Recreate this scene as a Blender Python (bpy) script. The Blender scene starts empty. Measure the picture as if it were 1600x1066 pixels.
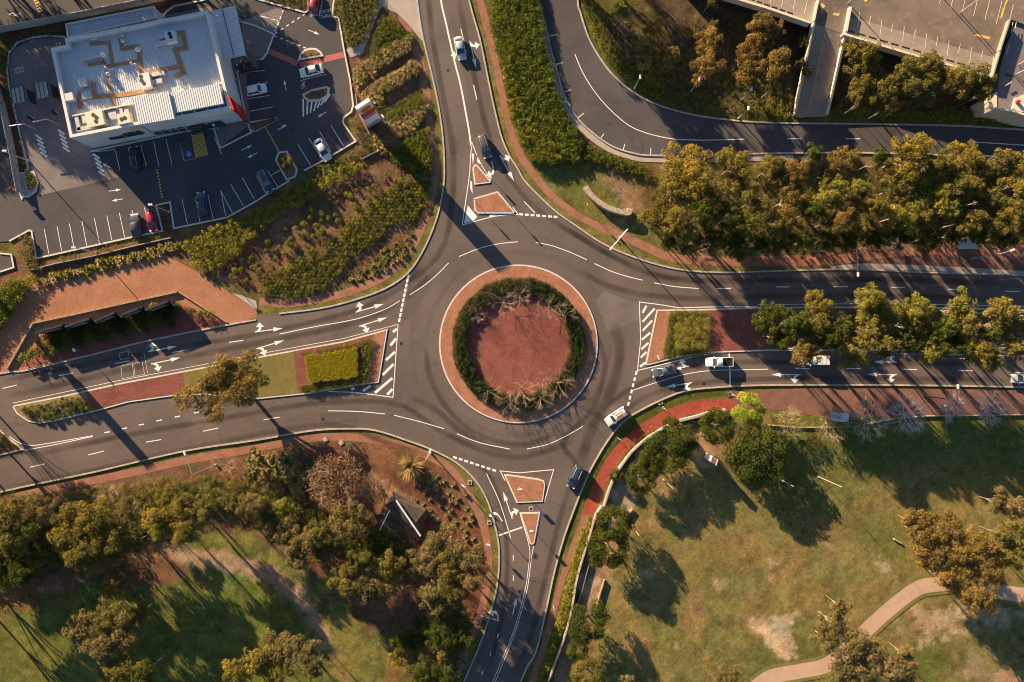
import bpy, math, random
import numpy as np
from mathutils import Vector, Matrix
from mathutils.geometry import tessellate_polygon

random.seed(7)
rng = np.random.default_rng(7)
SC = bpy.context.scene
COL = SC.collection

# ------------------------------------------------------------------ camera, sky, sun, exposure
CAM_H = 133.333
cam_d = bpy.data.cameras.new('camera')
cam = bpy.data.objects.new('camera', cam_d)
COL.objects.link(cam)
cam.location = (0, 0, CAM_H)
cam.rotation_euler = (0, 0, 0)
cam_d.sensor_width = 36.0
cam_d.lens = 24.0
cam_d.clip_end = 3000
SC.camera = cam

SUN_EL = 15.5
SHD = (0.667, -0.745)                                   # direction shadows fall in (x east, y north)
sun_d = bpy.data.lights.new('sun', 'SUN')
sun_d.energy = 5.0
sun_d.angle = math.radians(0.5)
sun_d.color = (1.0, 0.74, 0.47)
sun = bpy.data.objects.new('sun', sun_d)
COL.objects.link(sun)
ce = math.cos(math.radians(SUN_EL))
sdir = Vector((SHD[0] * ce, SHD[1] * ce, -math.sin(math.radians(SUN_EL))))
sun.rotation_euler = sdir.to_track_quat('-Z', 'Y').to_euler()
sun.location = (-60, 60, 80)

world = bpy.data.worlds.new('World')
SC.world = world
world.use_nodes = True
wn = world.node_tree
sky = wn.nodes.new('ShaderNodeTexSky')
sky.sky_type = 'NISHITA'
sky.sun_disc = False
sky.sun_elevation = math.radians(SUN_EL)
sky.sun_rotation = math.atan2(-SHD[0], -SHD[1])
sky.air_density = 1.0
sky.dust_density = 0.6
sky.ozone_density = 3.0
wn.links.new(sky.outputs[0], wn.nodes['Background'].inputs[0])
wn.nodes['Background'].inputs[1].default_value = 0.048

SC.view_settings.view_transform = 'Standard'
SC.view_settings.look = 'None'
SC.view_settings.gamma = 1.0
SC.view_settings.exposure = 1.66
SC.cycles.pixel_filter_type = 'BLACKMAN_HARRIS'
SC.cycles.filter_width = 1.0
SC.cycles.max_bounces = 5
SC.cycles.diffuse_bounces = 3
SC.cycles.transparent_max_bounces = 8

# ------------------------------------------------------------------ coordinates: photo pixels -> metres (8 px to the metre on the ground)
def S(px, py, z=0.0):
    k = 1.0 - z / CAM_H
    return ((px - 800.0) / 8.0 * k, (533.0 - py) / 8.0 * k)

def cat(pts, n=6, closed=False):
    """Catmull-Rom through pixel points"""
    P = [Vector((p[0], p[1])) for p in pts]
    out = []
    m = len(P)
    rngi = range(m) if closed else range(m - 1)
    for i in rngi:
        p1, p2 = P[i], P[(i + 1) % m]
        p0 = P[(i - 1) % m] if (closed or i > 0) else p1 * 2 - p2
        p3 = P[(i + 2) % m] if (closed or i + 2 < m) else p2 * 2 - p1
        for k in range(n):
            t = k / n
            q = 0.5 * ((2 * p1) + (p2 - p0) * t + (2 * p0 - 5 * p1 + 4 * p2 - p3) * t * t + (3 * p1 - p0 - 3 * p2 + p3) * t ** 3)
            out.append((q.x, q.y))
    if not closed:
        out.append((P[-1].x, P[-1].y))
    return out

def pxs(pts, z=0.0):
    return [S(p[0], p[1], z) for p in pts]

def zm(ox, oy, pts, k=4.0):
    """points read off an enlargement (k times) whose corner is ox, oy"""
    return [(ox + x / k, oy + y / k) for x, y in pts]

def area(poly):
    a = 0
    for i in range(len(poly)):
        x0, y0 = poly[i - 1][:2]; x1, y1 = poly[i][:2]
        a += x0 * y1 - x1 * y0
    return a / 2

def inset(poly, d):
    """offset a closed world polygon inwards by d metres"""
    P = list(poly)
    if area(P) < 0: P = P[::-1]
    n = len(P); out = []
    for i in range(n):
        a, b, c = Vector(P[i - 1]), Vector(P[i]), Vector(P[(i + 1) % n])
        e1 = (b - a); e2 = (c - b)
        if e1.length < 1e-6 or e2.length < 1e-6: continue
        e1.normalize(); e2.normalize()
        n1 = Vector((-e1.y, e1.x)); n2 = Vector((-e2.y, e2.x))
        m = n1 + n2
        if m.length < 1e-4: m = n1
        m.normalize()
        k = max(0.35, m.dot(n1))
        q = b + m * (d / k)
        out.append((q.x, q.y))
    return out

def inside(poly, x, y):
    c = False; n = len(poly)
    for i in range(n):
        x0, y0 = poly[i - 1]; x1, y1 = poly[i]
        if (y0 > y) != (y1 > y) and x < (x1 - x0) * (y - y0) / (y1 - y0) + x0: c = not c
    return c

def scatter(poly, spacing, jitter=0.35, seed=1):
    """points (px) roughly on a staggered grid inside a px polygon"""
    r = random.Random(seed)
    xs = [p[0] for p in poly]; ys = [p[1] for p in poly]
    out = []; row = 0; y = min(ys)
    while y <= max(ys):
        x = min(xs) + (spacing / 2 if row % 2 else 0)
        while x <= max(xs):
            q = (x + r.uniform(-1, 1) * spacing * jitter, y + r.uniform(-1, 1) * spacing * jitter)
            if inside(poly, *q): out.append(q)
            x += spacing
        y += spacing * 0.866; row += 1
    return out

# ------------------------------------------------------------------ materials
def new_mat(name):
    m = bpy.data.materials.new(name); m.use_nodes = True
    nt = m.node_tree
    b = nt.nodes['Principled BSDF']
    return m, nt, b

def rgb(c): return (c[0], c[1], c[2], 1)

def mixc(nt, fac, a, b, blend='MIX'):
    n = nt.nodes.new('ShaderNodeMix'); n.data_type = 'RGBA'; n.blend_type = blend; n.clamp_factor = True
    if isinstance(fac, (int, float)): n.inputs[0].default_value = fac
    else: nt.links.new(fac, n.inputs[0])
    for s, v in ((6, a), (7, b)):
        if isinstance(v, (tuple, list)): n.inputs[s].default_value = rgb(v)
        else: nt.links.new(v, n.inputs[s])
    return n.outputs[2]

def noise(nt, scale, detail=4, rough=0.6, vec=None, dist=0.0):
    n = nt.nodes.new('ShaderNodeTexNoise')
    n.inputs['Scale'].default_value = scale; n.inputs['Detail'].default_value = detail
    n.inputs['Roughness'].default_value = rough; n.inputs['Distortion'].default_value = dist
    if vec is not None: nt.links.new(vec, n.inputs['Vector'])
    return n.outputs['Fac']

def ramp(nt, fac, lo, hi):
    n = nt.nodes.new('ShaderNodeMapRange'); n.interpolation_type = 'SMOOTHSTEP'
    nt.links.new(fac, n.inputs[0]); n.inputs[1].default_value = lo; n.inputs[2].default_value = hi
    return n.outputs[0]

def pos(nt):
    return nt.nodes.new('ShaderNodeNewGeometry').outputs['Position']

def bump(nt, b, h, strength=0.3, dist=0.05):
    n = nt.nodes.new('ShaderNodeBump'); n.inputs['Strength'].default_value = strength; n.inputs['Distance'].default_value = dist
    nt.links.new(h, n.inputs['Height']); nt.links.new(n.outputs[0], b.inputs['Normal'])

def ground_mat(name, c1, c2, c3, s1=0.25, s2=2.5, rough=0.95, bstr=0.5, bdist=0.06, fine=9.0, finek=0.35):
    """three-tone noisy surface: large patches, small patches, grain"""
    m, nt, b = new_mat(name); p = pos(nt)
    a = mixc(nt, ramp(nt, noise(nt, s1, 4, 0.65, p, 0.6), 0.35, 0.65), c1, c2)
    a = mixc(nt, ramp(nt, noise(nt, s2, 3, 0.7, p), 0.5, 0.78), a, c3)
    f = noise(nt, fine, 2, 0.7, p)
    g = nt.nodes.new('ShaderNodeMapRange'); nt.links.new(f, g.inputs[0])
    g.inputs[1].default_value = 0.25; g.inputs[2].default_value = 0.75
    g.inputs[3].default_value = 1 - finek; g.inputs[4].default_value = 1 + finek
    mu = nt.nodes.new('ShaderNodeVectorMath'); mu.operation = 'SCALE'
    nt.links.new(a, mu.inputs[0]); nt.links.new(g.outputs[0], mu.inputs['Scale'])
    nt.links.new(mu.outputs[0], b.inputs['Base Color'])
    b.inputs['Roughness'].default_value = rough
    b.inputs['Specular IOR Level'].default_value = 0.2
    if bstr: bump(nt, b, f, bstr, bdist)
    return m

def plain(name, c, rough=0.6, var=0.12, scale=1.5, metal=0.0, spec=0.4):
    m, nt, b = new_mat(name)
    n = noise(nt, scale, 4, 0.65, pos(nt))
    a = mixc(nt, ramp(nt, n, 0.3, 0.7), tuple(x * (1 - var) for x in c), tuple(min(1, x * (1 + var)) for x in c))
    nt.links.new(a, b.inputs['Base Color'])
    b.inputs['Roughness'].default_value = rough; b.inputs['Metallic'].default_value = metal
    b.inputs['Specular IOR Level'].default_value = spec
    return m

def asphalt_mat(name, c, ring=False):
    m, nt, b = new_mat(name); p = pos(nt)
    a = mixc(nt, ramp(nt, noise(nt, 0.06, 3, 0.6, p, 1.0), 0.35, 0.65), tuple(x * 0.86 for x in c), tuple(x * 1.12 for x in c))
    a = mixc(nt, ramp(nt, noise(nt, 0.8, 4, 0.7, p), 0.5, 0.8), a, tuple(x * 1.18 for x in c))
    if ring:
        # tyre-polished bands that run round the roundabout, as in the place
        s = nt.nodes.new('ShaderNodeSeparateXYZ'); nt.links.new(p, s.inputs[0])
        cx, cy = S(810, 537)
        v = nt.nodes.new('ShaderNodeVectorMath'); v.operation = 'DISTANCE'
        nt.links.new(p, v.inputs[0]); v.inputs[1].default_value = (cx, cy, 0)
        w = nt.nodes.new('ShaderNodeMath'); w.operation = 'SINE'
        k = nt.nodes.new('ShaderNodeMath'); k.operation = 'MULTIPLY_ADD'
        nn = nt.nodes.new('ShaderNodeMath'); nn.operation = 'MULTIPLY'; nn.inputs[1].default_value = 3.0
        nt.links.new(noise(nt, 0.05, 2, 0.5, p), nn.inputs[0])
        nt.links.new(v.outputs['Value'], k.inputs[0]); k.inputs[1].default_value = 2.1
        nt.links.new(nn.outputs[0], k.inputs[2]); nt.links.new(k.outputs[0], w.inputs[0])
        mr = nt.nodes.new('ShaderNodeMapRange'); nt.links.new(v.outputs['Value'], mr.inputs[0])
        mr.inputs[1].default_value = 27.0; mr.inputs[2].default_value = 19.0
        mm = nt.nodes.new('ShaderNodeMath'); mm.operation = 'MULTIPLY'
        nt.links.new(ramp(nt, w.outputs[0], 0.0, 1.0), mm.inputs[0]); nt.links.new(mr.outputs[0], mm.inputs[1])
        m2 = nt.nodes.new('ShaderNodeMath'); m2.operation = 'MULTIPLY'; m2.inputs[1].default_value = 0.28
        nt.links.new(mm.outputs[0], m2.inputs[0])
        a = mixc(nt, m2.outputs[0], a, tuple(x * 0.62 for x in c))
    # thin sealed cracks
    vo = nt.nodes.new('ShaderNodeTexVoronoi'); vo.feature = 'DISTANCE_TO_EDGE'; vo.inputs['Scale'].default_value = 0.085
    wv = nt.nodes.new('ShaderNodeVectorMath'); wv.operation = 'ADD'
    nz = nt.nodes.new('ShaderNodeTexNoise'); nz.inputs['Scale'].default_value = 0.4; nt.links.new(p, nz.inputs['Vector'])
    sc = nt.nodes.new('ShaderNodeVectorMath'); sc.operation = 'SCALE'; sc.inputs['Scale'].default_value = 2.5
    nt.links.new(nz.outputs['Color'], sc.inputs[0]); nt.links.new(p, wv.inputs[0]); nt.links.new(sc.outputs[0], wv.inputs[1])
    nt.links.new(wv.outputs[0], vo.inputs['Vector'])
    cr = nt.nodes.new('ShaderNodeMapRange'); nt.links.new(vo.outputs['Distance'], cr.inputs[0])
    cr.inputs[1].default_value = 0.0; cr.inputs[2].default_value = 0.006; cr.inputs[3].default_value = 0.5; cr.inputs[4].default_value = 0.0
    a = mixc(nt, cr.outputs[0], a, tuple(x * 0.45 for x in c))
    g = noise(nt, 14, 2, 0.8, p)
    gg = mixc(nt, ramp(nt, g, 0.35, 0.65), (0.88, 0.88, 0.88), (1.1, 1.1, 1.1))
    a = mixc(nt, 1.0, a, gg, 'MULTIPLY')
    nt.links.new(a, b.inputs['Base Color'])
    b.inputs['Roughness'].default_value = 0.85; b.inputs['Specular IOR Level'].default_value = 0.25
    bump(nt, b, g, 0.25, 0.02)
    return m

def brick_mat(name, c1, c2, mortar, scale=3.0):
    m, nt, b = new_mat(name); p = pos(nt)
    br = nt.nodes.new('ShaderNodeTexBrick'); br.inputs['Scale'].default_value = scale
    br.inputs['Color1'].default_value = rgb(c1); br.inputs['Color2'].default_value = rgb(c2); br.inputs['Mortar'].default_value = rgb(mortar)
    br.inputs['Mortar Size'].default_value = 0.012
    nt.links.new(p, br.inputs['Vector'])
    a = mixc(nt, ramp(nt, noise(nt, 0.5, 5, 0.75, p), 0.35, 0.7), br.outputs['Color'], tuple(x * 0.72 for x in c1))
    a = mixc(nt, ramp(nt, noise(nt, 3.0, 3, 0.75, p), 0.55, 0.8), a, tuple(min(1, x * 1.35) for x in c2))
    nt.links.new(a, b.inputs['Base Color']); b.inputs['Roughness'].default_value = 0.9
    bump(nt, b, noise(nt, 8, 2, 0.7, p), 0.3, 0.03)
    return m

def leaf_mat(name, ca, cb, cc=None, trans=0.35):
    """leaf colour runs from ca to cb by the clump's own tint; some objects drift towards cc"""
    m = bpy.data.materials.new(name); m.use_nodes = True; nt = m.node_tree; nt.nodes.clear()
    out = nt.nodes.new('ShaderNodeOutputMaterial')
    at = nt.nodes.new('ShaderNodeAttribute'); at.attribute_name = 'tint'
    col = mixc(nt, at.outputs['Fac'], ca, cb)
    if cc:
        oi = nt.nodes.new('ShaderNodeObjectInfo')
        k = nt.nodes.new('ShaderNodeMath'); k.operation = 'MULTIPLY'; k.inputs[1].default_value = 0.6
        nt.links.new(oi.outputs['Random'], k.inputs[0])
        col = mixc(nt, k.outputs[0], col, cc)
    d = nt.nodes.new('ShaderNodeBsdfDiffuse'); t = nt.nodes.new('ShaderNodeBsdfTranslucent')
    nt.links.new(col, d.inputs[0]); nt.links.new(col, t.inputs[0])
    mx = nt.nodes.new('ShaderNodeMixShader'); mx.inputs[0].default_value = trans
    nt.links.new(d.outputs[0], mx.inputs[1]); nt.links.new(t.outputs[0], mx.inputs[2])
    nt.links.new(mx.outputs[0], out.inputs[0])
    return m

M = {}
M['asphalt'] = asphalt_mat('asphalt worn brown grey', (0.135, 0.106, 0.090), ring=True)
M['asphalt_new'] = asphalt_mat('asphalt dark', (0.085, 0.078, 0.078))
M['asphalt_lot'] = asphalt_mat('asphalt car park', (0.075, 0.069, 0.070))
M['lot_concrete'] = ground_mat('car park concrete', (0.21, 0.175, 0.165), (0.17, 0.145, 0.14), (0.25, 0.21, 0.19), 0.15, 1.0, 0.9, 0.1, 0.01, 6, 0.08)
M['concrete'] = ground_mat('concrete', (0.42, 0.36, 0.30), (0.36, 0.31, 0.27), (0.46, 0.40, 0.34), 0.4, 3.0, 0.85, 0.15, 0.02, 8, 0.1)
M['kerb'] = ground_mat('kerb concrete', (0.50, 0.43, 0.36), (0.36, 0.31, 0.26), (0.58, 0.5, 0.42), 0.8, 5.0, 0.85, 0.1, 0.02, 9, 0.12)
M['white_kerb'] = plain('white painted kerb', (0.60, 0.55, 0.49), 0.7, 0.1, 3.0)
M['paint'] = plain('white road paint', (0.80, 0.77, 0.72), 0.7, 0.14, 2.5)
M['yellow_paint'] = plain('yellow road paint', (0.75, 0.45, 0.08), 0.7, 0.14, 2.5)
M['blue_paint'] = plain('blue road paint', (0.05, 0.16, 0.55), 0.7, 0.1, 2.5)
M['black'] = plain('black', (0.018, 0.018, 0.02), 0.6, 0.15)
M['brick_orange'] = brick_mat('orange clay paving', (0.36, 0.155, 0.082), (0.44, 0.20, 0.105), (0.26, 0.12, 0.07))
M['brick_path'] = brick_mat('footpath clay paving', (0.30, 0.13, 0.08), (0.37, 0.165, 0.10), (0.22, 0.11, 0.075))
M['brick_red'] = brick_mat('red footpath paving', (0.31, 0.052, 0.032), (0.37, 0.08, 0.048), (0.22, 0.05, 0.034))
M['brick_brown'] = brick_mat('brown footpath paving', (0.20, 0.095, 0.07), (0.25, 0.12, 0.085), (0.15, 0.08, 0.06))
M['red_crossing'] = plain('red crossing surface', (0.42, 0.12, 0.10), 0.85, 0.1, 1.2)
M['mulch_red'] = ground_mat('red bark mulch', (0.25, 0.084, 0.062), (0.18, 0.06, 0.046), (0.34, 0.155, 0.105), 0.35, 4.0, 0.95, 0.9, 0.10, 7, 0.5)
M['mulch_orange'] = ground_mat('orange crushed rock', (0.37, 0.175, 0.098), (0.31, 0.14, 0.078), (0.44, 0.235, 0.13), 0.12, 2.2, 0.95, 0.6, 0.07, 6, 0.28)
M['mulch_brown'] = ground_mat('brown bark mulch', (0.20, 0.115, 0.07), (0.14, 0.08, 0.052), (0.30, 0.19, 0.12), 0.3, 3.0, 0.95, 0.9, 0.1, 6, 0.45)
M['gravel'] = ground_mat('pale gravel', (0.30, 0.20, 0.13), (0.24, 0.155, 0.10), (0.42, 0.31, 0.22), 0.5, 3.0, 0.95, 0.7, 0.08, 6, 0.3)
M['lawn_dry'] = ground_mat('dry mown grass', (0.20, 0.165, 0.05), (0.15, 0.14, 0.04), (0.27, 0.205, 0.075), 0.3, 2.5, 0.95, 0.8, 0.08, 7, 0.35)
M['park_path'] = ground_mat('pale path concrete', (0.50, 0.34, 0.24), (0.44, 0.30, 0.21), (0.54, 0.38, 0.27), 0.3, 2.0, 0.9, 0.1, 0.02, 7, 0.08)

# ------------------------------------------------------------------ mesh builder
class MB:
    def __init__(self): self.v = []; self.f = []
    def quad(self, a, b, c, d):
        n = len(self.v); self.v += [a, b, c, d]; self.f.append((n, n + 1, n + 2, n + 3)); return self
    def poly(self, pts, z):
        n = len(self.v); self.v += [(p[0], p[1], z) for p in pts]
        for t in tessellate_polygon([[Vector((p[0], p[1], 0)) for p in pts]]):
            a, b, c = [Vector(pts[i][:2]) for i in t]
            s = (b - a).cross(c - a)
            self.f.append(tuple(n + i for i in (t if s > 0 else t[::-1])))
        return self
    def slab(self, pts, z0, z1, bottom=False):
        P = list(pts)
        if area(P) < 0: P = P[::-1]
        self.poly(P, z1); n = len(self.v); k = len(P)
        self.v += [(p[0], p[1], z0) for p in P] + [(p[0], p[1], z1) for p in P]
        for i in range(k):
            j = (i + 1) % k; self.f.append((n + i, n + j, n + k + j, n + k + i))
        if bottom:
            b = len(self.f); self.poly(P, z0)
            self.f[b:] = [t[::-1] for t in self.f[b:]]
        return self
    def ring(self, outer, inner, z0, z1, zi=None):
        """wall ring: outer/inner same length loops; inner faces go down to zi"""
        zi = z0 if zi is None else zi
        k = len(outer); n = len(self.v)
        for L, z in ((outer, z0), (outer, z1), (inner, z1), (inner, zi)): self.v += [(p[0], p[1], z) for p in L]
        for i in range(k):
            j = (i + 1) % k
            for r in range(3): self.f.append((n + r * k + i, n + r * k + j, n + (r + 1) * k + j, n + (r + 1) * k + i))
        return self
    def box(self, c, size, rz=0.0, rot=None):
        R = rot if rot is not None else Matrix.Rotation(rz, 3, 'Z')
        n = len(self.v); hx, hy, hz = size[0] / 2, size[1] / 2, size[2] / 2
        for x, y, z in ((-1, -1, -1), (1, -1, -1), (1, 1, -1), (-1, 1, -1), (-1, -1, 1), (1, -1, 1), (1, 1, 1), (-1, 1, 1)):
            p = R @ Vector((x * hx, y * hy, z * hz)) + Vector(c); self.v.append(tuple(p))
        for f in ((0, 3, 2, 1), (4, 5, 6, 7), (0, 1, 5, 4), (1, 2, 6, 5), (2, 3, 7, 6), (3, 0, 4, 7)): self.f.append(tuple(n + i for i in f))
        return self
    def tube(self, a, b, ra, rb=None, n=8, cap=True):
        rb = ra if rb is None else rb
        a = Vector(a); b = Vector(b); d = b - a
        if d.length < 1e-6: return self
        d.normalize(); u = d.orthogonal().normalized(); w = d.cross(u); k = len(self.v)
        for c, r in ((a, ra), (b, rb)):
            for i in range(n):
                t = 2 * math.pi * i / n; self.v.append(tuple(c + (u * math.cos(t) + w * math.sin(t)) * r))
        for i in range(n):
            j = (i + 1) % n; self.f.append((k + i, k + j, k + n + j, k + n + i))
        if cap:
            self.f.append(tuple(k + n + i for i in range(n))); self.f.append(tuple(k + i for i in range(n))[::-1])
        return self
    def ribbon(self, pts, w, z0, z1=None, closed=False):
        """strip (z1 None) or kerb-like box section along world points"""
        P = [Vector((p[0], p[1])) for p in pts]
        Q = [P[0]]
        for p in P[1:]:
            if (p - Q[-1]).length > 1e-4: Q.append(p)
        P = Q; m = len(P); L = []; R = []
        for i in range(m):
            a = P[i - 1] if (i > 0 or closed) else P[i]; c = P[(i + 1) % m] if (i < m - 1 or closed) else P[i]
            e1 = P[i] - a; e2 = c - P[i]
            e1 = e1.normalized() if e1.length > 1e-6 else e2.normalized()
            e2 = e2.normalized() if e2.length > 1e-6 else e1
            t = (e1 + e2); t = t.normalized() if t.length > 1e-4 else e1
            nn = Vector((-t.y, t.x)); k = max(0.5, nn.dot(Vector((-e1.y, e1.x))))
            ww = w[i] if isinstance(w, list) else w
            L.append(P[i] + nn * (ww / 2 / k)); R.append(P[i] - nn * (ww / 2 / k))
        n = len(self.v); z = z1 if z1 is not None else z0
        self.v += [(p.x, p.y, z) for p in L] + [(p.x, p.y, z) for p in R]
        if z1 is not None: self.v += [(p.x, p.y, z0) for p in L] + [(p.x, p.y, z0) for p in R]
        for i in range(m if closed else m - 1):
            j = (i + 1) % m
            self.f.append((n + m + i, n + m + j, n + j, n + i))
            if z1 is not None:
                self.f.append((n + 2 * m + i, n + i, n + j, n + 2 * m + j)); self.f.append((n + m + i, n + 3 * m + i, n + 3 * m + j, n + m + j))
        if z1 is not None and not closed:
            self.f.append((n, n + 2 * m, n + 3 * m, n + m)); e = m - 1
            self.f.append((n + e, n + m + e, n + 3 * m + e, n + 2 * m + e))
        return self
    def disc(self, c, r, z, n=24):
        self.poly([(c[0] + r * math.cos(2 * math.pi * i / n), c[1] + r * math.sin(2 * math.pi * i / n)) for i in range(n)], z); return self
    def build(self, name, mat, parent=None, smooth=False):
        me = bpy.data.meshes.new(name); me.from_pydata(self.v, [], self.f); me.update()
        if smooth:
            me.polygons.foreach_set('use_smooth', [True] * len(me.polygons))
        me.materials.append(M[mat] if isinstance(mat, str) else mat)
        o = bpy.data.objects.new(name, me); COL.objects.link(o)
        if parent is not None: o.parent = parent
        return o

def tag(o, label=None, cat_=None, group=None, kind=None):
    if label: o['label'] = label
    if cat_: o['category'] = cat_
    if group: o['group'] = group
    if kind: o['kind'] = kind
    return o

def empty(name, loc, rz=0.0, label=None, cat_=None, group=None):
    o = bpy.data.objects.new(name, None); COL.objects.link(o)
    o.location = loc; o.rotation_euler = (0, 0, rz); o.empty_display_size = 0.3
    return tag(o, label, cat_, group)

def struct(name, mb, mat, label=None, cat_=None):
    return tag(mb.build(name, mat), label, cat_, None, 'structure')

def dup(root, loc=None, rz=None, sc=None, label=None, group=None, mat=None):
    r = root.copy(); COL.objects.link(r)
    if loc is not None: r.location = loc
    if rz is not None: r.rotation_euler = (0, 0, rz)
    if sc is not None: r.scale = sc if isinstance(sc, tuple) else (sc, sc, sc)
    if label: r['label'] = label
    if group: r['group'] = group
    for ch in root.children:
        c = ch.copy(); COL.objects.link(c); c.parent = r
        for g in ch.children:
            d = g.copy(); COL.objects.link(d); d.parent = c
    return r

ORD = ['first', 'second', 'third', 'fourth', 'fifth', 'sixth', 'seventh', 'eighth', 'ninth', 'tenth', 'eleventh', 'twelfth',
       'thirteenth', 'fourteenth', 'fifteenth', 'sixteenth', 'seventeenth', 'eighteenth', 'nineteenth', 'twentieth']

def wear_mat(name, c, k):
    """a stain thin enough to see the asphalt through, broken up by noise"""
    m = bpy.data.materials.new(name); m.use_nodes = True; nt = m.node_tree; nt.nodes.clear()
    out = nt.nodes.new('ShaderNodeOutputMaterial'); d = nt.nodes.new('ShaderNodeBsdfDiffuse'); d.inputs[0].default_value = rgb(c)
    t = nt.nodes.new('ShaderNodeBsdfTransparent'); mx = nt.nodes.new('ShaderNodeMixShader')
    at = nt.nodes.new('ShaderNodeAttribute'); at.attribute_name = 'edge'
    mu = nt.nodes.new('ShaderNodeMath'); mu.operation = 'MULTIPLY'; nt.links.new(at.outputs['Fac'], mu.inputs[0])
    r = nt.nodes.new('ShaderNodeMapRange'); nt.links.new(noise(nt, 0.12, 3, 0.6, pos(nt), 0.5), r.inputs[0]); r.inputs[1].default_value = .3; r.inputs[2].default_value = .7; r.inputs[3].default_value = k * .25; r.inputs[4].default_value = k
    nt.links.new(r.outputs[0], mu.inputs[1]); nt.links.new(mu.outputs[0], mx.inputs[0])
    nt.links.new(t.outputs[0], mx.inputs[1]); nt.links.new(d.outputs[0], mx.inputs[2]); nt.links.new(mx.outputs[0], out.inputs[0])
    return m
M['tyre_wear'] = wear_mat('tyre darkening', (0.045, 0.038, 0.034), 0.42)
M['pale_wear'] = wear_mat('dust and polish', (0.22, 0.18, 0.155), 0.45)

# ================================================================== THE GROUND SHEET
# one sheet to the horizon; its middle is a fine grid whose vertices carry the kind of turf or soil that grows there
def build_ground():
    step = 0.5; x0, x1, y0, y1 = -112, 112, -80, 80
    nx = int((x1 - x0) / step) + 1; ny = int((y1 - y0) / step) + 1
    X, Y = np.meshgrid(np.linspace(x0, x1, nx), np.linspace(y0, y1, ny))
    PX = X * 8 + 800; PY = 533 - Y * 8
    rs = np.random.default_rng(3)
    def fbm(sc):
        out = np.zeros_like(X); amp = 1
        for o in range(4):
            f = sc * 2 ** o; gx = int((x1 - x0) * f) + 3; gy = int((y1 - y0) * f) + 3
            g = rs.standard_normal((gy, gx)); u = (X - x0) * f; v = (Y - y0) * f
            i = u.astype(int); j = v.astype(int); fu = u - i; fv = v - j
            fu = fu * fu * (3 - 2 * fu); fv = fv * fv * (3 - 2 * fv)
            out += amp * ((g[j, i] * (1 - fu) + g[j, i + 1] * fu) * (1 - fv) + (g[j + 1, i] * (1 - fu) + g[j + 1, i + 1] * fu) * fv); amp *= 0.55
        return out
    n1 = fbm(0.06); n2 = fbm(0.25); n3 = fbm(0.6); n4 = fbm(1.0)
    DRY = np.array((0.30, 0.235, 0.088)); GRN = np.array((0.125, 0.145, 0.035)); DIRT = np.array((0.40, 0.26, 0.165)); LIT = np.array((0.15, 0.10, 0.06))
    BARE = np.array((0.62, 0.47, 0.34)); MUL = np.array((0.23, 0.125, 0.075)); OLV = np.array((0.20, 0.18, 0.055)); RED = np.array((0.23, 0.095, 0.065)); LUSH = np.array((0.10, 0.145, 0.028))
    C = np.zeros(X.shape + (3,)); C[:] = OLV
    def soft(poly, edge):
        P = np.array(poly, float); inn = np.zeros(X.shape, bool); dist = np.full(X.shape, 1e9)
        for i in range(len(P)):
            a, b = P[i - 1], P[i]
            cond = ((a[1] > PY) != (b[1] > PY))
            with np.errstate(divide='ignore', invalid='ignore'):
                xi = (b[0] - a[0]) * (PY - a[1]) / (b[1] - a[1] + 1e-9) + a[0]
            inn ^= cond & (PX < xi)
            d = b - a; L = (d ** 2).sum() + 1e-9
            t = np.clip(((PX - a[0]) * d[0] + (PY - a[1]) * d[1]) / L, 0, 1)
            dist = np.minimum(dist, np.hypot(PX - a[0] - t * d[0], PY - a[1] - t * d[1]))
        sd = np.where(inn, dist, -dist) + edge * 0.9 * n3 + edge * 0.7 * n2
        return np.clip(sd / edge * 0.5 + 0.5, 0, 1)
    def line(pts, w, edge):
        dist = np.full(X.shape, 1e9); P = np.array(pts, float)
        for a, b in zip(P[:-1], P[1:]):
            d = b - a; t = np.clip(((PX - a[0]) * d[0] + (PY - a[1]) * d[1]) / ((d ** 2).sum() + 1e-9), 0, 1)
            dist = np.minimum(dist, np.hypot(PX - a[0] - t * d[0], PY - a[1] - t * d[1]))
        return np.clip((w - dist + edge * 0.8 * n3) / edge * 0.5 + 0.5, 0, 1)
    def put(m, c, k=1.0):
        m = (m * k)[..., None]; C[:] = C * (1 - m) + c * m
    # south-east field
    se = soft([(1110, 640), (1160, 655), (1300, 650), (1700, 655), (1700, 1180), (860, 1180), (880, 1000), (930, 930), (940, 860), (1000, 790), (1050, 720)], 8)
    put(se, DRY)
    put(se * np.clip(0.10 + n1 * 0.5, 0, 0.8), GRN * 0.35 + OLV * 0.7)
    put(se * np.clip(n2 * 0.7 - 0.35, 0, 0.8), DIRT * 0.55 + DRY * 0.45)
    mow = np.sin((PX * 0.35 + PY * 0.94) / 13.0 + n1 * 0.6) * 0.5 + 0.5; put(se * mow * 0.16, OLV)
    put(se * soft([(1240, 655), (1700, 655), (1700, 740), (1500, 740), (1330, 720), (1230, 700)], 30), LUSH, 0.75)
    put(se * soft([(1130, 720), (1250, 690), (1420, 730), (1280, 800), (1160, 790)], 30), LUSH, 0.45)
    put(soft([(1330, 815), (1390, 820), (1420, 850), (1390, 880), (1340, 850)], 14), GRN, 0.7)
    put(soft([(1100, 870), (1160, 900), (1150, 940), (1110, 920)], 18), GRN, 0.5)
    put(soft([(1170, 1000), (1260, 1020), (1240, 1066), (1170, 1060)], 18), GRN, 0.5)
    put(soft([(1425, 1000), (1480, 990), (1500, 1060), (1430, 1066)], 14), LUSH, 0.8)
    put(soft([(1195, 975), (1225, 958), (1245, 960), (1240, 990), (1250, 1015), (1230, 1030), (1208, 1010)], 5), BARE, 0.85)
    put(soft([(1175, 970), (1195, 965), (1200, 985), (1180, 985)], 5), BARE, 0.7)
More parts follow.
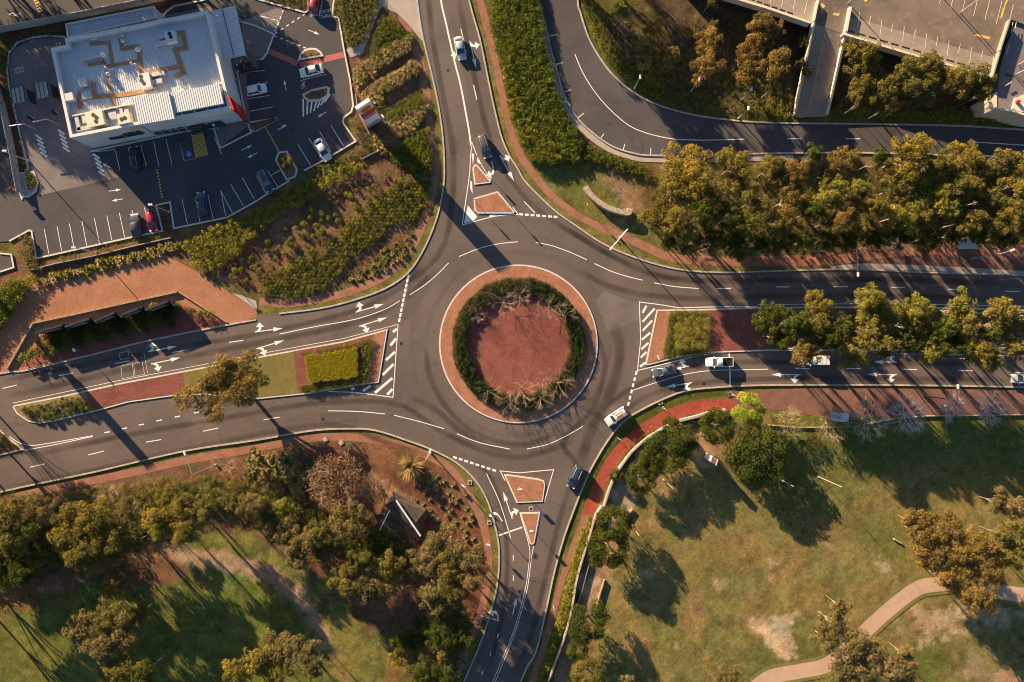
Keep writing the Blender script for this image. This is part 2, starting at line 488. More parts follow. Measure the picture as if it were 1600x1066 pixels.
    put(soft([(1440, 965), (1480, 940), (1530, 945), (1590, 960), (1590, 985), (1530, 970), (1480, 985), (1440, 1000)], 9), BARE, 0.7)
    put(soft([(1490, 1015), (1530, 1020), (1570, 1050), (1600, 1066), (1600, 1100), (1540, 1090), (1500, 1050)], 9), DIRT, 0.9)
    for cx, cy in ((1200, 905), (1210, 880), (1296, 853), (1302, 858), (1383, 887), (1130, 915), (1060, 1010), (1010, 900)):
        put(soft([(cx - 8, cy - 4), (cx + 6, cy - 5), (cx + 9, cy + 4), (cx - 5, cy + 5)], 4), BARE, 0.5)
    # wheel ruts beside the path
    for k in range(6): put(line([(1400, 1008 - 5 * k), (1450, 990 - 6 * k), (1500, 985 - 4 * k)], 1.0, 1.5), DIRT, 0.5)
    # gravel slope behind the low wall
    put(soft([(1131, 640), (1170, 660), (1140, 690), (1120, 720), (1090, 715), (1060, 690), (1020, 715), (1000, 780), (975, 800), (950, 900), (930, 950), (905, 1010), (890, 1066), (860, 1080), (885, 980), (915, 880), (940, 790), (965, 745), (1010, 695), (1060, 660)], 5), DIRT * 0.9)
    put(soft([(1060, 660), (1090, 655), (1125, 700), (1110, 725), (1085, 715)], 5), np.array((0.55, 0.34, 0.2)))
    put(soft([(1060, 655), (1160, 640), (1210, 700), (1160, 730), (1130, 700)], 14), LIT, 0.6)
    put(soft([(960, 760), (985, 745), (1000, 790), (985, 800), (950, 795)], 6), BARE, 0.55)
    put(soft([(905, 900), (935, 905), (940, 930), (910, 950)], 5), BARE, 0.5)
    # south-west park
    sw = soft([(-100, 920), (60, 905), (170, 870), (320, 820), (420, 840), (520, 940), (600, 980), (720, 960), (760, 990), (700, 1180), (-100, 1180)], 10)
    put(soft([(-100, 775), (300, 720), (560, 685), (700, 735), (765, 850), (760, 980), (690, 1180), (560, 1180), (300, 900), (-100, 960)], 8), MUL)
    put(sw, GRN * 1.25)
    put(sw * np.clip(0.1 + n1 * 0.4, 0, .7), OLV)
    put(sw * soft([(330, 830), (400, 840), (520, 930), (590, 1040), (640, 1180), (520, 1180), (500, 980), (440, 890), (340, 860)], 20), OLV * 1.15)
    put(soft([(-100, 870), (60, 860), (180, 840), (300, 850), (300, 900), (240, 920), (150, 890), (60, 935), (-100, 980)], 10), MUL * 0.9)
    put(line([(210, 860), (300, 868), (360, 878), (430, 900), (470, 935), (490, 965), (505, 1000)], 13, 4), DIRT * 1.15, 1.0)
    put(line([(0, 935), (90, 905), (170, 885), (240, 868)], 18, 8), MUL * 1.2, 0.8)
    put(line([(505, 1000), (560, 1090)], 8, 8), DIRT, 0.35)
    put(soft([(580, 940), (720, 960), (700, 1066), (640, 1100), (620, 1010)], 14), MUL, 0.8)
    # red mulch below the west arm
    put(soft([(380, 715), (470, 695), (560, 690), (640, 708), (700, 740), (740, 790), (755, 850), (750, 960), (720, 940), (690, 830), (640, 860), (560, 850), (470, 800), (430, 740)], 8), RED)
    put(np.clip(soft([(380, 715), (560, 690), (720, 760), (750, 860), (640, 860), (430, 760)], 8) * (n2 * 0.7 + 0.35), 0, 1), MUL * 1.1)
    put(soft([(598, 790), (612, 757), (625, 762), (672, 800), (650, 838), (620, 838)], 3), np.array((0.40, 0.25, 0.14)), 0.9)
    # verge grass along footpaths
    vg = OLV * 1.05
    put(line([(0, 777), (75, 758), (200, 731), (300, 708), (400, 694), (475, 677), (537, 675), (600, 681), (660, 700), (710, 727), (745, 765), (763, 810), (772, 860), (772, 920), (758, 975), (735, 1030), (715, 1080)], 6, 2), vg)
    put(line([(648, 30), (662, 75), (675, 120), (682, 170), (686, 230), (686, 290), (676, 335), (655, 385), (625, 423), (590, 447), (540, 462), (480, 478), (430, 484)], 7, 2), vg)
    put(line([(740, 0), (755, 60), (770, 110), (778, 160), (790, 210), (803, 245), (835, 292), (860, 315), (900, 345), (960, 380), (1000, 398), (1040, 412), (1100, 418), (1300, 414)], 8, 3), vg * 0.9 + DIRT * 0.12)
    put(line([(885, 850), (895, 810), (915, 770), (935, 730), (960, 695), (990, 662), (1030, 636), (1080, 618), (1140, 612), (1180, 618)], 7, 2), GRN * 0.9)
    put(line([(842, 1020), (860, 950), (872, 890), (880, 860)], 5, 2), vg)
    put(line([(1400, 612), (1600, 614)], 6, 3), GRN * 1.2)
    # north-east grass pocket
    ne = soft([(845, 258), (905, 248), (960, 262), (1005, 290), (1010, 340), (990, 365), (960, 360), (900, 330), (868, 300)], 7)
    put(ne, OLV * 1.15); put(soft([(845, 258), (905, 248), (930, 262), (925, 310), (880, 305)], 8), GRN * 1.1, 0.75)
    put(soft([(935, 262), (965, 262), (1003, 295), (1006, 340), (985, 350), (960, 325), (950, 290)], 8), DIRT * 0.85)
    put(soft([(950, 320), (975, 335), (985, 362), (955, 355)], 6), DIRT * 0.7, 0.8)
    # under the north-east trees
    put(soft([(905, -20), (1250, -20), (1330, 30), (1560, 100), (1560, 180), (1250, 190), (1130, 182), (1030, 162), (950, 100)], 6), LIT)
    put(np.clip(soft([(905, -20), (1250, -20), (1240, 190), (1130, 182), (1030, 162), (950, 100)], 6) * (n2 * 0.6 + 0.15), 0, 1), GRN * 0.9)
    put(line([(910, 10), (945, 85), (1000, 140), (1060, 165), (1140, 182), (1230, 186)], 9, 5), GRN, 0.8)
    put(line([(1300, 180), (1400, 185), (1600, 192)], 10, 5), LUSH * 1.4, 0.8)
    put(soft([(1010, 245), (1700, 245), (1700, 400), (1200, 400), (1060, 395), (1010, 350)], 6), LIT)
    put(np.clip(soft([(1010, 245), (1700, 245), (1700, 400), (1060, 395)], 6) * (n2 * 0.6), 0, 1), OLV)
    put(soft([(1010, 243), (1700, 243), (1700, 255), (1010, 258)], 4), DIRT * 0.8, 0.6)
    # hedge bank east of the north arm, north-west bank
    put(soft([(760, -60), (838, -60), (860, 100), (900, 210), (1020, 262), (1010, 275), (900, 252), (840, 255), (800, 180), (775, 60)], 4), MUL * 0.7)
    nw = soft([(-60, 420), (60, 405), (260, 365), (460, 285), (560, 225), (540, 160), (535, 30), (525, -60), (640, -60), (640, 40), (668, 130), (678, 260), (668, 330), (620, 410), (540, 452), (470, 466), (400, 465), (330, 435), (260, 400), (100, 425), (-60, 520)], 4)
    put(nw, MUL); put(np.clip(nw * (n2 * 0.4), 0, 1), DIRT * 0.7)
    put(soft([(0, 48), (250, 8), (290, -20), (330, 0), (262, 20), (245, 40), (100, 62), (20, 85), (0, 120)], 3), MUL * 0.6)
    put(soft([(-60, 90), (15, 90), (14, 130), (45, 262), (60, 300), (35, 300), (0, 140), (-60, 130)], 3), MUL * 0.8)
    put(soft([(242, 316), (268, 312), (276, 360), (250, 366)], 2), MUL * 0.8)
    put(soft([(30, 362), (50, 366), (62, 420), (120, 405), (260, 370), (262, 380), (60, 445), (20, 440)], 3), MUL)
    put(soft([(400, -60), (482, -60), (480, 16), (410, 2)], 3), LIT)
    far = np.array((0.17, 0.15, 0.06))
    m = np.clip((np.maximum(np.abs(X) - 104, np.abs(Y) - 74)) / 6, 0, 1); put(m, far)
    C *= (1 + 0.14 * n3 + 0.08 * n4)[..., None]; C = C * (1 + np.stack([0.06 * n2, 0 * n2, -0.05 * n2], -1))
    v = [(float(a), float(b), -0.10) for a, b in zip(X.ravel(), Y.ravel())]
    f = []
    idx = np.arange(nx * ny).reshape(ny, nx)
    f = np.stack([idx[:-1, :-1].ravel(), idx[:-1, 1:].ravel(), idx[1:, 1:].ravel(), idx[1:, :-1].ravel()], 1).tolist()
    n = len(v); B = 1500
    v += [(-B, -B, -0.1), (B, -B, -0.1), (B, B, -0.1), (-B, B, -0.1), (x0, y0, -0.1), (x1, y0, -0.1), (x1, y1, -0.1), (x0, y1, -0.1)]
    f += [[n, n + 1, n + 5, n + 4], [n + 1, n + 2, n + 6, n + 5], [n + 2, n + 3, n + 7, n + 6], [n + 3, n, n + 4, n + 7]]
    me = bpy.data.meshes.new('ground'); me.from_pydata(v, [], f); me.update()
    a = me.color_attributes.new('soil', 'FLOAT_COLOR', 'POINT')
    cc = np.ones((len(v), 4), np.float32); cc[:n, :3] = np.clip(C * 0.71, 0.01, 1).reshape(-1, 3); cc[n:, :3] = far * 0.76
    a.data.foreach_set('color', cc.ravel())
    m, nt, b = new_mat('turf and soil'); p = pos(nt)
    at = nt.nodes.new('ShaderNodeAttribute'); at.attribute_name = 'soil'
    c = at.outputs['Color']
    c = mixc(nt, 1.0, c, mixc(nt, ramp(nt, noise(nt, 1.2, 4, 0.7, p), 0.3, 0.7), (0.8, 0.84, 0.8), (1.18, 1.14, 1.1)), 'MULTIPLY')
    g = noise(nt, 6, 3, 0.8, p)
    c = mixc(nt, 1.0, c, mixc(nt, ramp(nt, g, 0.3, 0.7), (0.62, 0.64, 0.60), (1.36, 1.33, 1.30)), 'MULTIPLY')
    c = mixc(nt, 1.0, c, mixc(nt, ramp(nt, noise(nt, 2.6, 5, 0.85, p, 0.4), 0.35, 0.65), (0.80, 0.84, 0.80), (1.2, 1.17, 1.16)), 'MULTIPLY')
    nt.links.new(c, b.inputs['Base Color']); b.inputs['Roughness'].default_value = 1; b.inputs['Specular IOR Level'].default_value = 0.1
    bump(nt, b, g, 0.9, 0.09)
    me.materials.append(m)
    o = bpy.data.objects.new('ground', me); COL.objects.link(o)
    tag(o, 'grass and bare soil between the roads', 'ground', None, 'structure')
build_ground()

# ================================================================== ROADS
N_W = cat([(646, -160), (650, -30), (653, 10), (661, 60), (673, 110), (684, 160), (691, 205), (694, 250), (693, 292), (682, 342), (662, 390), (637, 427), (600, 452), (550, 470), (500, 482), (437, 490)], 5)
W_N = cat([(400, 500), (355, 508), (230, 533), (150, 553), (40, 579), (0, 584), (-200, 625)], 4)
W_S = cat([(-200, 812), (0, 769), (40, 760), (150, 737), (288, 705), (400, 688), (488, 673), (550, 670), (588, 673), (638, 689), (675, 703), (713, 723), (743, 751), (763, 786), (777, 837), (780, 874), (776, 919), (763, 969), (745, 1019), (725, 1066), (680, 1180)], 5)
S_E = cat([(775, 1180), (817, 1057), (837, 1019), (852, 959), (865, 899), (880, 844), (896, 799), (912, 758), (925, 730), (950, 688), (975, 658), (1007, 638), (1045, 620), (1075, 610), (1125, 605), (1200, 602), (1400, 602), (1600, 605), (1850, 612)], 5)
E_N = cat([(1850, 437), (1600, 430), (1450, 426), (1330, 421), (1200, 424), (1137, 426), (1075, 423), (1025, 413), (975, 396), (937, 378), (900, 353), (870, 332), (845, 309), (820, 283), (808, 262), (796, 243), (783, 212), (768, 150), (750, 62), (733, 0), (700, -160)], 5)
main_road = N_W + [(402, 494)] + W_N + W_S + S_E + E_N
struct('road', MB().poly(pxs(main_road), 0.0), 'asphalt', 'brown grey asphalt of the roundabout and its four arms', 'road')

NE_O = cat([(830, -160), (841, -5), (852, 37), (862, 82), (872, 117), (882, 150), (900, 182), (925, 207), (955, 228), (987, 239), (1017, 243), (1100, 243), (1200, 240), (1350, 239), (1525, 244), (1600, 246), (1850, 256)], 5)
NE_I = cat([(1850, 214), (1600, 203), (1500, 197), (1350, 194), (1200, 192), (1125, 186), (1075, 178), (1030, 165), (995, 148), (962, 122), (940, 95), (920, 60), (907, 20), (902, -5), (890, -160)], 5)
struct('road', MB().poly(pxs(NE_O + NE_I), 0.0), 'asphalt_new', 'dark curving road above the tree belt', 'road')

lot = [(60, 285), (45, 267), (27, 190), (15, 137), (11, 110), (15, 82), (27, 67), (50, 59), (75, 56), (105, 58), (105, 40), (245, 14), (252, 28), (262, 17), (272, 10), (322, 0), (340, -150), (395, -150), (400, 0),
       (477, 20), (481, 18), (482, -150), (525, -150), (522, 0), (519, 26), (529, 28), (537, 75), (547, 125), (552, 165), (535, 187), (556, 221), (507, 250), (475, 267), (470, 273), (466, 268), (452, 283), (415, 305), (400, 315), (355, 340),
       (272, 357), (266, 316), (244, 321), (254, 361), (210, 370), (57, 404), (50, 362), (46, 360), (35, 312), (57, 300)]
struct('car_park', MB().poly(pxs(lot), 0.0), 'asphalt_lot', 'dark asphalt car park around the white restaurant', 'car park')
struct('side_road', MB().poly(pxs([(-220, 100), (-5, 133), (8, 180), (20, 240), (26, 268), (35, 312), (46, 360), (15, 377), (0, 378), (-220, 390)]), 0.0), 'asphalt_lot', 'strip of dark road on the far left', 'road')
struct('side_road', MB().poly(pxs([(-220, 400), (0, 396), (18, 398), (22, 418), (0, 425), (-220, 470)]), 0.0), 'asphalt_lot', 'corner of a second car park at left', 'road')
struct('back_road', MB().poly(pxs([(-220, -160), (290, -160), (285, -10), (205, 8), (100, 30), (0, 48), (-220, 92)]), 0.0), 'asphalt_lot', 'dark road behind the restaurant', 'road')

# ---- pavements and beds below the road sheets (each its own layer)
LZ = [-0.094]
def layer():
    LZ[0] += 0.004
    return LZ[0]
def path(name, pts, w, mat, label):
    P = cat(pts, 6)
    if isinstance(w, list):
        ww = []
        for i in range(len(pts) - 1):
            for k in range(6): ww.append(w[i] + (w[i + 1] - w[i]) * k / 6)
        ww.append(w[-1]); w = [x / 8 for x in ww]
    else: w = w / 8
    struct(name, MB().ribbon(pxs(P), w, layer()), mat, label, 'footpath')
path('footpath', [(626, 20), (647, 70), (660, 112), (666, 150), (672, 200), (679, 255), (678, 285), (672, 317), (660, 350), (645, 383), (607, 427), (562, 450), (512, 465), (450, 474), (405, 471)], 12, 'brick_path', 'clay footpath round the planted bank')
path('footpath', [(745, -30), (750, 0), (763, 50), (775, 100), (785, 150), (797, 200), (813, 242), (830, 267), (857, 300), (882, 322), (912, 342), (950, 360), (980, 372), (1012, 387), (1050, 402), (1112, 408), (1200, 408), (1300, 405), (1375, 395), (1450, 390), (1600, 392), (1700, 394)], [11, 11, 11, 11, 11, 11, 12, 11, 11, 11, 11, 12, 13, 13, 14, 14, 16, 18, 18, 18, 18, 18], 'brick_path', 'clay footpath past the curved stone wall')
path('footpath', [(-60, 797), (0, 783), (75, 765), (200, 740), (300, 718), (400, 701), (475, 686), (537, 683), (600, 690), (650, 705), (700, 730), (727, 765), (747, 800), (760, 840), (763, 874), (761, 912), (751, 959), (732, 1006), (710, 1062), (695, 1100)], 12, 'brick_path', 'clay footpath below the west arm')
path('footpath', [(1160, 634), (1142, 632), (1100, 635), (1062, 643), (1025, 660), (995, 680), (962, 713), (942, 748), (927, 783), (915, 812)], 19, 'brick_red', 'bright red footpath by the curved low wall')
path('footpath', [(917, 806), (905, 835), (887, 881), (875, 919), (866, 954), (850, 1011), (832, 1066), (820, 1110)], [14, 12, 10, 10, 10, 10, 11, 11], 'brick_path', 'narrow clay footpath beside the south arm')
struct('footpath', MB().poly(pxs([(1140, 612), (1250, 607), (1400, 606), (1700, 612), (1700, 646), (1500, 648), (1380, 652), (1300, 656), (1230, 642), (1150, 638)]), layer()), 'brick_brown', 'broad brown paving below the east arm', 'footpath')
struct('footpath', MB().poly(pxs([(1318, 420), (1370, 408), (1400, 401), (1450, 398), (1700, 400), (1700, 432), (1450, 427), (1330, 422)]), layer()), 'brick_brown', 'red paved bus bay above the east arm', 'footpath')
struct('concrete_strip', MB().ribbon(pxs([(1300, 420), (1345, 416), (1450, 419), (1600, 428), (1700, 434)]), 1.1, layer()), 'concrete', 'concrete edge strip of the bus bay', 'footpath')
struct('mulch_bed', MB().poly(pxs([(-100, 600), (-60, 560), (0, 517), (45, 445), (150, 421), (257, 398), (325, 434), (362, 460), (402, 485), (402, 497), (355, 508), (230, 534), (150, 555), (40, 580), (0, 585)]), layer()), 'mulch_orange', 'open area of orange crushed rock', 'ground')
struct('mulch_bed', MB().poly(pxs([(30, 574), (56, 545), (58, 526), (140, 503), (190, 494), (230, 487), (268, 476), (296, 480), (352, 505), (230, 531), (150, 551), (60, 570)]), layer()), 'mulch_red', 'red mulch bed under the zigzag screens', 'ground')
struct('concrete_strip', MB().poly(pxs([(362, 458), (375, 461), (400, 470), (402, 485)]), layer()), 'concrete', 'concrete wedge at the end of the planted bank', 'footpath')
struct('concrete_strip', MB().poly(pxs([(585, -80), (648, -80), (652, 10), (662, 66), (655, 60), (640, 40), (622, 22), (598, 10), (588, 4)]), layer()), 'concrete', 'concrete apron beside the north arm', 'footpath')
struct('footpath', MB().poly(pxs([(584, 4), (598, 9), (592, 18), (572, 70), (566, 84), (548, 90), (541, 78), (545, 74), (558, 72), (564, 66)]), layer()), 'concrete', 'bent concrete path from the car park', 'footpath')
path('footpath', [(1180, 1075), (1205, 1058), (1250, 1049), (1290, 1040), (1325, 1014), (1360, 979), (1395, 948), (1430, 922), (1457, 914), (1510, 912), (1570, 926), (1620, 932), (1700, 940)], 34, 'lawn_dry', 'trimmed edge of the park path')
path('footpath', [(1180, 1075), (1205, 1058), (1250, 1049), (1290, 1040), (1325, 1014), (1360, 979), (1395, 948), (1430, 922), (1457, 914), (1510, 912), (1570, 926), (1620, 932), (1700, 940)], 23, 'park_path', 'winding pale concrete path across the park')
path('footpath', [(835, -60), (846, 20), (857, 80), (868, 125), (880, 160), (897, 188), (920, 211), (952, 233), (987, 245), (1017, 249), (1100, 249), (1240, 246)], 9, 'concrete', 'grey footpath outside the curving road')

# ---- kerbs
kb = MB()
for P, cl in ((N_W, 0), (W_N, 0), (W_S, 0), (S_E, 0), (E_N, 0), (NE_O, 0), (NE_I, 0)):
    kb.ribbon(pxs(P), 0.30, -0.1, 0.12)
struct('kerb', kb, 'kerb', 'pale concrete kerbs along the roads', 'kerb')
kb = MB()
for P in ([(35, 312), (31, 300), (26, 268)], [(45, 267), (27, 190), (15, 137), (11, 110), (15, 82), (27, 67), (50, 59), (75, 56), (103, 58)], [(252, 28), (262, 17), (272, 10), (322, 0)],
          [(522, 0), (519, 26), (529, 28), (537, 75), (547, 125), (552, 165), (549, 175), (537, 184), (536, 192), (556, 221), (507, 250), (475, 267)], [(452, 283), (415, 305), (400, 315), (355, 340), (272, 357), (266, 316), (244, 321), (254, 361), (210, 370), (57, 404), (50, 362), (46, 360), (15, 377)],
          [(0, 396), (18, 398), (22, 418), (0, 425), (-60, 440)], [(398, -2), (477, 20), (481, 17), (482, -60)],
          [(142, 237), (300, 203), (334, 200), (344, 231), (350, 229), (432, 187), (428, 186), (392, 194), (386, 190), (371, 114), (378, 92)], [(375, 34), (398, 40), (420, 50), (428, 54), (417, 84), (410, 93), (380, 98)]):
    kb.ribbon(pxs(P), 0.3, -0.05, 0.13)
struct('kerb', kb, 'white_kerb', 'pale kerbs round the car park', 'kerb')

# ---- car park surfaces
zc = 0.004
struct('concrete_pad', MB().poly(pxs([(45, 262), (20, 150), (13, 105), (20, 78), (50, 61), (100, 60), (106, 74), (90, 90), (118, 222), (142, 237), (186, 277), (60, 306), (62, 285)]), zc), 'lot_concrete', 'pinkish concrete of the drive-through lanes', 'car park')
struct('concrete_pad', MB().poly(pxs([(377, 33), (440, 10), (442, 22), (431, 50), (416, 84), (408, 92), (380, 96)]), zc), 'lot_concrete', 'grey concrete pad right of the restaurant', 'car park')
struct('footpath', MB().slab(pxs([(142, 236), (118, 222), (85, 60), (330, 10), (375, 34), (385, 110), (386, 150), (392, 194), (344, 230), (334, 200), (300, 203)]), -0.05, 0.115), 'lot_concrete', 'paved surround of the restaurant', 'footpath')
cr = MB()
for P in ([(421, 76), (418, 84), (463, 103), (468, 95)], [(467.5, 98), (471, 106), (505, 99), (499, 90)], [(506, 88), (536, 81), (538, 90), (507, 97.5)]): cr.poly(pxs(P), zc)
struct('crossing', cr, 'red_crossing', 'red pedestrian crossing over the car park', 'crossing')

# ---- raised islands: kerb slab plus infill
def island(pts, fill, label, kw=0.28, kmat='white_kerb', top=0.13, smooth=0):
    P = cat(pts, smooth, True) if smooth else pts
    W = pxs(P)
    I = inset(W, kw)
    struct('island_kerb', MB().slab(W, -0.01, top), kmat, 'kerb of ' + label, 'kerb')
    struct('traffic_island', MB().slab(I, 0.0, top + 0.02), fill, label, 'island')
    return I
def circ(cx, cy, r, n=72): return [(cx + r * math.cos(2 * math.pi * i / n), cy + r * math.sin(2 * math.pi * i / n)) for i in range(n)]
island([(738, 263), (741, 257), (746, 258), (767, 283), (766, 286), (741, 289)], 'brick_orange', 'small clay island at the tip of the north arm')
island([(740, 310), (778, 299), (804, 331), (803, 334), (747, 334), (741, 329)], 'brick_orange', 'larger clay island at the north give-way line')
island([(787, 741), (800, 742), (842, 748), (850, 751), (852, 757), (848, 784), (807, 786)], 'brick_orange', 'larger clay island at the south give-way line')
island([(812, 801), (844, 800), (835, 848), (832, 851), (828, 850)], 'brick_orange', 'small clay island behind it on the south arm')
W_MED = [(20, 636), (24, 633), (100, 618), (185, 599), (285, 580), (400, 558), (537, 533), (606, 514), (592, 598), (562, 602), (487, 615), (400, 624), (320, 617), (270, 619), (200, 629), (150, 643), (87, 658), (62, 662), (45, 659), (27, 647)]
island(W_MED, 'lawn_dry', 'median strip of the west arm')
E_MED = [(1026, 484), (1100, 483), (1184, 480), (1400, 479), (1600, 483), (1850, 487), (1850, 556), (1600, 552), (1400, 548), (1200, 548.5), (1150, 550), (1100, 552), (1055, 560), (1012, 571), (1008, 570)]
island(E_MED, 'mulch_brown', 'median strip of the east arm')
island([(-160, 715), (0, 671), (10, 680), (38, 703), (0, 712), (-160, 752)], 'mulch_brown', 'tip of a planted island on the far left')
R_C = (810, 537.5)
island(circ(*R_C, 124), 'brick_orange', 'clay apron ring of the roundabout')
struct('mulch_bed', MB().slab(pxs(circ(*R_C, 104)), 0.0, 0.17), 'mulch_brown', 'soil under the ring hedge', 'ground')
struct('mulch_bed', MB().slab(pxs(circ(*R_C, 84)), 0.0, 0.18), 'mulch_red', 'red mulch in the middle of the roundabout', 'ground')
# fills on the medians
t = 0.154
struct('mulch_bed', MB().poly(pxs([(24, 638), (28, 636), (134, 613.5), (146, 641), (87, 655), (62, 659), (46, 656), (30, 645)]), t), 'gravel', 'gravelly soil at the tip of the west median', 'ground')
struct('mulch_bed', MB().poly(pxs([(134, 613.5), (185, 602), (286, 582.5), (291, 615), (270, 616), (200, 626), (146, 641)]), t), 'mulch_red', 'red mulch on the west median', 'ground')
struct('mulch_bed', MB().poly(pxs([(459, 549), (537, 535.5), (583, 523), (575, 598), (487, 612), (466, 614)]), t), 'mulch_red', 'red mulch round the clipped hedge', 'ground')
struct('island_paving', MB().poly(pxs([(586, 522), (603, 518), (590, 596), (572, 598)]), t + 0.004), 'brick_orange', 'clay paving at the east tip of the west median', 'island')
struct('island_paving', MB().poly(pxs([(1029, 487), (1047, 486), (1036, 560), (1014, 568), (1011, 568)]), t), 'brick_orange', 'clay paving at the west tip of the east median', 'island')
struct('mulch_bed', MB().poly(pxs([(1112, 486), (1200, 485), (1198, 545), (1110, 548)]), t), 'mulch_red', 'red mulch beyond the round hedge', 'ground')
# planted islands in the car park
island([(466, 95), (468, 86), (475, 78), (485, 75), (495, 76), (502, 81), (506, 88)], 'mulch_brown', 'half-moon planted island by the crossing', 0.4)
island(zm(400, 0, [(290, 590), (350, 560), (440, 540), (462, 550), (455, 600), (400, 635), (330, 637), (295, 612)]), 'mulch_brown', 'small planted island beside the hatched bay', 0.4)
island(zm(400, 0, [(120, 1000), (140, 950), (195, 942), (262, 1060), (250, 1110), (190, 1130)]), 'mulch_brown', 'planted island with the round golden bush', 0.35)
island([(386, 191), (432, 184), (434, 187), (400, 206), (390, 205)], 'mulch_brown', 'long thin planted island in the car park', 0.3)
island([(27, 270), (54, 268), (61, 285), (57, 300), (45, 309), (36, 309)], 'concrete', 'concrete-edged island by the side road', 0.3)
struct('mulch_bed', MB().slab(pxs([(40, 270), (52, 270), (58, 285), (54, 296), (45, 297)]), 0.0, 0.156), 'mulch_brown', 'planted bed on the island by the side road', 'ground')

# ---- tyre tracks and polished lanes: thin see-through stains on the asphalt
def wear(pts, w, mat, z, label, closed=False):
    P = pts if closed else cat(pts, 8)
    W = pxs(P); n = len(W); V = []; F = []; E = []
    for i in range(n):
        a = Vector(W[i - 1] if (i or closed) else W[0]); c = Vector(W[(i + 1) % n] if (i < n - 1 or closed) else W[i]); t = (c - a).normalized(); nn = Vector((-t.y, t.x))
        for k, e in ((-1, 0), (-.4, 1), (.4, 1), (1, 0)):
            q = Vector(W[i]) + nn * (k * w / 2); V.append((q.x, q.y, z)); E.append(e if closed or 2 < i < n - 3 else e * min(i, n - 1 - i) / 3)
    for i in range(n if closed else n - 1):
        j = (i + 1) % n
        for k in range(3): F.append((i * 4 + k, j * 4 + k, j * 4 + k + 1, i * 4 + k + 1)[::-1] if False else (i * 4 + k, j * 4 + k, j * 4 + k + 1, i * 4 + k + 1))
    me = bpy.data.meshes.new('tyre_wear'); me.from_pydata(V, [], F); me.update()
    a = me.attributes.new('edge', 'FLOAT', 'POINT'); a.data.foreach_set('value', np.array(E, np.float32)); me.materials.append(M[mat])
    tag(obj0('tyre_wear', me), label, 'road wear', None, 'structure')
def obj0(name, me):
    o = bpy.data.objects.new(name, me); COL.objects.link(o); return o
WL = [([(0, 622), (100, 600), (230, 570), (400, 537), (540, 508), (620, 475), (690, 415)], 1.5, 'tyre_wear'), ([(0, 596), (120, 572), (250, 548), (400, 522), (540, 490), (620, 455), (670, 400)], 1.3, 'tyre_wear'),
      ([(680, 715), (600, 690), (530, 665), (440, 672), (300, 700), (100, 745), (0, 765)], 1.4, 'tyre_wear'), ([(860, 720), (760, 712), (690, 690), (600, 655), (520, 652), (400, 672), (200, 715), (0, 755)], 2.2, 'pale_wear'), ([(900, 690), (800, 715), (700, 680), (620, 632), (500, 630), (400, 645), (200, 680), (50, 712)], 1.4, 'tyre_wear'),
      ([(668, -20), (676, 60), (694, 160), (708, 240), (706, 320), (690, 390), (640, 440), (560, 480)], 1.5, 'tyre_wear'), ([(715, -10), (735, 90), (755, 180), (775, 240), (805, 290), (850, 335), (930, 385), (1020, 430), (1120, 440)], 1.4, 'tyre_wear'), ([(700, 0), (722, 90), (745, 180), (765, 250), (800, 310), (840, 360)], 1.3, 'pale_wear'),
      ([(880, 352), (960, 402), (1060, 436), (1200, 438), (1400, 437), (1600, 445)], 1.5, 'tyre_wear'), ([(900, 420), (960, 450), (1060, 466), (1200, 463), (1400, 463), (1600, 470)], 1.5, 'tyre_wear'), ([(940, 640), (985, 608), (1050, 580), (1120, 568), (1250, 566), (1600, 570)], 1.3, 'tyre_wear'), ([(960, 655), (1010, 620), (1080, 600), (1200, 592), (1400, 592), (1600, 594)], 1.3, 'tyre_wear'),
      ([(930, 520), (945, 570), (925, 640), (880, 690), (900, 730), (880, 790), (860, 870), (830, 990), (800, 1060)], 1.5, 'tyre_wear'), ([(960, 500), (968, 560), (950, 620), (925, 670), (905, 730)], 2.6, 'tyre_wear'), ([(760, 1060), (785, 960), (793, 880), (785, 800), (765, 745), (740, 720)], 1.3, 'tyre_wear'), ([(980, 490), (985, 550), (970, 600)], 2.6, 'pale_wear'), ([(650, 480), (655, 560), (665, 620), (700, 670)], 2.8, 'pale_wear'), ([(665, 540), (672, 590), (700, 640), (750, 680), (820, 695), (880, 670)], 1.4, 'tyre_wear'), ([(640, 620), (680, 640), (730, 680), (800, 712)], 1.6, 'tyre_wear')]
for i, (P, w, m_) in enumerate(WL): wear(P, w, m_, 0.002 + 0.0002 * i, 'worn wheel path on the asphalt')

M['patch_dark'] = asphalt_mat('darker road patch', (0.105, 0.085, 0.075)); M['patch_pale'] = asphalt_mat('paler road patch', (0.165, 0.135, 0.118))
for k, (P, m_, l) in enumerate((([(641, 434), (662, 421), (676, 440), (640, 500), (628, 500)], 'patch_dark', 'darker resurfaced wedge of road by the west give-way line'), ([(930, 470), (945, 455), (998, 476), (1000, 500), (950, 520)], 'patch_pale', 'paler patch of road right of the roundabout'), ([(855, 905), (838, 980), (806, 970), (822, 900)], 'patch_dark', 'darker patch on the south arm'),
        ([(1025, 603), (1070, 588), (1078, 606), (1040, 618)], 'patch_dark', 'darker patch on the east approach'), ([(500, 645), (560, 646), (560, 660), (500, 662)], 'patch_dark', 'trench patch on the west exit'), ([(700, 215), (712, 213), (716, 240), (704, 242)], 'patch_dark', 'square patch on the north arm'), ([(300, 655), (322, 651), (325, 662), (303, 666)], 'patch_pale', 'small patch on the lower west road'), ([(1240, 430), (1300, 430), (1300, 440), (1240, 440)], 'patch_pale', 'trench patch on the upper east road'))):
    struct('road_patch', MB().poly(pxs(P), 0.0012), m_, l, 'road')
jt = MB()
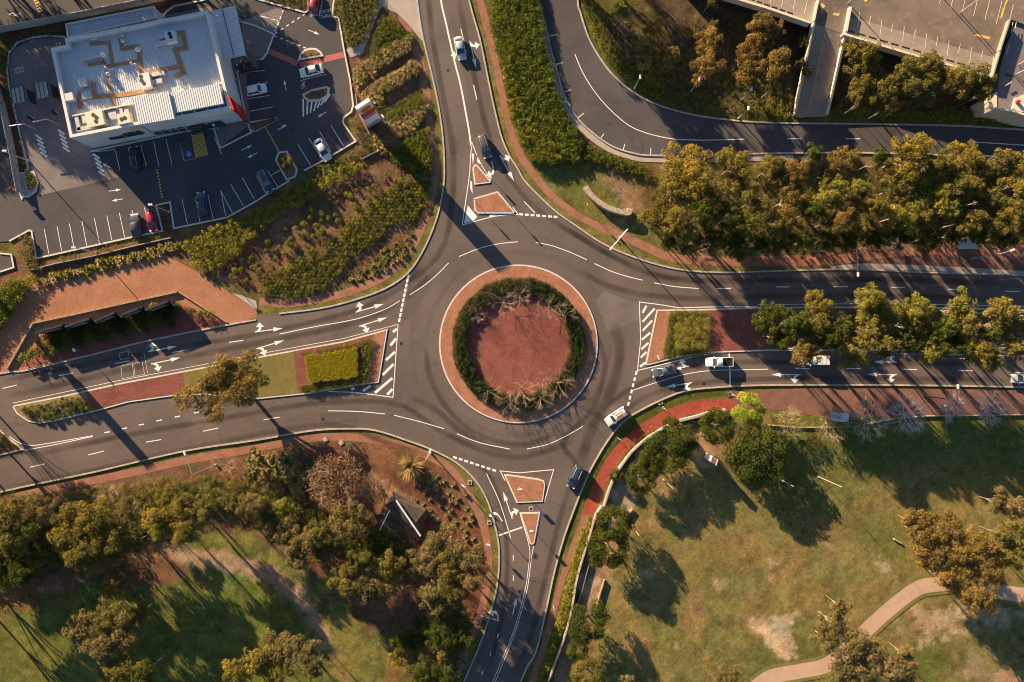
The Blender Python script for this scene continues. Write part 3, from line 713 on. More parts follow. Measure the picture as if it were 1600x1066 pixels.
for P in ([(819, 905), (862, 915)], [(775, 792), (806, 786)], [(857, 783), (895, 798)], [(343, 672), (346, 692)], [(5, 672), (40, 662), (45, 650)], [(688, 695), (700, 680)]): jt.ribbon(pxs(P), .07, 0.0016)
struct('road_joint', jt, 'black', 'thin dark sealed joints across the asphalt', 'road')
for i, (x, y) in enumerate(((627, 537), (862, 618), (722, 352), (408, 617), (250, 612), (505, 655), (1100, 600), (812, 925), (700, 110))):
    t = empty('manhole_cover', (*S(x, y), 0.0), 0, 'round iron cover in the asphalt, %s of those met from the list of roads' % ORD[i], 'manhole cover', 'iron covers in the road'); MB().disc((0, 0), .32, .0062, 18).build('lid', 'black', t)
    t['label'] = 'round iron cover in the asphalt ' + ('between west chevrons and roundabout', 'at the lower right of the roundabout', 'at the north chevron corner', 'below the golden tree median', 'on the lower west road left of the tree', 'on the curving west exit', 'on the lower east approach', 'on the south arm', 'on the north arm')[i]

# ================================================================== PAINTED MARKINGS
ZP = 0.008
pm = MB()
def ln(pts, w=0.14, smooth=True, mb=None, z=ZP):
    P = cat(pts, 6) if (smooth and len(pts) > 2) else pts
    (mb or pm).ribbon(pxs(P), w, z)
def blocks(a, b, n, L=0.75, w=0.42, mb=None):
    A = Vector(S(*a)); B = Vector(S(*b)); d = (B - A); tot = d.length; d.normalize()
    for i in range(n):
        c = A + d * (tot * i / (n - 1))
        (mb or pm).ribbon([tuple(c - d * L / 2), tuple(c + d * L / 2)], w, ZP)
for P in ([(717, 401), (750, 388), (780, 381), (809, 378)], [(837, 379), (862, 384), (890, 394), (917, 406)], [(929, 412), (955, 424), (980, 432), (1004, 438)], [(1022, 442), (1055, 448), (1092, 451)],
          [(640, 461), (660, 448), (680, 432), (701, 411)], [(437, 522), (490, 511), (555, 499), (600, 484), (625, 470)], [(513, 642), (558, 643), (602, 647)], [(616, 649), (652, 658), (694, 670)], [(714, 678), (750, 692), (797, 702)],
          [(823, 702), (857, 694), (887, 680), (911, 666)], [(15, 682), (30, 692), (50, 696), (75, 693), (110, 687), (145, 681)], [(37, 704), (90, 694), (145, 682)],
          [(760, 740), (781, 786), (798, 841)], [(989, 610), (1025, 598), (1070, 585), (1112, 579), (1154, 578), (1200, 577)],
          zm(800, 0, [(393, 340), (440, 450), (500, 550), (570, 640), (650, 720), (740, 790), (850, 835), (1000, 868), (1150, 876), (1300, 875), (1455, 870)])):
    ln(P, 0.15)
for a, b in (((1119, 451), (1142, 450.5)), ((1212, 448.5), (1234, 448.5)), ((1302, 448), (1325, 448)), ((1392, 449), (1414, 449.5)), ((1481, 452), (1504, 452.5)), ((1570, 455), (1593, 456)),
             ((4, 607), (26, 602)), ((92, 587), (114, 583)), ((180, 568), (202, 564)), ((269, 551), (291, 547)), ((358, 535), (380, 532)), ((47, 730), (70, 725)), ((138, 711), (162, 705)), ((228, 691), (252, 687)), ((317, 674), (341, 669)), ((412, 656), (437, 652)),
             ((720, 45), (725, 66)), ((740, 133), (745, 156)), ((819, 315), (836, 333)), ((801, 324), (809, 334)), ((802, 867), (802, 876)), ((802, 899), (802, 908)), ((767, 1018), (766, 1025)), ((779, 990), (777, 997)), ((755, 1048), (753, 1054)),
             ((1242, 575.5), (1265, 576)), ((1322, 576), (1345, 576)), ((1410, 577), (1433, 577.5)), ((1497, 579), (1520, 579.5)), ((1585, 582), (1608, 583)),
             ((1230, 217), (1252, 217)), ((1322, 217), (1344, 217)), ((1418, 218.5), (1441, 219))):
    ln([a, b], 0.16, False)
ln([(1513, 221.5), (1600, 227), (1700, 234)], 0.16, False)
for a, b in (((230, 227), (278, 218)), ((275, 403), (320, 392)), ((322, 577), (367, 563)), ((412, 738), (448, 708)), ((548, 873), (575, 836)), ((692, 945), (706, 900)), ((867, 970), (868, 925))):
    ln(zm(800, 0, [a, b]), 0.14, False)
for a, b in (((652, 573), (687, 567)), ((760, 550), (793, 543)), ((867, 526), (900, 519)), ((978, 500), (1012, 493)), ((1092, 476), (1125, 469)), ((1212, 450), (1245, 443)), ((1340, 425), (1365, 420))):
    ln(zm(0, 533, [a, b]), 0.22, False)
blocks((638, 431), (624, 500), 10); blocks((711, 715), (772, 735), 8); blocks((814, 335), (868, 339), 7); blocks((994, 583), (982, 631), 6)
# median edge lines and outlines
for P in ([(20, 630), (100, 613), (185, 595), (285, 576), (400, 554), (537, 529), (622, 507)], [(1184, 476), (1300, 475), (1400, 475), (1700, 480)], [(1085, 557), (1150, 546), (1400, 544), (1600, 548)]): ln(P, 0.1, False)
ln([(622, 507), (614, 621), (585, 617), (550, 613), (513, 612)], 0.16, False)
ln([(1400, 553), (1600, 556)], 0.1, False)
ln([(1184, 479), (1100, 480), (1060, 481), (1030, 476), (999, 472), (1001, 532), (996, 579), (1030, 571), (1082, 558)], 0.16, False)
ln([(689, -40), (689, 0), (697, 37), (710, 95), (720, 135), (732, 200), (736, 228)], 0.32)
ln([(737, 225), (735, 250), (734, 267), (731, 292), (722, 352)], 0.16); ln([(737, 222), (744, 240), (754, 261), (767, 281)], 0.16)
ln([(722, 352), (757, 342), (781, 337), (812, 335)], 0.16)
ln([(789, 751), (781.6, 736), (811, 739), (865, 734), (850.5, 784)], 0.16, False); ln([(812, 801), (827, 855), (826, 884), (821, 919), (810, 961), (799, 996), (768, 1070), (750, 1120)], 0.12)
ln([(845, 803), (833, 857), (829, 884), (824, 919), (813, 961), (802, 996), (772, 1070), (754, 1120)], 0.12)
ln([(652, -20), (655, 10), (663, 60), (675, 110), (688, 172)], 0.12)
ln([(778.5, 837), (816, 824)], 0.3, False); ln([(1139.5, 552), (1141, 603)], 0.3, False)
ln([(750, 962), (779, 970)], 0.14, False)
# chevron bars
def bars(A, B, n, w=0.55, mb=None):
    """bars between polyline A and polyline B (px)"""
    def at(P, t):
        k = t * (len(P) - 1); i = min(int(k), len(P) - 2); f = k - i
        return (P[i][0] + (P[i + 1][0] - P[i][0]) * f, P[i][1] + (P[i + 1][1] - P[i][1]) * f)
    for i in range(n):
        t = (i + 0.5) / n; ln([at(A, t), at(B, t)], w, False, mb)
for a, b in (((610, 540), (619, 529)), ((603, 563), (617, 550)), ((598, 586), (615, 569)), ((586, 614), (613, 591)), ((567, 611), (579, 603)), ((605, 617), (613, 608)), ((549, 609), (554, 606)), ((614, 519), (620, 514))): ln([a, b], 0.5, False)
for a, b in (((1004, 489), (1010, 478)), ((1004, 503), (1023, 482)), ((1004, 517), (1019, 501)), ((1003, 531), (1016, 520)), ((1002, 546), (1013, 536)), ((1001, 559), (1010, 550)), ((1000, 573), (1008, 567))): ln([a, b], 0.42, False)
pm.poly(pxs([(725, 349), (731, 321), (746, 339), (740, 345)]), ZP); pm.poly(pxs([(763, 340), (766, 335.5), (779, 335.5)]), ZP)
pm.poly(pxs([(735, 283), (737.5, 284), (738.5, 303), (734.5, 294)]), ZP); pm.poly(pxs([(737, 240), (741, 240), (739, 258)]), ZP); pm.poly(pxs([(745, 240), (750, 256), (746, 254)]), ZP)

def arrow(tail, tip, branch=0, mb=None, k=1.0):
    """straight arrow tail->tip (px); branch +1 = left hook near the tail, -1 = right hook; 2/-2 = only a hooked arrow"""
    mb = mb or pm
    A = Vector(S(*tail)); B = Vector(S(*tip)); d = B - A; L = d.length; d.normalize(); n = Vector((-d.y, d.x))
    P = lambda x, y: tuple(A + d * x + n * y)
    if abs(branch) < 2:
        hl = min(1.9 * k, L * 0.42); hw = 0.42 * k
        mb.poly([P(0, -0.09 * k), P(L - hl, -0.09 * k), P(L - hl, 0.09 * k), P(0, 0.09 * k)], ZP)
        mb.poly([P(L - hl, -hw), P(L, 0), P(L - hl, hw)], ZP)
    if branch:
        s = 1 if branch > 0 else -1; o = 0.0 if abs(branch) < 2 else L - 2.6 * k
        if abs(branch) == 2: mb.poly([P(0, -0.1 * k), P(o + 0.4, -0.1 * k), P(o + 0.4, 0.1 * k), P(0, 0.1 * k)], ZP)
        z = ZP + 0.004
        pts = [P(o + x * k, s * y * k) for x, y in ((0.3, 0.0), (0.9, 0.0), (1.35, 0.35), (1.4, 0.85), (1.95, 0.8), (1.15, 1.75), (0.35, 0.9), (0.95, 0.85), (0.85, 0.5), (0.3, 0.12))]
        mb.poly(pts, z)
for a in (((555.5, 488), (600, 475), 1), ((561, 510), (605.5, 496), -1), ((398, 519), (442, 513), 1), ((401, 545), (444, 532), -1), ((231, 550), (277, 541), 1), ((236, 569), (282, 559), -1),
          ((800.5, 810.5), (786, 768), -1), ((785, 815), (770, 790), 2), ((779, 971), (775, 944), 2), ((801, 961), (807, 934), 0),
          ((781, 243), (803, 283), 1), ((768, 252), (776, 282), -2), ((734, 64), (744, 107), 1), ((714, 62), (720, 96), -2),
          ((1081, 598), (1040, 605), 1), ((1077, 572), (1055, 577), -1), ((1251, 585.5), (1205, 585.5), 1), ((1401, 585.5), (1355, 585), 1), ((1401, 566), (1365, 565.5), -1)):
    arrow(*a)
for a, b, k in (((170, 299), (189, 296), 0), ((192, 311), (175, 314), 0), ((377, 235), (394, 227), 0), ((402, 239), (386, 247), 0), ((447, 142), (444, 125), 0), ((510, 175), (496, 183), 0), ((482, 47), (499, 54), 0), ((434, 203), (448, 195), 0), ((172, 262), (160, 256), 0)):
    arrow(a, b, k, None, 0.7)
arrow((32, 22), (13, 22.5), 0, None, 0.8); arrow((30, 26), (15, 22), 0, None, 0.6)
# detector loops sawn into the west approach
for P in ([(189, 572), (207, 568.5), (209, 588), (191, 592)], [(209, 568), (222, 565), (226, 585), (211, 588)], [(186, 552), (200, 549), (202, 560), (188, 562)]):
    ln(P + [P[0]], 0.05, False)
ln([(225, 553), (231, 584)], 0.05, False); ln([(192, 594), (230, 587)], 0.05, False)
# parking bays
def zl(ox, oy, L, w=0.11):
    for a, b in L: ln(zm(ox, oy, [a, b]), w, False)
zl(0, 267, [((277, 365), (305, 517)), ((357, 347), (385, 500)), ((434, 330), (463, 485)), ((512, 314), (542, 467)), ((590, 297), (621, 450)), ((668, 280), (699, 433)), ((746, 263), (779, 416)), ((825, 245), (855, 400)), ((903, 230), (935, 385)),
            ((1138, 178), (1172, 332)), ((1220, 165), (1250, 317)), ((1300, 150), (1332, 300)), ((1380, 125), (1410, 282)), ((1380, 125), (1452, 262)), ((1442, 85), (1522, 220)), ((1513, 42), (1590, 178))])
zl(400, 267, [((0, 25), (60, 140)), ((75, 0), (135, 100)), ((140, -40), (190, 60))])
zl(400, 0, [((262, 903), (342, 1035)), ((330, 865), (412, 995)), ((398, 822), (472, 955)), ((467, 782), (548, 915)), ((275, 505), (442, 465)), ((160, 1060), (50, 1120))])
for a, b in (((378, 114), (414, 110)), ((382, 135), (419, 129)), ((386, 155), (422, 149)), ((391, 174), (427, 167)), ((372, 97), (372, 92))): ln([a, b], 0.11, False)
zl(0, 0, [((720, 940), (750, 1066)), ((800, 922), (835, 1060)), ((880, 905), (915, 1040)), ((960, 888), (995, 1045)), ((1038, 872), (1075, 1028)), ((1115, 852), (1150, 1005)), ((1340, 860), (1385, 960))])
ln(zm(0, 0, [(560, 915), (590, 950), (720, 935)]), 0.12, False)
# hatched white bars of the drive-through
for ox, oy in ((222, 843), (362, 812), (582, 962)):
    for i in range(5):
        x = ox + i * 8; y = oy + i * 27
        ln(zm(0, 0, [(x, y), (x + 42, y + 30)]), 0.38, False)
for i in range(7): ln(zm(400, 0, [(295 + i * 6 + i * 22, 618 + (i % 2) * 5 + i * 2 - (i > 3) * (i - 3) * 14), (318 + i * 28 - 22 - i * 6, 730 - i * 12 - (i > 3) * (i - 3) * 6)]), 0.3, False)
ln(zm(400, 0, [(8, 98), (40, 103), (80, 112), (130, 130)]), 0.16, False)
for a, b, n in (((128, 205), (300, 92), 6), ((122, 228), (305, 298), 6), ((20, 100), (130, 128), 4), ((168, 72), (122, 190), 4)):
    A, B = zm(400, 0, [a, b]); blocks(A, B, n, 0.6, 0.18)
ln(zm(400, 0, [(415, 5), (395, 105)]), 0.12, False)
# a disabled bay's outline
struct('road_markings', pm, 'paint', 'white painted lane lines, arrows and bay lines', 'road markings')

def text_mesh(s, size=1.0):
    c = bpy.data.curves.new('t', 'FONT'); c.body = s; c.size = size; c.align_x = 'CENTER'; c.align_y = 'CENTER'
    o = bpy.data.objects.new('t', c); COL.objects.link(o)
    dg = bpy.context.evaluated_depsgraph_get(); dg.update()
    me = bpy.data.meshes.new_from_object(o.evaluated_get(dg))
    bpy.data.objects.remove(o); bpy.data.curves.remove(c)
    return me
def text_obj(name, s, size, mat, loc, rot, parent=None):
    me = text_mesh(s, size); me.name = name; me.materials.clear(); me.materials.append(M[mat])
    o = bpy.data.objects.new(name, me); COL.objects.link(o); o.location = loc; o.rotation_euler = rot
    if parent is not None: o.parent = parent
    return o
for s, x, y, a, sz in (('DRIVE\nTHRU', 509, 22, 9, 0.95), ('DRIVE\nTHRU', 490, 21, 9, 0.7), ('ONLY', 433, 40, 70, 0.7), ('ONLY', 474, 131, 75, 0.75), ('DRIVE\nTHRU', 30, 110, 15, 0.7)):
    o = text_obj('road_lettering', s, sz, 'paint', (*S(x, y), ZP + 0.004), (0, 0, math.radians(a)))
    tag(o, 'painted white lettering reading ' + s.replace('\n', ' ') + ' on asphalt at ' + {'509': 'the top lane', '490': 'the red car', '433': 'the dashed junction', '474': 'the small island', '30': 'the far left lane'}[str(x)], 'lettering', None, 'structure')
ym = MB()
A = (299, 209); B = (317, 207); C_ = (325, 244); D = (306, 248)
for i in range(11):
    t0 = i / 11; t1 = t0 + 0.055
    def lerp(p, q, t): return (p[0] + (q[0] - p[0]) * t, p[1] + (q[1] - p[1]) * t)
    ym.poly(pxs([lerp(A, D, min(1, t0 + 0.08)), lerp(A, D, min(1, t1 + 0.08)), lerp(B, C_, min(1, t1 - 0.03)), lerp(B, C_, max(0, t0 - 0.03))]), ZP)
ln([A, D], 0.1, False, ym, ZP + .004); ln([B, C_], 0.1, False, ym, ZP + .004); ln([(288, 251), (306, 248)], 0.1, False, ym); ln([(279, 214), (288, 251)], 0.1, False, ym)
struct('hatched_bay', ym, 'yellow_paint', 'yellow diagonal hatching beside the disabled bay', 'road markings')
bl = MB(); bl.disc(S(295, 240.5), 0.62, ZP)
struct('road_symbol', bl, 'blue_paint', 'blue wheelchair roundel in the disabled bay', 'road markings')
wc = MB(); cx, cy = S(295, 240.5)
for i in range(14):
    a0 = math.radians(150 + i * 17); a1 = math.radians(150 + (i + 1) * 17)
    wc.ribbon([(cx - .05 + .27 * math.cos(a0), cy - .1 + .27 * math.sin(a0)), (cx - .05 + .27 * math.cos(a1), cy - .1 + .27 * math.sin(a1))], 0.08, ZP + .004)
wc.ribbon([(cx - .1, cy + .3), (cx - .08, cy), (cx + .2, cy), (cx + .32, cy - .3)], 0.09, ZP + .006); wc.disc((cx - .1, cy + .42), 0.09, ZP + .006, 10)
struct('road_symbol', wc, 'paint', 'white wheelchair figure on the blue roundel', 'road markings')

# speed humps: yellow blocks on black strips
def hump(a, b, n, w, label):
    A = Vector(S(*a)); B = Vector(S(*b)); d = (B - A); L = d.length; d.normalize()
    root = empty('speed_hump', (A.x, A.y, 0), 0, label, 'speed hump')
    k = MB(); y = MB()
    A0 = Vector((0, 0))
    k.ribbon([tuple(A0), tuple(d * L)], w, 0.002, 0.045)
    for i in range(n):
        c = d * (L * (i + 0.5) / n); y.ribbon([tuple(c - d * L / n * 0.28), tuple(c + d * L / n * 0.28)], w + 0.02, 0.0, 0.052)
    k.build('rubber_strip', 'black', root); y.build('yellow_block', 'yellow_paint', root)
hump((414, 198), (438, 240), 11, 0.34, 'yellow and black speed hump beside the golden bush island')
hump((245, 264), (254, 311), 10, 0.34, 'yellow and black speed hump above the red car')
hump((54, -6), (64, 20), 6, 0.9, 'yellow and black speed hump on the road behind the restaurant')

# ================================================================== VEGETATION
M['bark'] = plain('pale gum bark', (0.36, 0.30, 0.25), 0.8, 0.25, 2.0)
M['bark_dark'] = plain('grey brown bark', (0.20, 0.155, 0.12), 0.9, 0.25, 2.0)
M['twig'] = plain('bare pale twigs', (0.40, 0.30, 0.21), 0.9, 0.2, 2.0)
M['twig_grey'] = plain('bare grey twigs', (0.60, 0.56, 0.48), 0.9, 0.2, 2.0)
L_ = {}
L_['gum'] = leaf_mat('gum leaves', (0.12, 0.115, 0.025), (0.32, 0.245, 0.055), (0.16, 0.16, 0.05))
L_['gold'] = leaf_mat('golden gum leaves', (0.15, 0.135, 0.026), (0.42, 0.30, 0.055), (0.20, 0.19, 0.045))
L_['olive'] = leaf_mat('bright olive gum leaves', (0.12, 0.13, 0.024), (0.38, 0.34, 0.055), (0.18, 0.18, 0.04))
L_['rust'] = leaf_mat('rusty gum leaves', (0.14, 0.11, 0.03), (0.44, 0.27, 0.075), (0.18, 0.15, 0.05))
L_['dusty'] = leaf_mat('dusty gum leaves', (0.14, 0.12, 0.045), (0.34, 0.25, 0.10), (0.18, 0.16, 0.06))
L_['dark'] = leaf_mat('dark green leaves', (0.045, 0.068, 0.014), (0.17, 0.18, 0.028), (0.07, 0.09, 0.02))
L_['deep'] = leaf_mat('deep green leaves', (0.022, 0.04, 0.014), (0.075, 0.105, 0.028))
L_['lime'] = leaf_mat('lime leaves', (0.22, 0.30, 0.03), (0.50, 0.52, 0.07))
L_['ygreen'] = leaf_mat('yellow green leaves', (0.15, 0.17, 0.022), (0.46, 0.40, 0.05), (0.2, 0.22, 0.03))
L_['bank'] = leaf_mat('bank shrub leaves', (0.07, 0.105, 0.018), (0.28, 0.30, 0.042), (0.15, 0.17, 0.03))
L_['clip'] = leaf_mat('clipped hedge leaves', (0.24, 0.23, 0.02), (0.52, 0.43, 0.03))
L_['straw'] = leaf_mat('straw grass blades', (0.30, 0.22, 0.09), (0.62, 0.47, 0.22), (0.35, 0.3, 0.12))
L_['tuft'] = leaf_mat('green grass blades', (0.10, 0.12, 0.03), (0.30, 0.28, 0.08), (0.2, 0.2, 0.05))
L_['brown'] = leaf_mat('brown seedy leaves', (0.15, 0.095, 0.045), (0.32, 0.19, 0.085))
L_['fern'] = leaf_mat('bright fern fronds', (0.10, 0.22, 0.03), (0.30, 0.42, 0.08))

def rand_dirs(n, r):
    v = r.standard_normal((n, 3)); return v / np.linalg.norm(v, axis=1, keepdims=True)

def leaves(clumps, dens, size, r, up=0.25, squash=0.8, jit=0.55, fill=0.25):
    """clumps (x,y,z,rad,tint) -> quads lying over each clump's skin; returns verts, faces, tint"""
    V = []; T = []
    for (x, y, z, rad, tint) in clumps:
        n = max(6, int(dens * rad * rad / (size * size) * 1.0))
        d = rand_dirs(n, r); d[:, 2] += up; d /= np.linalg.norm(d, axis=1, keepdims=True)
        k = rad * (1 - fill * r.random((n, 1)) ** 2 + 0.10 * r.standard_normal((n, 1)))
        P = d * k * np.array([1, 1, squash]) + np.array([x, y, z])
        N = d + jit * r.standard_normal((n, 3)); N /= np.linalg.norm(N, axis=1, keepdims=True)
        A = np.cross(N, rand_dirs(n, r)); A /= np.linalg.norm(A, axis=1, keepdims=True) + 1e-9
        B = np.cross(N, A); s = size * (0.6 + 0.7 * r.random((n, 1)))
        a = A * s * 0.62; b = B * s * 0.38
        V.append(np.stack([P - a, P - b, P + a, P + b], 1).reshape(-1, 3))
        T.append(np.clip(tint + 0.22 * r.standard_normal(n), 0, 1))
    return np.concatenate(V), np.concatenate(T)

def mesh_from_quads(name, V, T, mat):
    n = len(V) // 4
    me = bpy.data.meshes.new(name)
    me.vertices.add(len(V)); me.vertices.foreach_set('co', V.astype(np.float32).ravel())
    me.loops.add(n * 4); me.loops.foreach_set('vertex_index', np.arange(n * 4, dtype=np.int32))
    me.polygons.add(n); me.polygons.foreach_set('loop_start', np.arange(0, n * 4, 4, dtype=np.int32))
    try: me.polygons.foreach_set('loop_total', np.full(n, 4, np.int32))
    except Exception: pass
    me.update(calc_edges=True); me.validate()
    a = me.attributes.new('tint', 'FLOAT', 'FACE'); a.data.foreach_set('value', T.astype(np.float32))
    me.materials.append(mat); return me

def obj(name, me, parent=None):
    o = bpy.data.objects.new(name, me); COL.objects.link(o)
    if parent is not None: o.parent = parent
    return o

def gum_crown(seed, R=3.5, zc=6.2, rv=2.6, lobes=10, sub=9, size=0.21, dens=9.5, open_=0.0):
    r = np.random.default_rng(seed); C = []; tips = []
    for i in range(lobes):
        a = 2 * math.pi * (i + r.random() * 0.8) / lobes * (1 if i else 0); rr = R * (0.30 + 0.48 * r.random()) if i else 0.0
        if i % 3 == 0 and i: rr *= 0.5
        z = zc + rv * (0.75 * r.random() - 0.25) * (1.15 - rr / R)
        lx, ly = rr * math.cos(a), rr * math.sin(a); lr = R * (0.28 + 0.16 * r.random()) * (1 - open_ * 0.35); tn = 0.25 + 0.5 * r.random()
        tips.append((lx, ly, z))
        for j in range(sub):
            d = rand_dirs(1, r)[0]; d[2] = abs(d[2]) * 0.9 - 0.15
            C.append((lx + d[0] * lr * 0.85, ly + d[1] * lr * 0.85, z + d[2] * lr * 0.75, lr * (0.36 + 0.26 * r.random()), tn + 0.25 * r.standard_normal()))
    V, T = leaves(C, dens, size, r, 0.35, 0.75, 0.6, 0.3)
    return V, T, tips

def limb_mesh(tips, seed, zf=2.2, r0=0.13, twig=True):
    mb = MB(); r = random.Random(seed); top = Vector((r.uniform(-.2, .2), r.uniform(-.2, .2), zf))
    mb.tube((0, 0, -0.1), top, r0, r0 * 0.75, 7)
    for t in tips:
        t = Vector(t); mid = top.lerp(t, 0.5) + Vector((r.uniform(-.3, .3), r.uniform(-.3, .3), 0.25))
        mb.tube(top, mid, r0 * 0.5, r0 * 0.32, 5); mb.tube(mid, t, r0 * 0.32, r0 * 0.12, 4)
        if twig:
            for k in range(3):
                e = t + Vector((r.uniform(-1, 1), r.uniform(-1, 1), r.uniform(.2, .9)))
                mb.tube(mid.lerp(t, r.uniform(.4, 1)), e, r0 * 0.12, 0.015, 3, False)
    return mb

def keep_mesh(mb, name, mat):
    o = mb.build(name, mat); me = o.data; bpy.data.objects.remove(o); return me

GUM = []
for s, kw in ((11, {}), (12, dict(lobes=11, sub=7)), (13, dict(lobes=8, sub=9, rv=3.2)), (14, dict(lobes=10, sub=7, open_=0.8)), (15, dict(lobes=12, sub=6, open_=0.5, rv=2.0)), (16, dict(lobes=7, sub=10))):
    V, T, tips = gum_crown(s, **kw)
    GUM.append((mesh_from_quads('crown', V, T, L_['gum']), keep_mesh(limb_mesh(tips, s), 'trunk', 'bark')))
BUSH = []          # dense rounded broadleaf trees
for s in (21, 22, 23):
    r = np.random.default_rng(s); C = []
    for i in range(46):
        d = rand_dirs(1, r)[0]; d[2] = abs(d[2]) * 1.1 - 0.25
        k = 0.78 * (0.8 + 0.25 * r.random())
        C.append((d[0] * 3.5 * k, d[1] * 3.5 * k, 3.6 + d[2] * 2.6 * k, 0.62 + 0.4 * r.random(), 0.35 + 0.3 * r.standard_normal()))
    V, T = leaves(C, 9.0, 0.20, r, 0.3, 0.85, 0.6, 0.3)
    BUSH.append((mesh_from_quads('crown', V, T, L_['dark']), keep_mesh(limb_mesh([(1, .6, 3.6), (-1, .8, 3.8), (.1, -1.2, 3.5)], s, 1.4, .16, False), 'trunk', 'bark_dark')))

def use_mat(o, mat):
    o.material_slots[0].link = 'OBJECT'; o.material_slots[0].material = mat

TREES = []
def tree(px, py, rpx, h, kind, label, proto=None, fam='gum', group=None, name='gum_tree', catg='tree', rz=None, sq=1.0):
    fams = GUM if fam == 'gum' else BUSH
    i = len(TREES)
    cm, tm = fams[(proto if proto is not None else (i * 7 + 3)) % len(fams)]
    zc, hz = (6.2, 9.0) if fam == 'gum' else (3.6, 6.2)
    x, y = S(px, py, h * 0.68)
    s = rpx / 8 * 1.1 * (1 - h * 0.68 / CAM_H) / 3.5
    root = empty(name, (x, y, -0.1), (i * 2.399) % 6.28 if rz is None else rz, label, catg, group)
    root.scale = (s * sq, s / sq, h / hz)
    c = obj('crown', cm, root); obj('trunk', tm, root)
    use_mat(c, L_[kind]); TREES.append(root)
    if 'park' in (group or ''): root.children[1].scale = (.55, .55, 1); return root

def trees(lst, kind, h, base, group, fam='gum', name='gum_tree', order='x', k_=None):
    """lst of (px,py,r[,kind[,h]]) ; label = ordinal along the row + base text"""
    srt = sorted(lst, key=lambda t: t[0])
    for n, t in enumerate(srt):
        k = t[3] if len(t) > 3 else kind; hh = t[4] if len(t) > 4 else h
        adj = {'olive': 'bright olive', 'gum': 'olive', 'gold': 'golden', 'rust': 'rusty orange', 'dusty': 'dusty olive', 'dark': 'dark green', 'deep': 'deep green', 'ygreen': 'yellow green', 'lime': 'lime green', 'brown': 'brown'}[k]
        tree(t[0], t[1], t[2] * (k_ or (1.0 if ('belt' in base or 'ramp' in base) else 1.16 if 'median' in base else 1.1)), hh * (0.9 + 0.2 * ((n * 37) % 10) / 10), k, '%s tree, %s from the west %s' % (adj, ORD[n], base), None, fam, group, name)

# north-east pocket between the curving road and the deck
trees([(975, 22, 18, 'gum'), (1021, 47, 14, 'gold', 6), (1022, 85, 28, 'rust'), (1020, 120, 14, 'gold', 6), (1110, 67, 20, 'rust'), (1114, 41, 9, 'gum', 5), (1102, 110, 27, 'rust'), (1113, -4, 14), (1190, 38, 18, 'rust'), (1188, 62, 22, 'rust'), (1170, 107, 28, 'rust'), (1205, 50, 20), (1210, 100, 24, 'rust'), (1150, 130, 14, 'gum', 5), (1207, 135, 16, 'gum')],
      'rust', 9.0, 'in the pocket inside the curving road', 'gum trees inside the curving road')
trees([(1257, 65, 11, 'gum', 5), (1253, 100, 9, 'gum', 5), (1260, 112, 9, 'gum', 5), (1330, 80, 20), (1352, 85, 22), (1347, 108, 28), (1345, 135, 22), (1378, 140, 30), (1450, 105, 24), (1420, 120, 28), (1445, 140, 27), (1412, 165, 22), (1500, 125, 26), (1525, 122, 28), (1537, 145, 20), (1385, 168, 18), (1345, 160, 18)],
      'gum', 10.5, 'beside the ramp below the parking deck', 'gum trees below the parking deck')
# the dense belt between the two eastern roads
trees([(1070, 250, 36, 'gold'), (1150, 255, 26, 'gold'), (1205, 262, 22), (1232, 272, 28, 'rust'), (1270, 245, 20, 'dark'), (1320, 250, 28, 'rust'), (1372, 250, 16, 'dark'), (1420, 243, 34, 'gold'), (1462, 258, 26), (1505, 250, 28, 'gold'), (1535, 262, 24), (1562, 252, 26), (1590, 258, 24, 'gold'), (1630, 262, 30)],
      'gum', 12.0, 'in the upper row of the tree belt', 'gum trees in the belt')
trees([(1050, 300, 30, 'gold'), (1085, 285, 34, 'gold'), (1115, 300, 24), (1148, 290, 24), (1180, 312, 22), (1235, 310, 30, 'rust'), (1268, 330, 20, 'dark'), (1302, 300, 28, 'olive'), (1340, 300, 26, 'olive'), (1400, 292, 28), (1432, 300, 32, 'olive'), (1490, 288, 24), (1515, 292, 22, 'gold'), (1545, 310, 28), (1588, 292, 28, 'gold'), (1640, 320, 30)],
      'gum', 12.0, 'in the second row of the tree belt', 'gum trees in the belt')
trees([(1030, 345, 30), (1060, 352, 26, 'gold'), (1095, 335, 28, 'dark'), (1140, 340, 24, 'dark'), (1172, 345, 24, 'dark'), (1212, 352, 26, 'gold'), (1325, 335, 24, 'rust'), (1300, 345, 20), (1365, 325, 20), (1412, 335, 28, 'olive'), (1440, 345, 24), (1480, 322, 26, 'olive'), (1512, 345, 24), (1550, 350, 22), (1582, 330, 26), (1610, 365, 24)],
      'gum', 12.0, 'in the third row of the tree belt', 'gum trees in the belt')
trees([(1045, 380, 20), (1080, 378, 22, 'dark'), (1115, 376, 20, 'dark'), (1150, 380, 22, 'dark'), (1188, 380, 20, 'dark'), (1225, 376, 22), (1258, 378, 20, 'dark'), (1292, 375, 20, 'dark'), (1330, 375, 20, 'dark'), (1368, 372, 22, 'dark'), (1408, 370, 22, 'dark'), (1452, 372, 22), (1490, 366, 20, 'dark'), (1528, 368, 20, 'dark'), (1566, 370, 20)],
      'dark', 8.0, 'in the road-side row of the tree belt', 'gum trees in the belt', 'gum')
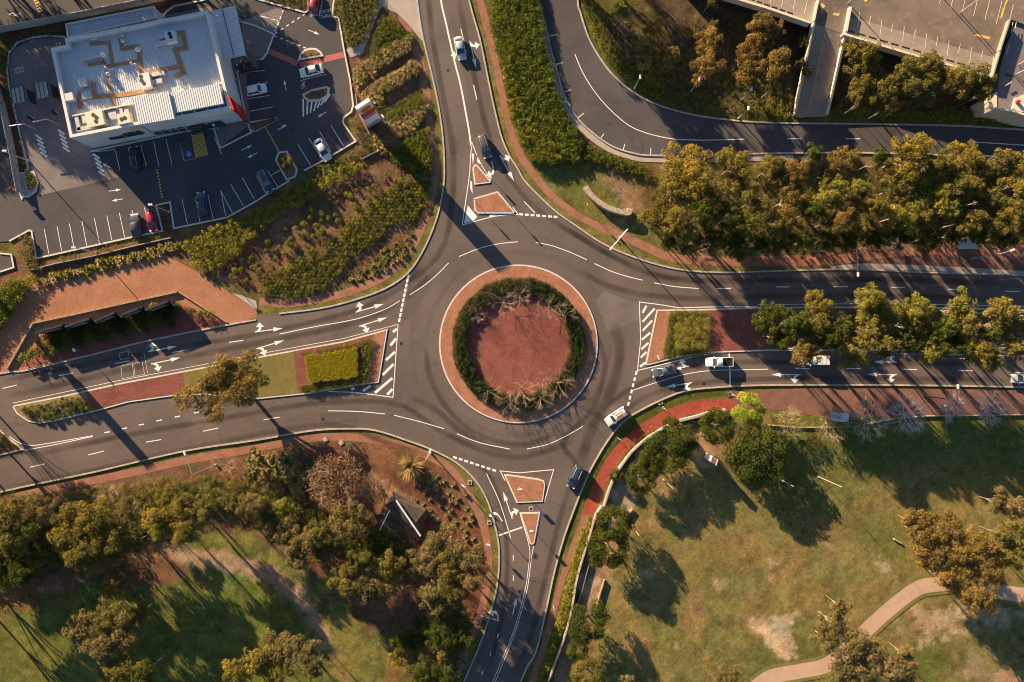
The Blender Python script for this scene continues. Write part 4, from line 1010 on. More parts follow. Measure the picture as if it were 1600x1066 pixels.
# east median
trees([(1280, 478, 19, 'gold'), (1358, 468, 22, 'olive'), (1430, 482, 22, 'olive'), (1495, 484, 28, 'olive'), (1567, 486, 24, 'gold'), (1612, 492, 20)], 'gum', 13.0, 'in the upper row of the east median', 'gum trees on the east median')
trees([(1200, 492, 20, 'dark'), (1240, 505, 22, 'dark'), (1272, 505, 24), (1320, 505, 20, 'dark'), (1372, 495, 28, 'olive'), (1360, 520, 24, 'gold'), (1425, 508, 24, 'gold'), (1470, 515, 20, 'dark'), (1505, 508, 22), (1567, 508, 20, 'gold'), (1540, 520, 18, 'dark')], 'gum', 13.0, 'in the middle row of the east median', 'gum trees on the east median')
trees([(1215, 525, 18, 'dark'), (1258, 545, 24, 'rust'), (1292, 530, 20, 'dark'), (1332, 543, 26, 'gold'), (1380, 545, 24, 'gum'), (1415, 535, 18, 'dark'), (1452, 540, 25, 'olive'), (1488, 540, 16, 'dark'), (1527, 548, 25, 'gold'), (1545, 562, 15, 'gold'), (1582, 545, 24), (1615, 545, 24)], 'gum', 13.0, 'in the lower row of the east median', 'gum trees on the east median')
# the big golden tree on the west median: three stems of one tree
V1, T1, tp1 = gum_crown(31, R=5.6, zc=6.4, rv=3.0, lobes=17, sub=11, size=0.22, open_=0.9)
bt = empty('gum_tree', (*S(357, 601, 6), -0.1), 0.3, 'big golden-leaved tree spreading over the west median and road', 'tree')
bt.scale = (1.62, 1.25, 1.05); c = obj('crown', mesh_from_quads('crown', V1, T1, L_['rust']), bt); obj('trunk', keep_mesh(limb_mesh(tp1, 31, 3, .28), 'trunk', 'bark'), bt)
# south-west park
trees([(15, 815, 32), (22, 842, 24), (12, 880, 26, 'dark'), (38, 895, 20, 'dark'), (50, 822, 20, 'dark'), (105, 842, 32, 'gold'), (112, 815, 26, 'gum'), (150, 812, 34, 'gum'), (180, 842, 32, 'gum'), (138, 868, 26, 'gum'), (237, 812, 28, 'gold'), (268, 798, 26, 'gum'), (250, 828, 18, 'ygreen')], 'gum', 11.5, 'in the western clump of the lower park', 'gum trees of the lower park')
trees([(295, 825, 27, 'gold'), (275, 785, 24, 'gum'), (330, 785, 24, 'gum'), (362, 792, 30, 'gum'), (395, 790, 22, 'dusty'), (478, 850, 28, 'dusty'), (462, 865, 20, 'dusty'), (500, 830, 20, 'gum'), (540, 822, 28, 'dusty'), (555, 800, 20, 'dusty'), (545, 905, 30, 'gum'), (560, 880, 22, 'gum'), (580, 920, 26, 'dusty'), (605, 885, 26, 'gum')], 'dusty', 10.5, 'along the bank above the lower lawn', 'gum trees of the lower park')
trees([(668, 878, 26, 'dusty'), (700, 852, 30, 'dusty'), (735, 875, 26, 'dusty'), (738, 912, 20, 'dusty'), (668, 925, 24, 'dusty'), (690, 945, 24, 'gum'), (705, 895, 26, 'gum'), (710, 925, 22, 'gum')], 'dusty', 9.0, 'in the big clump beside the south arm', 'gum trees by the south arm')
trees([(695, 1018, 17, 'gold', 7), (690, 990, 30, 'dark'), (720, 1000, 18, 'dark'), (660, 1050, 26, 'dark'), (700, 1050, 24, 'dark'), (625, 1030, 16, 'gold', 6), (628, 1002, 18, 'dark', 5), (658, 1000, 14, 'dark', 5)], 'dark', 7.0, 'at the bottom edge by the south arm', 'gum trees by the south arm')
trees([(130, 985, 28, 'dusty'), (165, 1005, 34, 'dusty'), (200, 985, 26, 'dusty'), (168, 965, 24, 'gum'), (190, 1045, 30, 'gum'), (228, 1050, 18, 'dark'), (175, 915, 16, 'rust', 6), (215, 960, 16, 'rust')], 'dusty', 8.5, 'in the clump on the shaded lawn', 'gum trees of the lower park')
trees([(400, 1035, 32, 'gold'), (440, 1008, 30, 'dusty'), (432, 1045, 32, 'gold'), (478, 1018, 24, 'dusty'), (492, 1045, 15, 'dusty'), (370, 1048, 20, 'gold')], 'dusty', 9.0, 'in the golden clump at the bottom edge', 'gum trees of the lower park')
# east park: rounded broadleaf trees along the low wall
for a in ((1045, 704, 32, 5.5, 'round tree with olive leaves right of the terraced steps'), (1068, 690, 22, 5, 'smaller round tree touching the terraces on the right'), (1020, 722, 24, 5, 'round olive tree in the middle of the wall-side trio'), (1003, 748, 22, 5, 'lowest tree of the wall-side trio above the flagpole'),
          (1050, 665, 13, 3.5, 'small dark tree breaking the line of the low wall'), (1122, 668, 27, 5, 'dark round tree left of the lime tree'), (1185, 712, 42, 6.5, 'widest dark green tree right of the red scoreboard'), (964, 743, 10, 2.6, 'small dark shrub-like tree inside the wall bend'),
          (962, 818, 27, 6, 'upper of two joined trees above the long shadow'), (950, 858, 30, 6, 'lower of two joined trees above the long shadow'), (920, 972, 30, 5.5, 'round olive tree by the pale wall near the bottom'), (903, 1016, 16, 4, 'small grey-green tree under the round olive tree'), (918, 1056, 24, 5, 'golden olive tree at the bottom edge by the wall')):
    k = 'dark'
    tree(a[0], a[1], a[2] * 1.12, a[3], k if a[1] < 1040 else 'gum', a[4], None, 'bush', None, 'round_tree')
tree(1171, 641, 27, 6, 'lime', 'bright lime green tree at the end of the red footpath', None, 'bush', None, 'lime_tree')
tree(446, 254, 13, 4.5, 'gold', 'round golden bush on the planted car park island', None, 'bush', None, 'round_bush', 'bush')
trees([(1440, 835, 30), (1475, 828, 32), (1455, 870, 26), (1490, 865, 34), (1520, 850, 26), (1540, 885, 30), (1505, 905, 30), (1530, 930, 30), (1475, 905, 22), (1425, 815, 16)], 'rust', 8.0, 'in the rusty clump over the park path', 'gum trees of the east park')
for t_ in TREES[-10:]: pass
trees([(1300, 975, 28), (1312, 948, 14), (1330, 1008, 30), (1292, 1003, 22), (1352, 1038, 34), (1400, 1048, 30), (1320, 1048, 28), (1370, 1010, 18), (1415, 1025, 16)], 'dusty', 8.0, 'in the clump below the park path', 'gum trees of the east park')
trees([(1558, 785, 18), (1588, 795, 26), (1562, 835, 14, 'gum'), (1598, 845, 32, 'gum'), (1580, 865, 22, 'gum')], 'dusty', 8.0, 'in the pale clump at the right edge', 'gum trees of the east park')
trees([(1142, 1055, 18), (980, 1062, 10)], 'dusty', 4.5, 'at the bottom edge of the dry field', 'gum trees of the east park')
# unseen trees added above and left of the frame to shade roads and restaurant
trees([(820, -160, 46, 'gum', 16), (862, -120, 44, 'gum', 16), (905, -185, 40, 'gum', 16), (890, -72, 38), (935, -82, 40), (980, -78, 34)], 'gum', 9.5, 'of the unseen trees added above the top edge for shade', 'unseen shade trees added north of the roundabout')
trees([(-60, 640, 40), (-45, 700, 44), (-90, 730, 46), (-60, 860, 44), (-75, 920, 46), (-60, 985, 44), (-110, 800, 44)], 'gum', 11, 'of the unseen trees added beyond the left edge for shade', 'unseen shade trees added west of the roundabout')
trees([(x, y, 58) for x, y in ((-330, -60), (-270, -150), (-205, -110), (-150, -155), (-95, -112), (-40, -158), (15, -114), (70, -160), (120, -116), (170, -162), (215, -118))], 'dark', 17.0, 'of the unseen trees added behind the restaurant for shade', 'trees behind the restaurant', 'bush')

# ---- bare winter trees
def bare(seed, R=3.1, h=4.2, n0=7, rad=0.05):
    mb = MB(); r = random.Random(seed)
    def grow(p, d, L, w, lev):
        q = p + d * L; mb.tube(p, q, w, w * 0.6, 4 if lev < 2 else 3, False)
        if lev >= 4: return
        for k in range(4 if lev else 4):
            a = Vector((r.uniform(-1, 1), r.uniform(-1, 1), r.uniform(-.5, .7)))
            grow(q if k < 2 else p.lerp(q, r.uniform(.4, .9)), (d + a * 0.85).normalized(), L * r.uniform(0.5, 0.75), w * 0.55, lev + 1)
    top = Vector((0, 0, h * 0.3)); mb.tube((0, 0, -0.1), top, rad * 1.5, rad * 1.2, 6)
    for i in range(n0):
        a = 2 * math.pi * (i + r.random() * .6) / n0; e = r.uniform(0.25, 1.0)
        grow(top, Vector((math.cos(a), math.sin(a), e)).normalized(), R * 0.48, rad * 0.55, 1)
    return mb
BARE = [keep_mesh(bare(s), 'branches', 'twig') for s in (1, 2, 3)]
BARE2 = [keep_mesh(bare(s, n0=18, rad=0.075), 'branches', 'twig') for s in (4, 5, 6)]
def bare_tree(px, py, rpx, label, mat='twig', group=None, h=1.0, extra=None):
    x, y = S(px, py, 2.2); o = obj('bare_tree', (BARE2 if mat == 'twig_grey' or extra else BARE)[int(px + py) % 3]); o.location = (x, y, 0.0)
    s = rpx / 8 / (2.2 if mat == 'twig_grey' or extra else 2.7); o.scale = (s, s, h * max(0.8, s)); o.rotation_euler = (0, 0, (px * 1.7) % 6.28)
    use_mat(o, M[mat]); tag(o, label, 'tree', group)
    if extra:
        r = np.random.default_rng(int(px)); C = []
        for i in range(80):
            a = r.random() * 6.28; k = math.sqrt(r.random()) * 2.6; C.append((k * math.cos(a), k * math.sin(a), 2.6 - k * 0.3 + r.random() * .8, 0.35, r.random()))
        V, T = leaves(C, 3.0, 0.2, r); obj('crown', mesh_from_quads('crown', V, T, L_[extra]), o)
    return o
RB = 'bare trees round the roundabout bed'
for n, (a, b, c, where) in enumerate(((786, 472, 26, 'upper left of the roundabout bed'), (812, 464, 20, 'top of the roundabout bed'), (858, 478, 26, 'upper right of the roundabout bed'), (884, 490, 20, 'right rim of the roundabout bed near the top'),
        (745, 492, 16, 'left rim of the roundabout bed near the top'), (872, 598, 28, 'lower right of the roundabout bed'), (845, 622, 20, 'bottom of the roundabout bed, right side'), (812, 606, 30, 'bottom of the roundabout bed in the middle'), (796, 632, 24, 'lowest rim of the roundabout bed'), (762, 612, 24, 'lower left of the roundabout bed'), (850, 594, 18, 'inside the lower right rim of the bed'))):
    bare_tree(a, b, c, 'leafless pale tree at the ' + where, 'twig', RB, 0.8)
for a, b, c, k, w, e in ((1232, 661, 22, 'twig', 'yellow-budded bare tree left of the lower bus shelter', 'ygreen'), (1298, 663, 22, 'twig', 'yellow-budded bare tree touching the lower bus shelter', 'ygreen'), (1357, 656, 26, 'twig_grey', 'half bare tree right of the lower bus shelter', 'bank'), (1416, 649, 26, 'twig_grey', 'grey bare tree in the middle of the fence line', None),
                         (1488, 636, 20, 'twig_grey', 'grey bare tree behind the lower right lamp', None), (1545, 640, 22, 'twig_grey', 'grey bare tree near the right edge by the field', None), (1282, 392, 15, 'twig', 'bare tree at the foot of the tree belt, west one', None), (1350, 386, 17, 'twig', 'bare tree next to the black lamp post', None), (1408, 378, 15, 'twig_grey', 'bare tree at the foot of the belt, east one', None), (1093, 392, 14, 'twig', 'small bare tree at the bend of the clay footpath', None),
                         (110, 777, 18, 'twig', 'pale bare shrub below the west arm, westernmost', None), (165, 765, 22, 'twig', 'pale bare shrub below the long pylon shadow', None), (350, 728, 20, 'twig', 'pale bare tree beside the west lamp', None), (40, 795, 20, 'twig', 'grey bare tree at the far left edge', None)):
    bare_tree(a, b, c, w, k, None, 0.8, e)
o = bare_tree(532, 752, 36, 'reddish brown feathery tree in the red mulch', 'twig', None, 1.0, 'brown')
r = np.random.default_rng(5); C = [(2.6 * math.sqrt(a) * math.cos(b), 2.6 * math.sqrt(a) * math.sin(b), 2.2 + r.random(), .5, r.random()) for a, b in r.random((70, 2)) * [1, 6.28]]
V, T = leaves(C, 2.2, 0.16, r); obj('crown', mesh_from_quads('crown', V, T, L_['brown']), o)
for i, (lx, ly, lb) in enumerate(((585, 762, 'smaller brown feathery tree to its right'),)):
    o2 = bare_tree(lx, ly, 20, 'smaller reddish brown feathery tree beside the slate shelter', 'twig', None, 1.0, 'brown')

# ---- hedges
def hedge_mass(name, pts_r, mat, label, z=0.7, dens=4.5, size=0.16, seed=1, catg='hedge', kind=None, squash=0.8, tint=0.4, base=0.0):
    r = np.random.default_rng(seed); C = []
    for (px, py, rad) in pts_r:
        x, y = S(px, py, z); C.append((x, y, base + z * (0.55 + 0.2 * r.random()), rad * (0.85 + 0.3 * r.random()), tint + 0.3 * r.standard_normal()))
    V, T = leaves(C, dens, size, r, 0.5, squash, 0.5, 0.3)
    return tag(obj(name, mesh_from_quads(name, V, T, L_[mat])), label, catg, None, kind)
rr = random.Random(4)
ringpts = []
for i in range(150):
    a = i / 150 * 2 * math.pi
    for k in (84, 92, 100):
        ringpts.append((R_C[0] + (k + rr.uniform(-3, 3)) * math.cos(a + rr.uniform(-.02, .02)), R_C[1] + (k + rr.uniform(-3, 3)) * math.sin(a), 0.62))
hedge_mass('ring_hedge', ringpts, 'deep', 'dark green ring hedge round the roundabout bed', 1.0, 8.0, 0.17, 2)
hm = MB(); hm.slab(pxs([(477, 557), (557, 545), (558, 588), (545, 590), (484, 596), (480, 590)], 1.0), 0, 0.85)
hb = hm.build('clipped_hedge', L_['clip']); tag(hb, 'clipped yellow block hedge on the west median', 'hedge')
r = np.random.default_rng(8)
C = [(*S(x, y, 1.0), 0.85, .34, .4 + .3 * rr.random()) for x, y in scatter([(476, 556), (558, 544), (560, 588), (546, 592), (484, 598), (479, 590)], 3.2, .3, 3)]
V, T = leaves(C, 4.5, 0.13, r, 0.9, 0.6, 0.4); ch = obj('foliage', mesh_from_quads('foliage', V, T, L_['clip']), hb)
border = scatter([(470, 552), (585, 528), (574, 600), (486, 613), (469, 607), (480, 602), (562, 592), (566, 545), (560, 542), (475, 556)], 4, .3, 5)
border += scatter([(468, 603), (492, 600), (495, 612), (469, 613)], 4, .3, 6)
hedge_mass('border_hedge', [(x, y, .42) for x, y in border], 'bank', 'low green border hedge round the clipped yellow block', 0.6, 4.2, .14, 9)
eb = scatter([(1047, 487), (1100, 485), (1112, 492), (1112, 498), (1056, 498), (1050, 545), (1114, 546), (1112, 554), (1060, 558), (1040, 560), (1037, 548)], 4, .3, 7)
hedge_mass('border_hedge', [(x, y, .45) for x, y in eb], 'bank', 'green border hedge round the knobbly yellow hedge', 0.6, 4.2, .14, 10)
r = np.random.default_rng(12); C = []
for x, y in scatter([(1056, 500), (1082, 492), (1108, 500), (1111, 520), (1108, 543), (1080, 546), (1055, 542), (1052, 520)], 8.5, .28, 8):
    C.append((*S(x, y, 1.2), 0.95, 0.62 + .12 * rr.random(), .35 + .35 * rr.random()))
V, T = leaves(C, 6.5, 0.13, r, .4, .8, .3, .1); tag(obj('knobbly_hedge', mesh_from_quads('knobbly_hedge', V, T, L_['ygreen'])), 'knobbly yellow green hedge on the east median', 'hedge')

# ---- thick planting on the banks: nobody could count it
def cover(poly, sp, rad, mat, label, z, seed, size=0.22, dens=3.4, k_=1.9, name='ground_cover', tint=.4, jitter=.45):
    q = scatter(poly, sp, jitter, seed)
    return hedge_mass(name, [(x, y, rad) for x, y in q], mat, label, z, dens * k_, size, seed, 'ground cover', 'stuff', 0.9, tint, -0.1)
cover([(762, -40), (836, -40), (852, 60), (870, 140), (890, 190), (912, 222), (905, 248), (870, 252), (835, 256), (815, 225), (800, 180), (785, 110), (770, 50)], 6, .75, 'bank', 'thick green shrubs on the bank beside the north arm', 1.3, 31, .24, 3.6)
cover([(775, 60), (800, 90), (815, 160), (850, 215), (885, 240), (870, 252), (835, 254), (815, 225), (800, 180), (785, 110)], 8, .6, 'ygreen', 'bright yellow green shrubs along the foot of the bank', 1.9, 32, .24, 3.0)
cover([(905, 222), (960, 240), (1015, 262), (1018, 278), (985, 270), (940, 255), (905, 250)], 5, .5, 'bank', 'low green shrubs under the curving footpath', 0.8, 33)
cover([(280, 385), (330, 355), (400, 328), (450, 300), (510, 270), (560, 250), (566, 262), (500, 300), (430, 340), (395, 370), (370, 395), (330, 425), (315, 432), (295, 405)], 7, .62, 'ygreen', 'yellow green shrub band across the planted bank', 1.1, 34, .24, 3.2)
cover([(255, 390), (300, 372), (350, 352), (410, 322), (480, 280), (550, 240), (556, 246), (500, 280), (420, 325), (340, 360), (275, 392)], 6, .45, 'bank', 'darker shrub band above the yellow green one', 0.8, 35)
cover([(-30, 470), (10, 440), (45, 440), (30, 470), (0, 508), (-40, 560), (-60, 560)], 6, .7, 'bank', 'green shrubs left of the orange rock area', 1.2, 36)
cover([(0, 452), (40, 430), (60, 432), (45, 446), (20, 465), (0, 480)], 6, .6, 'ygreen', 'lighter shrubs over the left corner', 1.2, 37)
cover([(520, -40), (585, -40), (590, 15), (572, 60), (555, 72), (541, 70), (534, 30), (524, 24)], 6, .6, 'tuft', 'olive tussocks between car park and bent path', .8, 38, .24)
cover([(580, 80), (598, 30), (612, 28), (632, 45), (640, 60), (600, 90), (580, 95)], 6, .55, 'bank', 'dark shrubs below the bent path', .8, 39)
cover([(600, 172), (640, 150), (660, 140), (664, 160), (630, 185), (605, 185)], 5, .5, 'bank', 'green shrubs right of the pylon sign', .8, 40)
cover([(600, 235), (660, 205), (672, 230), (675, 265), (640, 262), (610, 250)], 5.5, .55, 'bank', 'green shrubs low on the east side of the bank', .8, 41)
cover([(545, 185), (560, 180), (580, 215), (592, 232), (560, 250), (510, 262), (480, 272), (478, 268), (530, 245), (558, 225), (548, 200)], 6, .42, 'tuft', 'olive planting along the car park corner', .6, 42, .2, 2.6)
cover([(60, 412), (110, 398), (190, 378), (262, 362), (264, 368), (190, 386), (110, 408), (64, 424)], 7, .4, 'tuft', 'sparse low planting under the car park kerb', .5, 43, .18, 2.2)
cover([(32, 365), (48, 372), (56, 408), (60, 420), (40, 420), (30, 395)], 6, .5, 'tuft', 'planting in the bed left of the bay row', .7, 44)
cover([(1300, 178), (1400, 180), (1500, 186), (1600, 194), (1600, 180), (1540, 172), (1490, 165), (1440, 176), (1340, 168), (1310, 160)], 6, .5, 'ygreen', 'yellow green cover along the black road', .6, 45, .22, 2.8)
cover([(1205, 150), (1238, 150), (1235, 184), (1205, 182), (1190, 170)], 6, .5, 'ygreen', 'yellow green cover left of the ramp', .6, 46, .22, 2.8)
cover([(910, 10), (925, 5), (945, 60), (965, 100), (1005, 135), (1060, 158), (1140, 176), (1235, 184), (1235, 178), (1150, 160), (1060, 140), (1000, 110), (965, 70), (940, 20)], 7, .45, 'tuft', 'rough green cover inside the curving road', .5, 47, .2, 2.0)
cover([(918, 803), (926, 802), (918, 850), (905, 890), (890, 950), (868, 1020), (850, 1080), (838, 1080), (862, 1000), (882, 930), (893, 880), (905, 840)], 5, .48, 'ygreen', 'green strip planting between narrow footpath and wall', .8, 48, .2, 3.4)
cover([(-20, 60), (5, 85), (12, 130), (40, 262), (60, 320), (52, 300), (40, 280), (22, 180), (2, 110), (-20, 95)], 5, .35, 'bank', 'strip hedge between side road and drive-through', .6, 49, .18, 3)
cover([(60, 52), (100, 42), (104, 56), (50, 58), (28, 66), (14, 80), (10, 105), (0, 80), (10, 62)], 5, .35, 'bank', 'green planting behind the drive-through bend', .5, 50, .18, 2.6)
cover([(40, 272), (52, 272), (57, 285), (52, 295), (44, 294)], 4, .35, 'bank', 'planting on the island by the side road', .5, 51, .16, 3)
cover([(470, 93), (472, 86), (486, 79), (499, 84), (500, 88)], 4, .3, 'bank', 'planting on the half-moon island', .4, 52, .15, 2.6)
cover(zm(400, 0, [(305, 590), (350, 570), (430, 553), (440, 560), (420, 595), (340, 620)]), 4, .3, 'tuft', 'planting on the small car park island', .4, 53, .15, 2.8)
cover([(392, 194), (428, 186), (420, 192), (396, 203)], 4, .28, 'tuft', 'planting on the long thin island', .4, 54, .15, 2.6)
cover([(404, -20), (480, -20), (478, 12), (440, 5), (405, -4)], 6, .4, 'bank', 'planting above the car park kerb at top', .5, 55, .18, 2.2)
cover([(-60, 700), (0, 676), (30, 700), (0, 706), (-60, 720)], 5, .4, 'deep', 'planting on the far left island', .5, 56, .18, 3)
cover([(1000, 670), (1040, 655), (1030, 668), (990, 700), (965, 725), (950, 760), (944, 790), (940, 790), (950, 745), (975, 700)], 9, .4, 'bank', 'sparse low planting on the terraces', .4, 57, .18, 2)
cover([(880, 950), (893, 940), (880, 1000), (868, 1066), (858, 1080), (868, 1010)], 6, .45, 'bank', 'shrubs right of the pale wall at the bottom', .6, 58, .18, 2.6)
cover([(-40, 800), (60, 800), (200, 780), (260, 790), (240, 850), (60, 900), (-40, 940)], 12, .8, 'dark', 'understorey shrubs in the western clump', 1.0, 60, .26, 2.2)
cover([(300, 780), (420, 770), (470, 800), (560, 830), (640, 870), (650, 930), (560, 900), (480, 860), (380, 812), (310, 800)], 12, .7, 'dark', 'understorey shrubs along the bank', 1.0, 61, .26, 2.2)
cover([(1015, 270), (1600, 270), (1640, 390), (1200, 390), (1040, 385), (1010, 330)], 17, 1.0, 'dark', 'understorey shrubs of the tree belt', 1.2, 62, .30, 1.8)
cover([(1215, 490), (1640, 495), (1640, 545), (1215, 540)], 15, .9, 'dark', 'understorey shrubs on the east median', 1.0, 63, .28, 1.8)
cover([(640, 960), (745, 940), (720, 1040), (690, 1090), (640, 1090)], 12, .7, 'deep', 'understorey shrubs by the south arm', 1.0, 64, .26, 2.2)

# ---- round shrubs of the planted bank, in rows: the largest stand as things
r = np.random.default_rng(77)
V, T = leaves([(0, 0, .35, .5, .5), (.12, .1, .5, .3, .8), (-.15, -.05, .45, .3, .3)], 9, .15, r, .6, .85, .5, .2)
SHR = mesh_from_quads('round_shrub', V, T, L_['bank'])
def blades(seed, n=170, R=.75, h=.7, w=.07):
    r = np.random.default_rng(seed); a = r.random(n) * 6.283; e = 0.25 + 1.15 * r.random(n); L = R * (0.6 + 0.6 * r.random(n))
    d = np.stack([np.cos(a) * np.cos(e), np.sin(a) * np.cos(e), np.sin(e)], 1); s = np.stack([-np.sin(a), np.cos(a), np.zeros(n)], 1) * w
    p0 = np.zeros((n, 3)); p1 = d * L[:, None]; m = p1 * .55 + np.array([0, 0, .1])
    q = p1 - np.array([0, 0, .12]) * 1.0
    V = np.stack([p0, m - s, q, m + s], 1).reshape(-1, 3); return V, r.random(n)
TUF = [mesh_from_quads('tussock', *blades(s), L_['straw']) for s in (1, 2, 3)]
FER = mesh_from_quads('fern', *blades(9, 60, 1.0, .8, .16), L_['fern'])
def place_many(pts, meshes, name, label, catg, group, s0, s1, mats, z=-0.09, cap=290, seed=3):
    r = random.Random(seed); pts = list(pts)
    r.shuffle(pts)
    for i, (px, py) in enumerate(pts[:cap]):
        o = obj(name, meshes[i % len(meshes)]); o.location = (*S(px, py, .3), z); s = r.uniform(s0, s1); o.scale = (s, s, s * r.uniform(.8, 1.1)); o.rotation_euler = (0, 0, r.uniform(0, 6.28))
        use_mat(o, L_[mats[i % len(mats)]]); tag(o, label, catg, group)
    return pts[cap:]
bank_poly = [(405, 440), (430, 425), (470, 400), (520, 370), (555, 335), (590, 305), (625, 280), (650, 262), (674, 258), (676, 285), (668, 318), (648, 345), (610, 352), (580, 385), (550, 400), (530, 430), (505, 450), (480, 462), (430, 464), (404, 458)]
pts = scatter(bank_poly, 6.2, .13, 11)
rest = place_many(pts, [SHR], 'round_shrub', 'small round dark green shrub, one of the rows planted across the bank', 'shrub', 'round shrubs planted in rows on the bank', .74, 1.0, ['bank', 'ygreen', 'bank', 'dark', 'tuft'], cap=295)
hedge_mass('shrub_rows', [(x, y, .33) for x, y in rest], 'bank', 'the remaining round shrubs of the planted rows on the bank', .5, 8, .15, 78, 'shrubs', 'stuff')
more = scatter([(350, 440), (380, 400), (420, 370), (480, 330), (540, 300), (600, 270), (640, 240), (650, 262), (600, 300), (540, 345), (480, 395), (420, 430), (400, 445)], 15, .4, 12)
place_many(more, [SHR], 'olive_shrub', 'small olive shrub standing apart on the bare upper part of the bank', 'shrub', 'scattered shrubs on the upper bank', .7, 1.4, ['ygreen', 'tuft', 'bank'], cap=70)
tus = scatter([(556, 112), (600, 84), (640, 54), (643, 66), (622, 88), (590, 108), (560, 135)], 6, .3, 13) + scatter([(568, 150), (610, 122), (648, 97), (652, 112), (620, 132), (580, 160)], 6, .3, 14) + \
      scatter([(612, 195), (640, 172), (664, 162), (665, 180), (645, 205), (620, 212)], 8, .3, 15) + scatter([(575, 150), (600, 150), (600, 165), (580, 165)], 8, .3, 19) + scatter([(585, 215), (600, 220), (600, 240), (592, 238)], 8, .3, 20)
place_many(tus, TUF, 'tussock', 'straw-coloured grass tussock in one of the slanting strips near the pylon sign', 'grass tussock', 'straw tussocks in slanting strips', 1.2, 1.8, ['straw', 'straw', 'straw', 'tuft'], cap=180)
tus = scatter([(55, 436), (150, 410), (250, 382), (275, 375), (285, 385), (255, 398), (160, 420), (60, 446)], 8, .3, 16)
place_many(tus, TUF, 'tussock', 'straw-coloured grass tussock in the row above the orange rock area', 'grass tussock', 'straw tussocks above the rock area', .9, 1.4, ['straw', 'straw', 'ygreen'], cap=90)
tus = scatter([(395, 705), (460, 700), (480, 740), (470, 800), (420, 790), (390, 770), (380, 730)], 10, .35, 17)
place_many(tus, TUF, 'tussock', 'straw-coloured grass tussock in the cluster below the west arm', 'grass tussock', 'straw tussocks below the west arm', 1.2, 2.0, ['straw', 'straw', 'straw', 'tuft'], cap=80)
tus = scatter([(640, 745), (690, 735), (730, 775), (745, 830), (735, 850), (690, 820), (650, 790)], 13, .45, 18)
place_many(tus, TUF, 'tussock', 'small pale tussock dotted over the red mulch right of the shelter', 'grass tussock', 'small tussocks on the red mulch', .65, 1.05, ['straw'], cap=60)
tus = scatter([(580, 400), (650, 360), (640, 395), (600, 425), (560, 440), (535, 440)], 8, .4, 21)
place_many(tus, TUF, 'tussock', 'pale tussock on the lower corner of the planted bank', 'grass tussock', 'pale tussocks low on the bank', .5, .95, ['straw', 'tuft'], cap=60)
pts = scatter([(28, 640), (36, 634), (132, 616), (142, 640), (80, 655), (45, 654)], 7.5, .3, 22)
place_many(pts, [SHR], 'median_shrub', 'small dark shrub planted on the gravel tip of the west median', 'shrub', 'shrubs at the tip of the west median', .7, 1.2, ['bank', 'deep', 'bank'], z=.14, cap=60)
for x, y, s, l in ((325, 750, 1.6, 'bright green fern by the footpath, larger one'), (287, 768, 1.2, 'bright green fern by the footpath, left one'), (300, 772, 1.0, 'small bright fern left of the larger fern'), (482, 728, 1.0, 'bright fern beside the brown feathery tree'), (1112, 660, .7, 'bright fern behind the low wall')):
    o = obj('fern', FER); o.location = (*S(x, y, .3), -.09); o.scale = (s, s, s); tag(o, l, 'fern')
o = obj('grass_tree', mesh_from_quads('grass_tree', *blades(44, 620, 3.4, 1.5, .06), L_['straw'])); o.location = (*S(639, 728, 1), 0); tag(o, 'large spiky pale grass plant near the south give-way lane', 'grass tussock')
for n, (x, y, s, k) in enumerate(((300, 487, 1.3, 'dark'), (316, 490, 1.6, 'bank'), (329, 492, 1.4, 'bank'), (240, 478, 1.3, 'ygreen'), (277, 478, 1.3, 'tuft'), (40, 560, 2.0, 'tuft'), (56, 552, 2.2, 'bank'), (76, 556, 1.8, 'tuft'), (90, 545, 1.6, 'bank'))):
    o = obj('mulch_bush', SHR); o.location = (*S(x, y, .5), -.02); o.scale = (s * 1.2, s * 1.2, s * 1.1); use_mat(o, L_[k])
    tag(o, '%s bush, %s of those on the red mulch bed' % ({'dark': 'dark', 'bank': 'green', 'ygreen': 'bright', 'tuft': 'olive'}[k], ORD[n]), 'bush', 'bushes on the red mulch bed')

# thick scrub of the lower-left bank
cover([(-40, 775), (120, 770), (260, 745), (330, 745), (420, 760), (470, 790), (460, 820), (380, 800), (300, 800), (230, 830), (120, 870), (-40, 910)], 9, .75, 'tuft', 'olive scrub along the bank below the west footpath', 1.3, 71, .2, 3.0)
cover([(180, 765), (290, 745), (420, 735), (440, 760), (380, 785), (250, 790)], 12, .6, 'brown', 'brown dry scrub below the west footpath', 1.0, 72, .18, 2.6)
cover([(470, 790), (560, 800), (640, 850), (650, 900), (560, 880), (480, 840)], 9, .7, 'dark', 'dark scrub between the crowns left of the shelter', 1.2, 73, .22, 3.0)
cover([(10, 880), (90, 870), (60, 905), (0, 925), (-40, 930)], 9, .7, 'bank', 'green scrub at the left edge of the lower park', 1.0, 74, .22, 3.0)
cover([(160, 880), (215, 870), (230, 900), (200, 930), (165, 920)], 9, .6, 'brown', 'brown scrub on the bare soil of the lower park', .8, 75, .2, 2.4)
trees([(62, 800, 24, 'dusty'), (200, 795, 24, 'dusty'), (205, 850, 18, 'dark'), (90, 870, 20, 'dark'), (-5, 850, 26, 'gum'), (420, 800, 24, 'gum'), (445, 830, 24, 'dusty'), (505, 862, 24, 'dusty'), (520, 850, 22, 'gum'), (600, 850, 20, 'dark'), (440, 795, 18, 'ygreen')], 'gum', 8, 'of those filling the gaps in the lower-left bank', 'trees filling the lower-left bank')

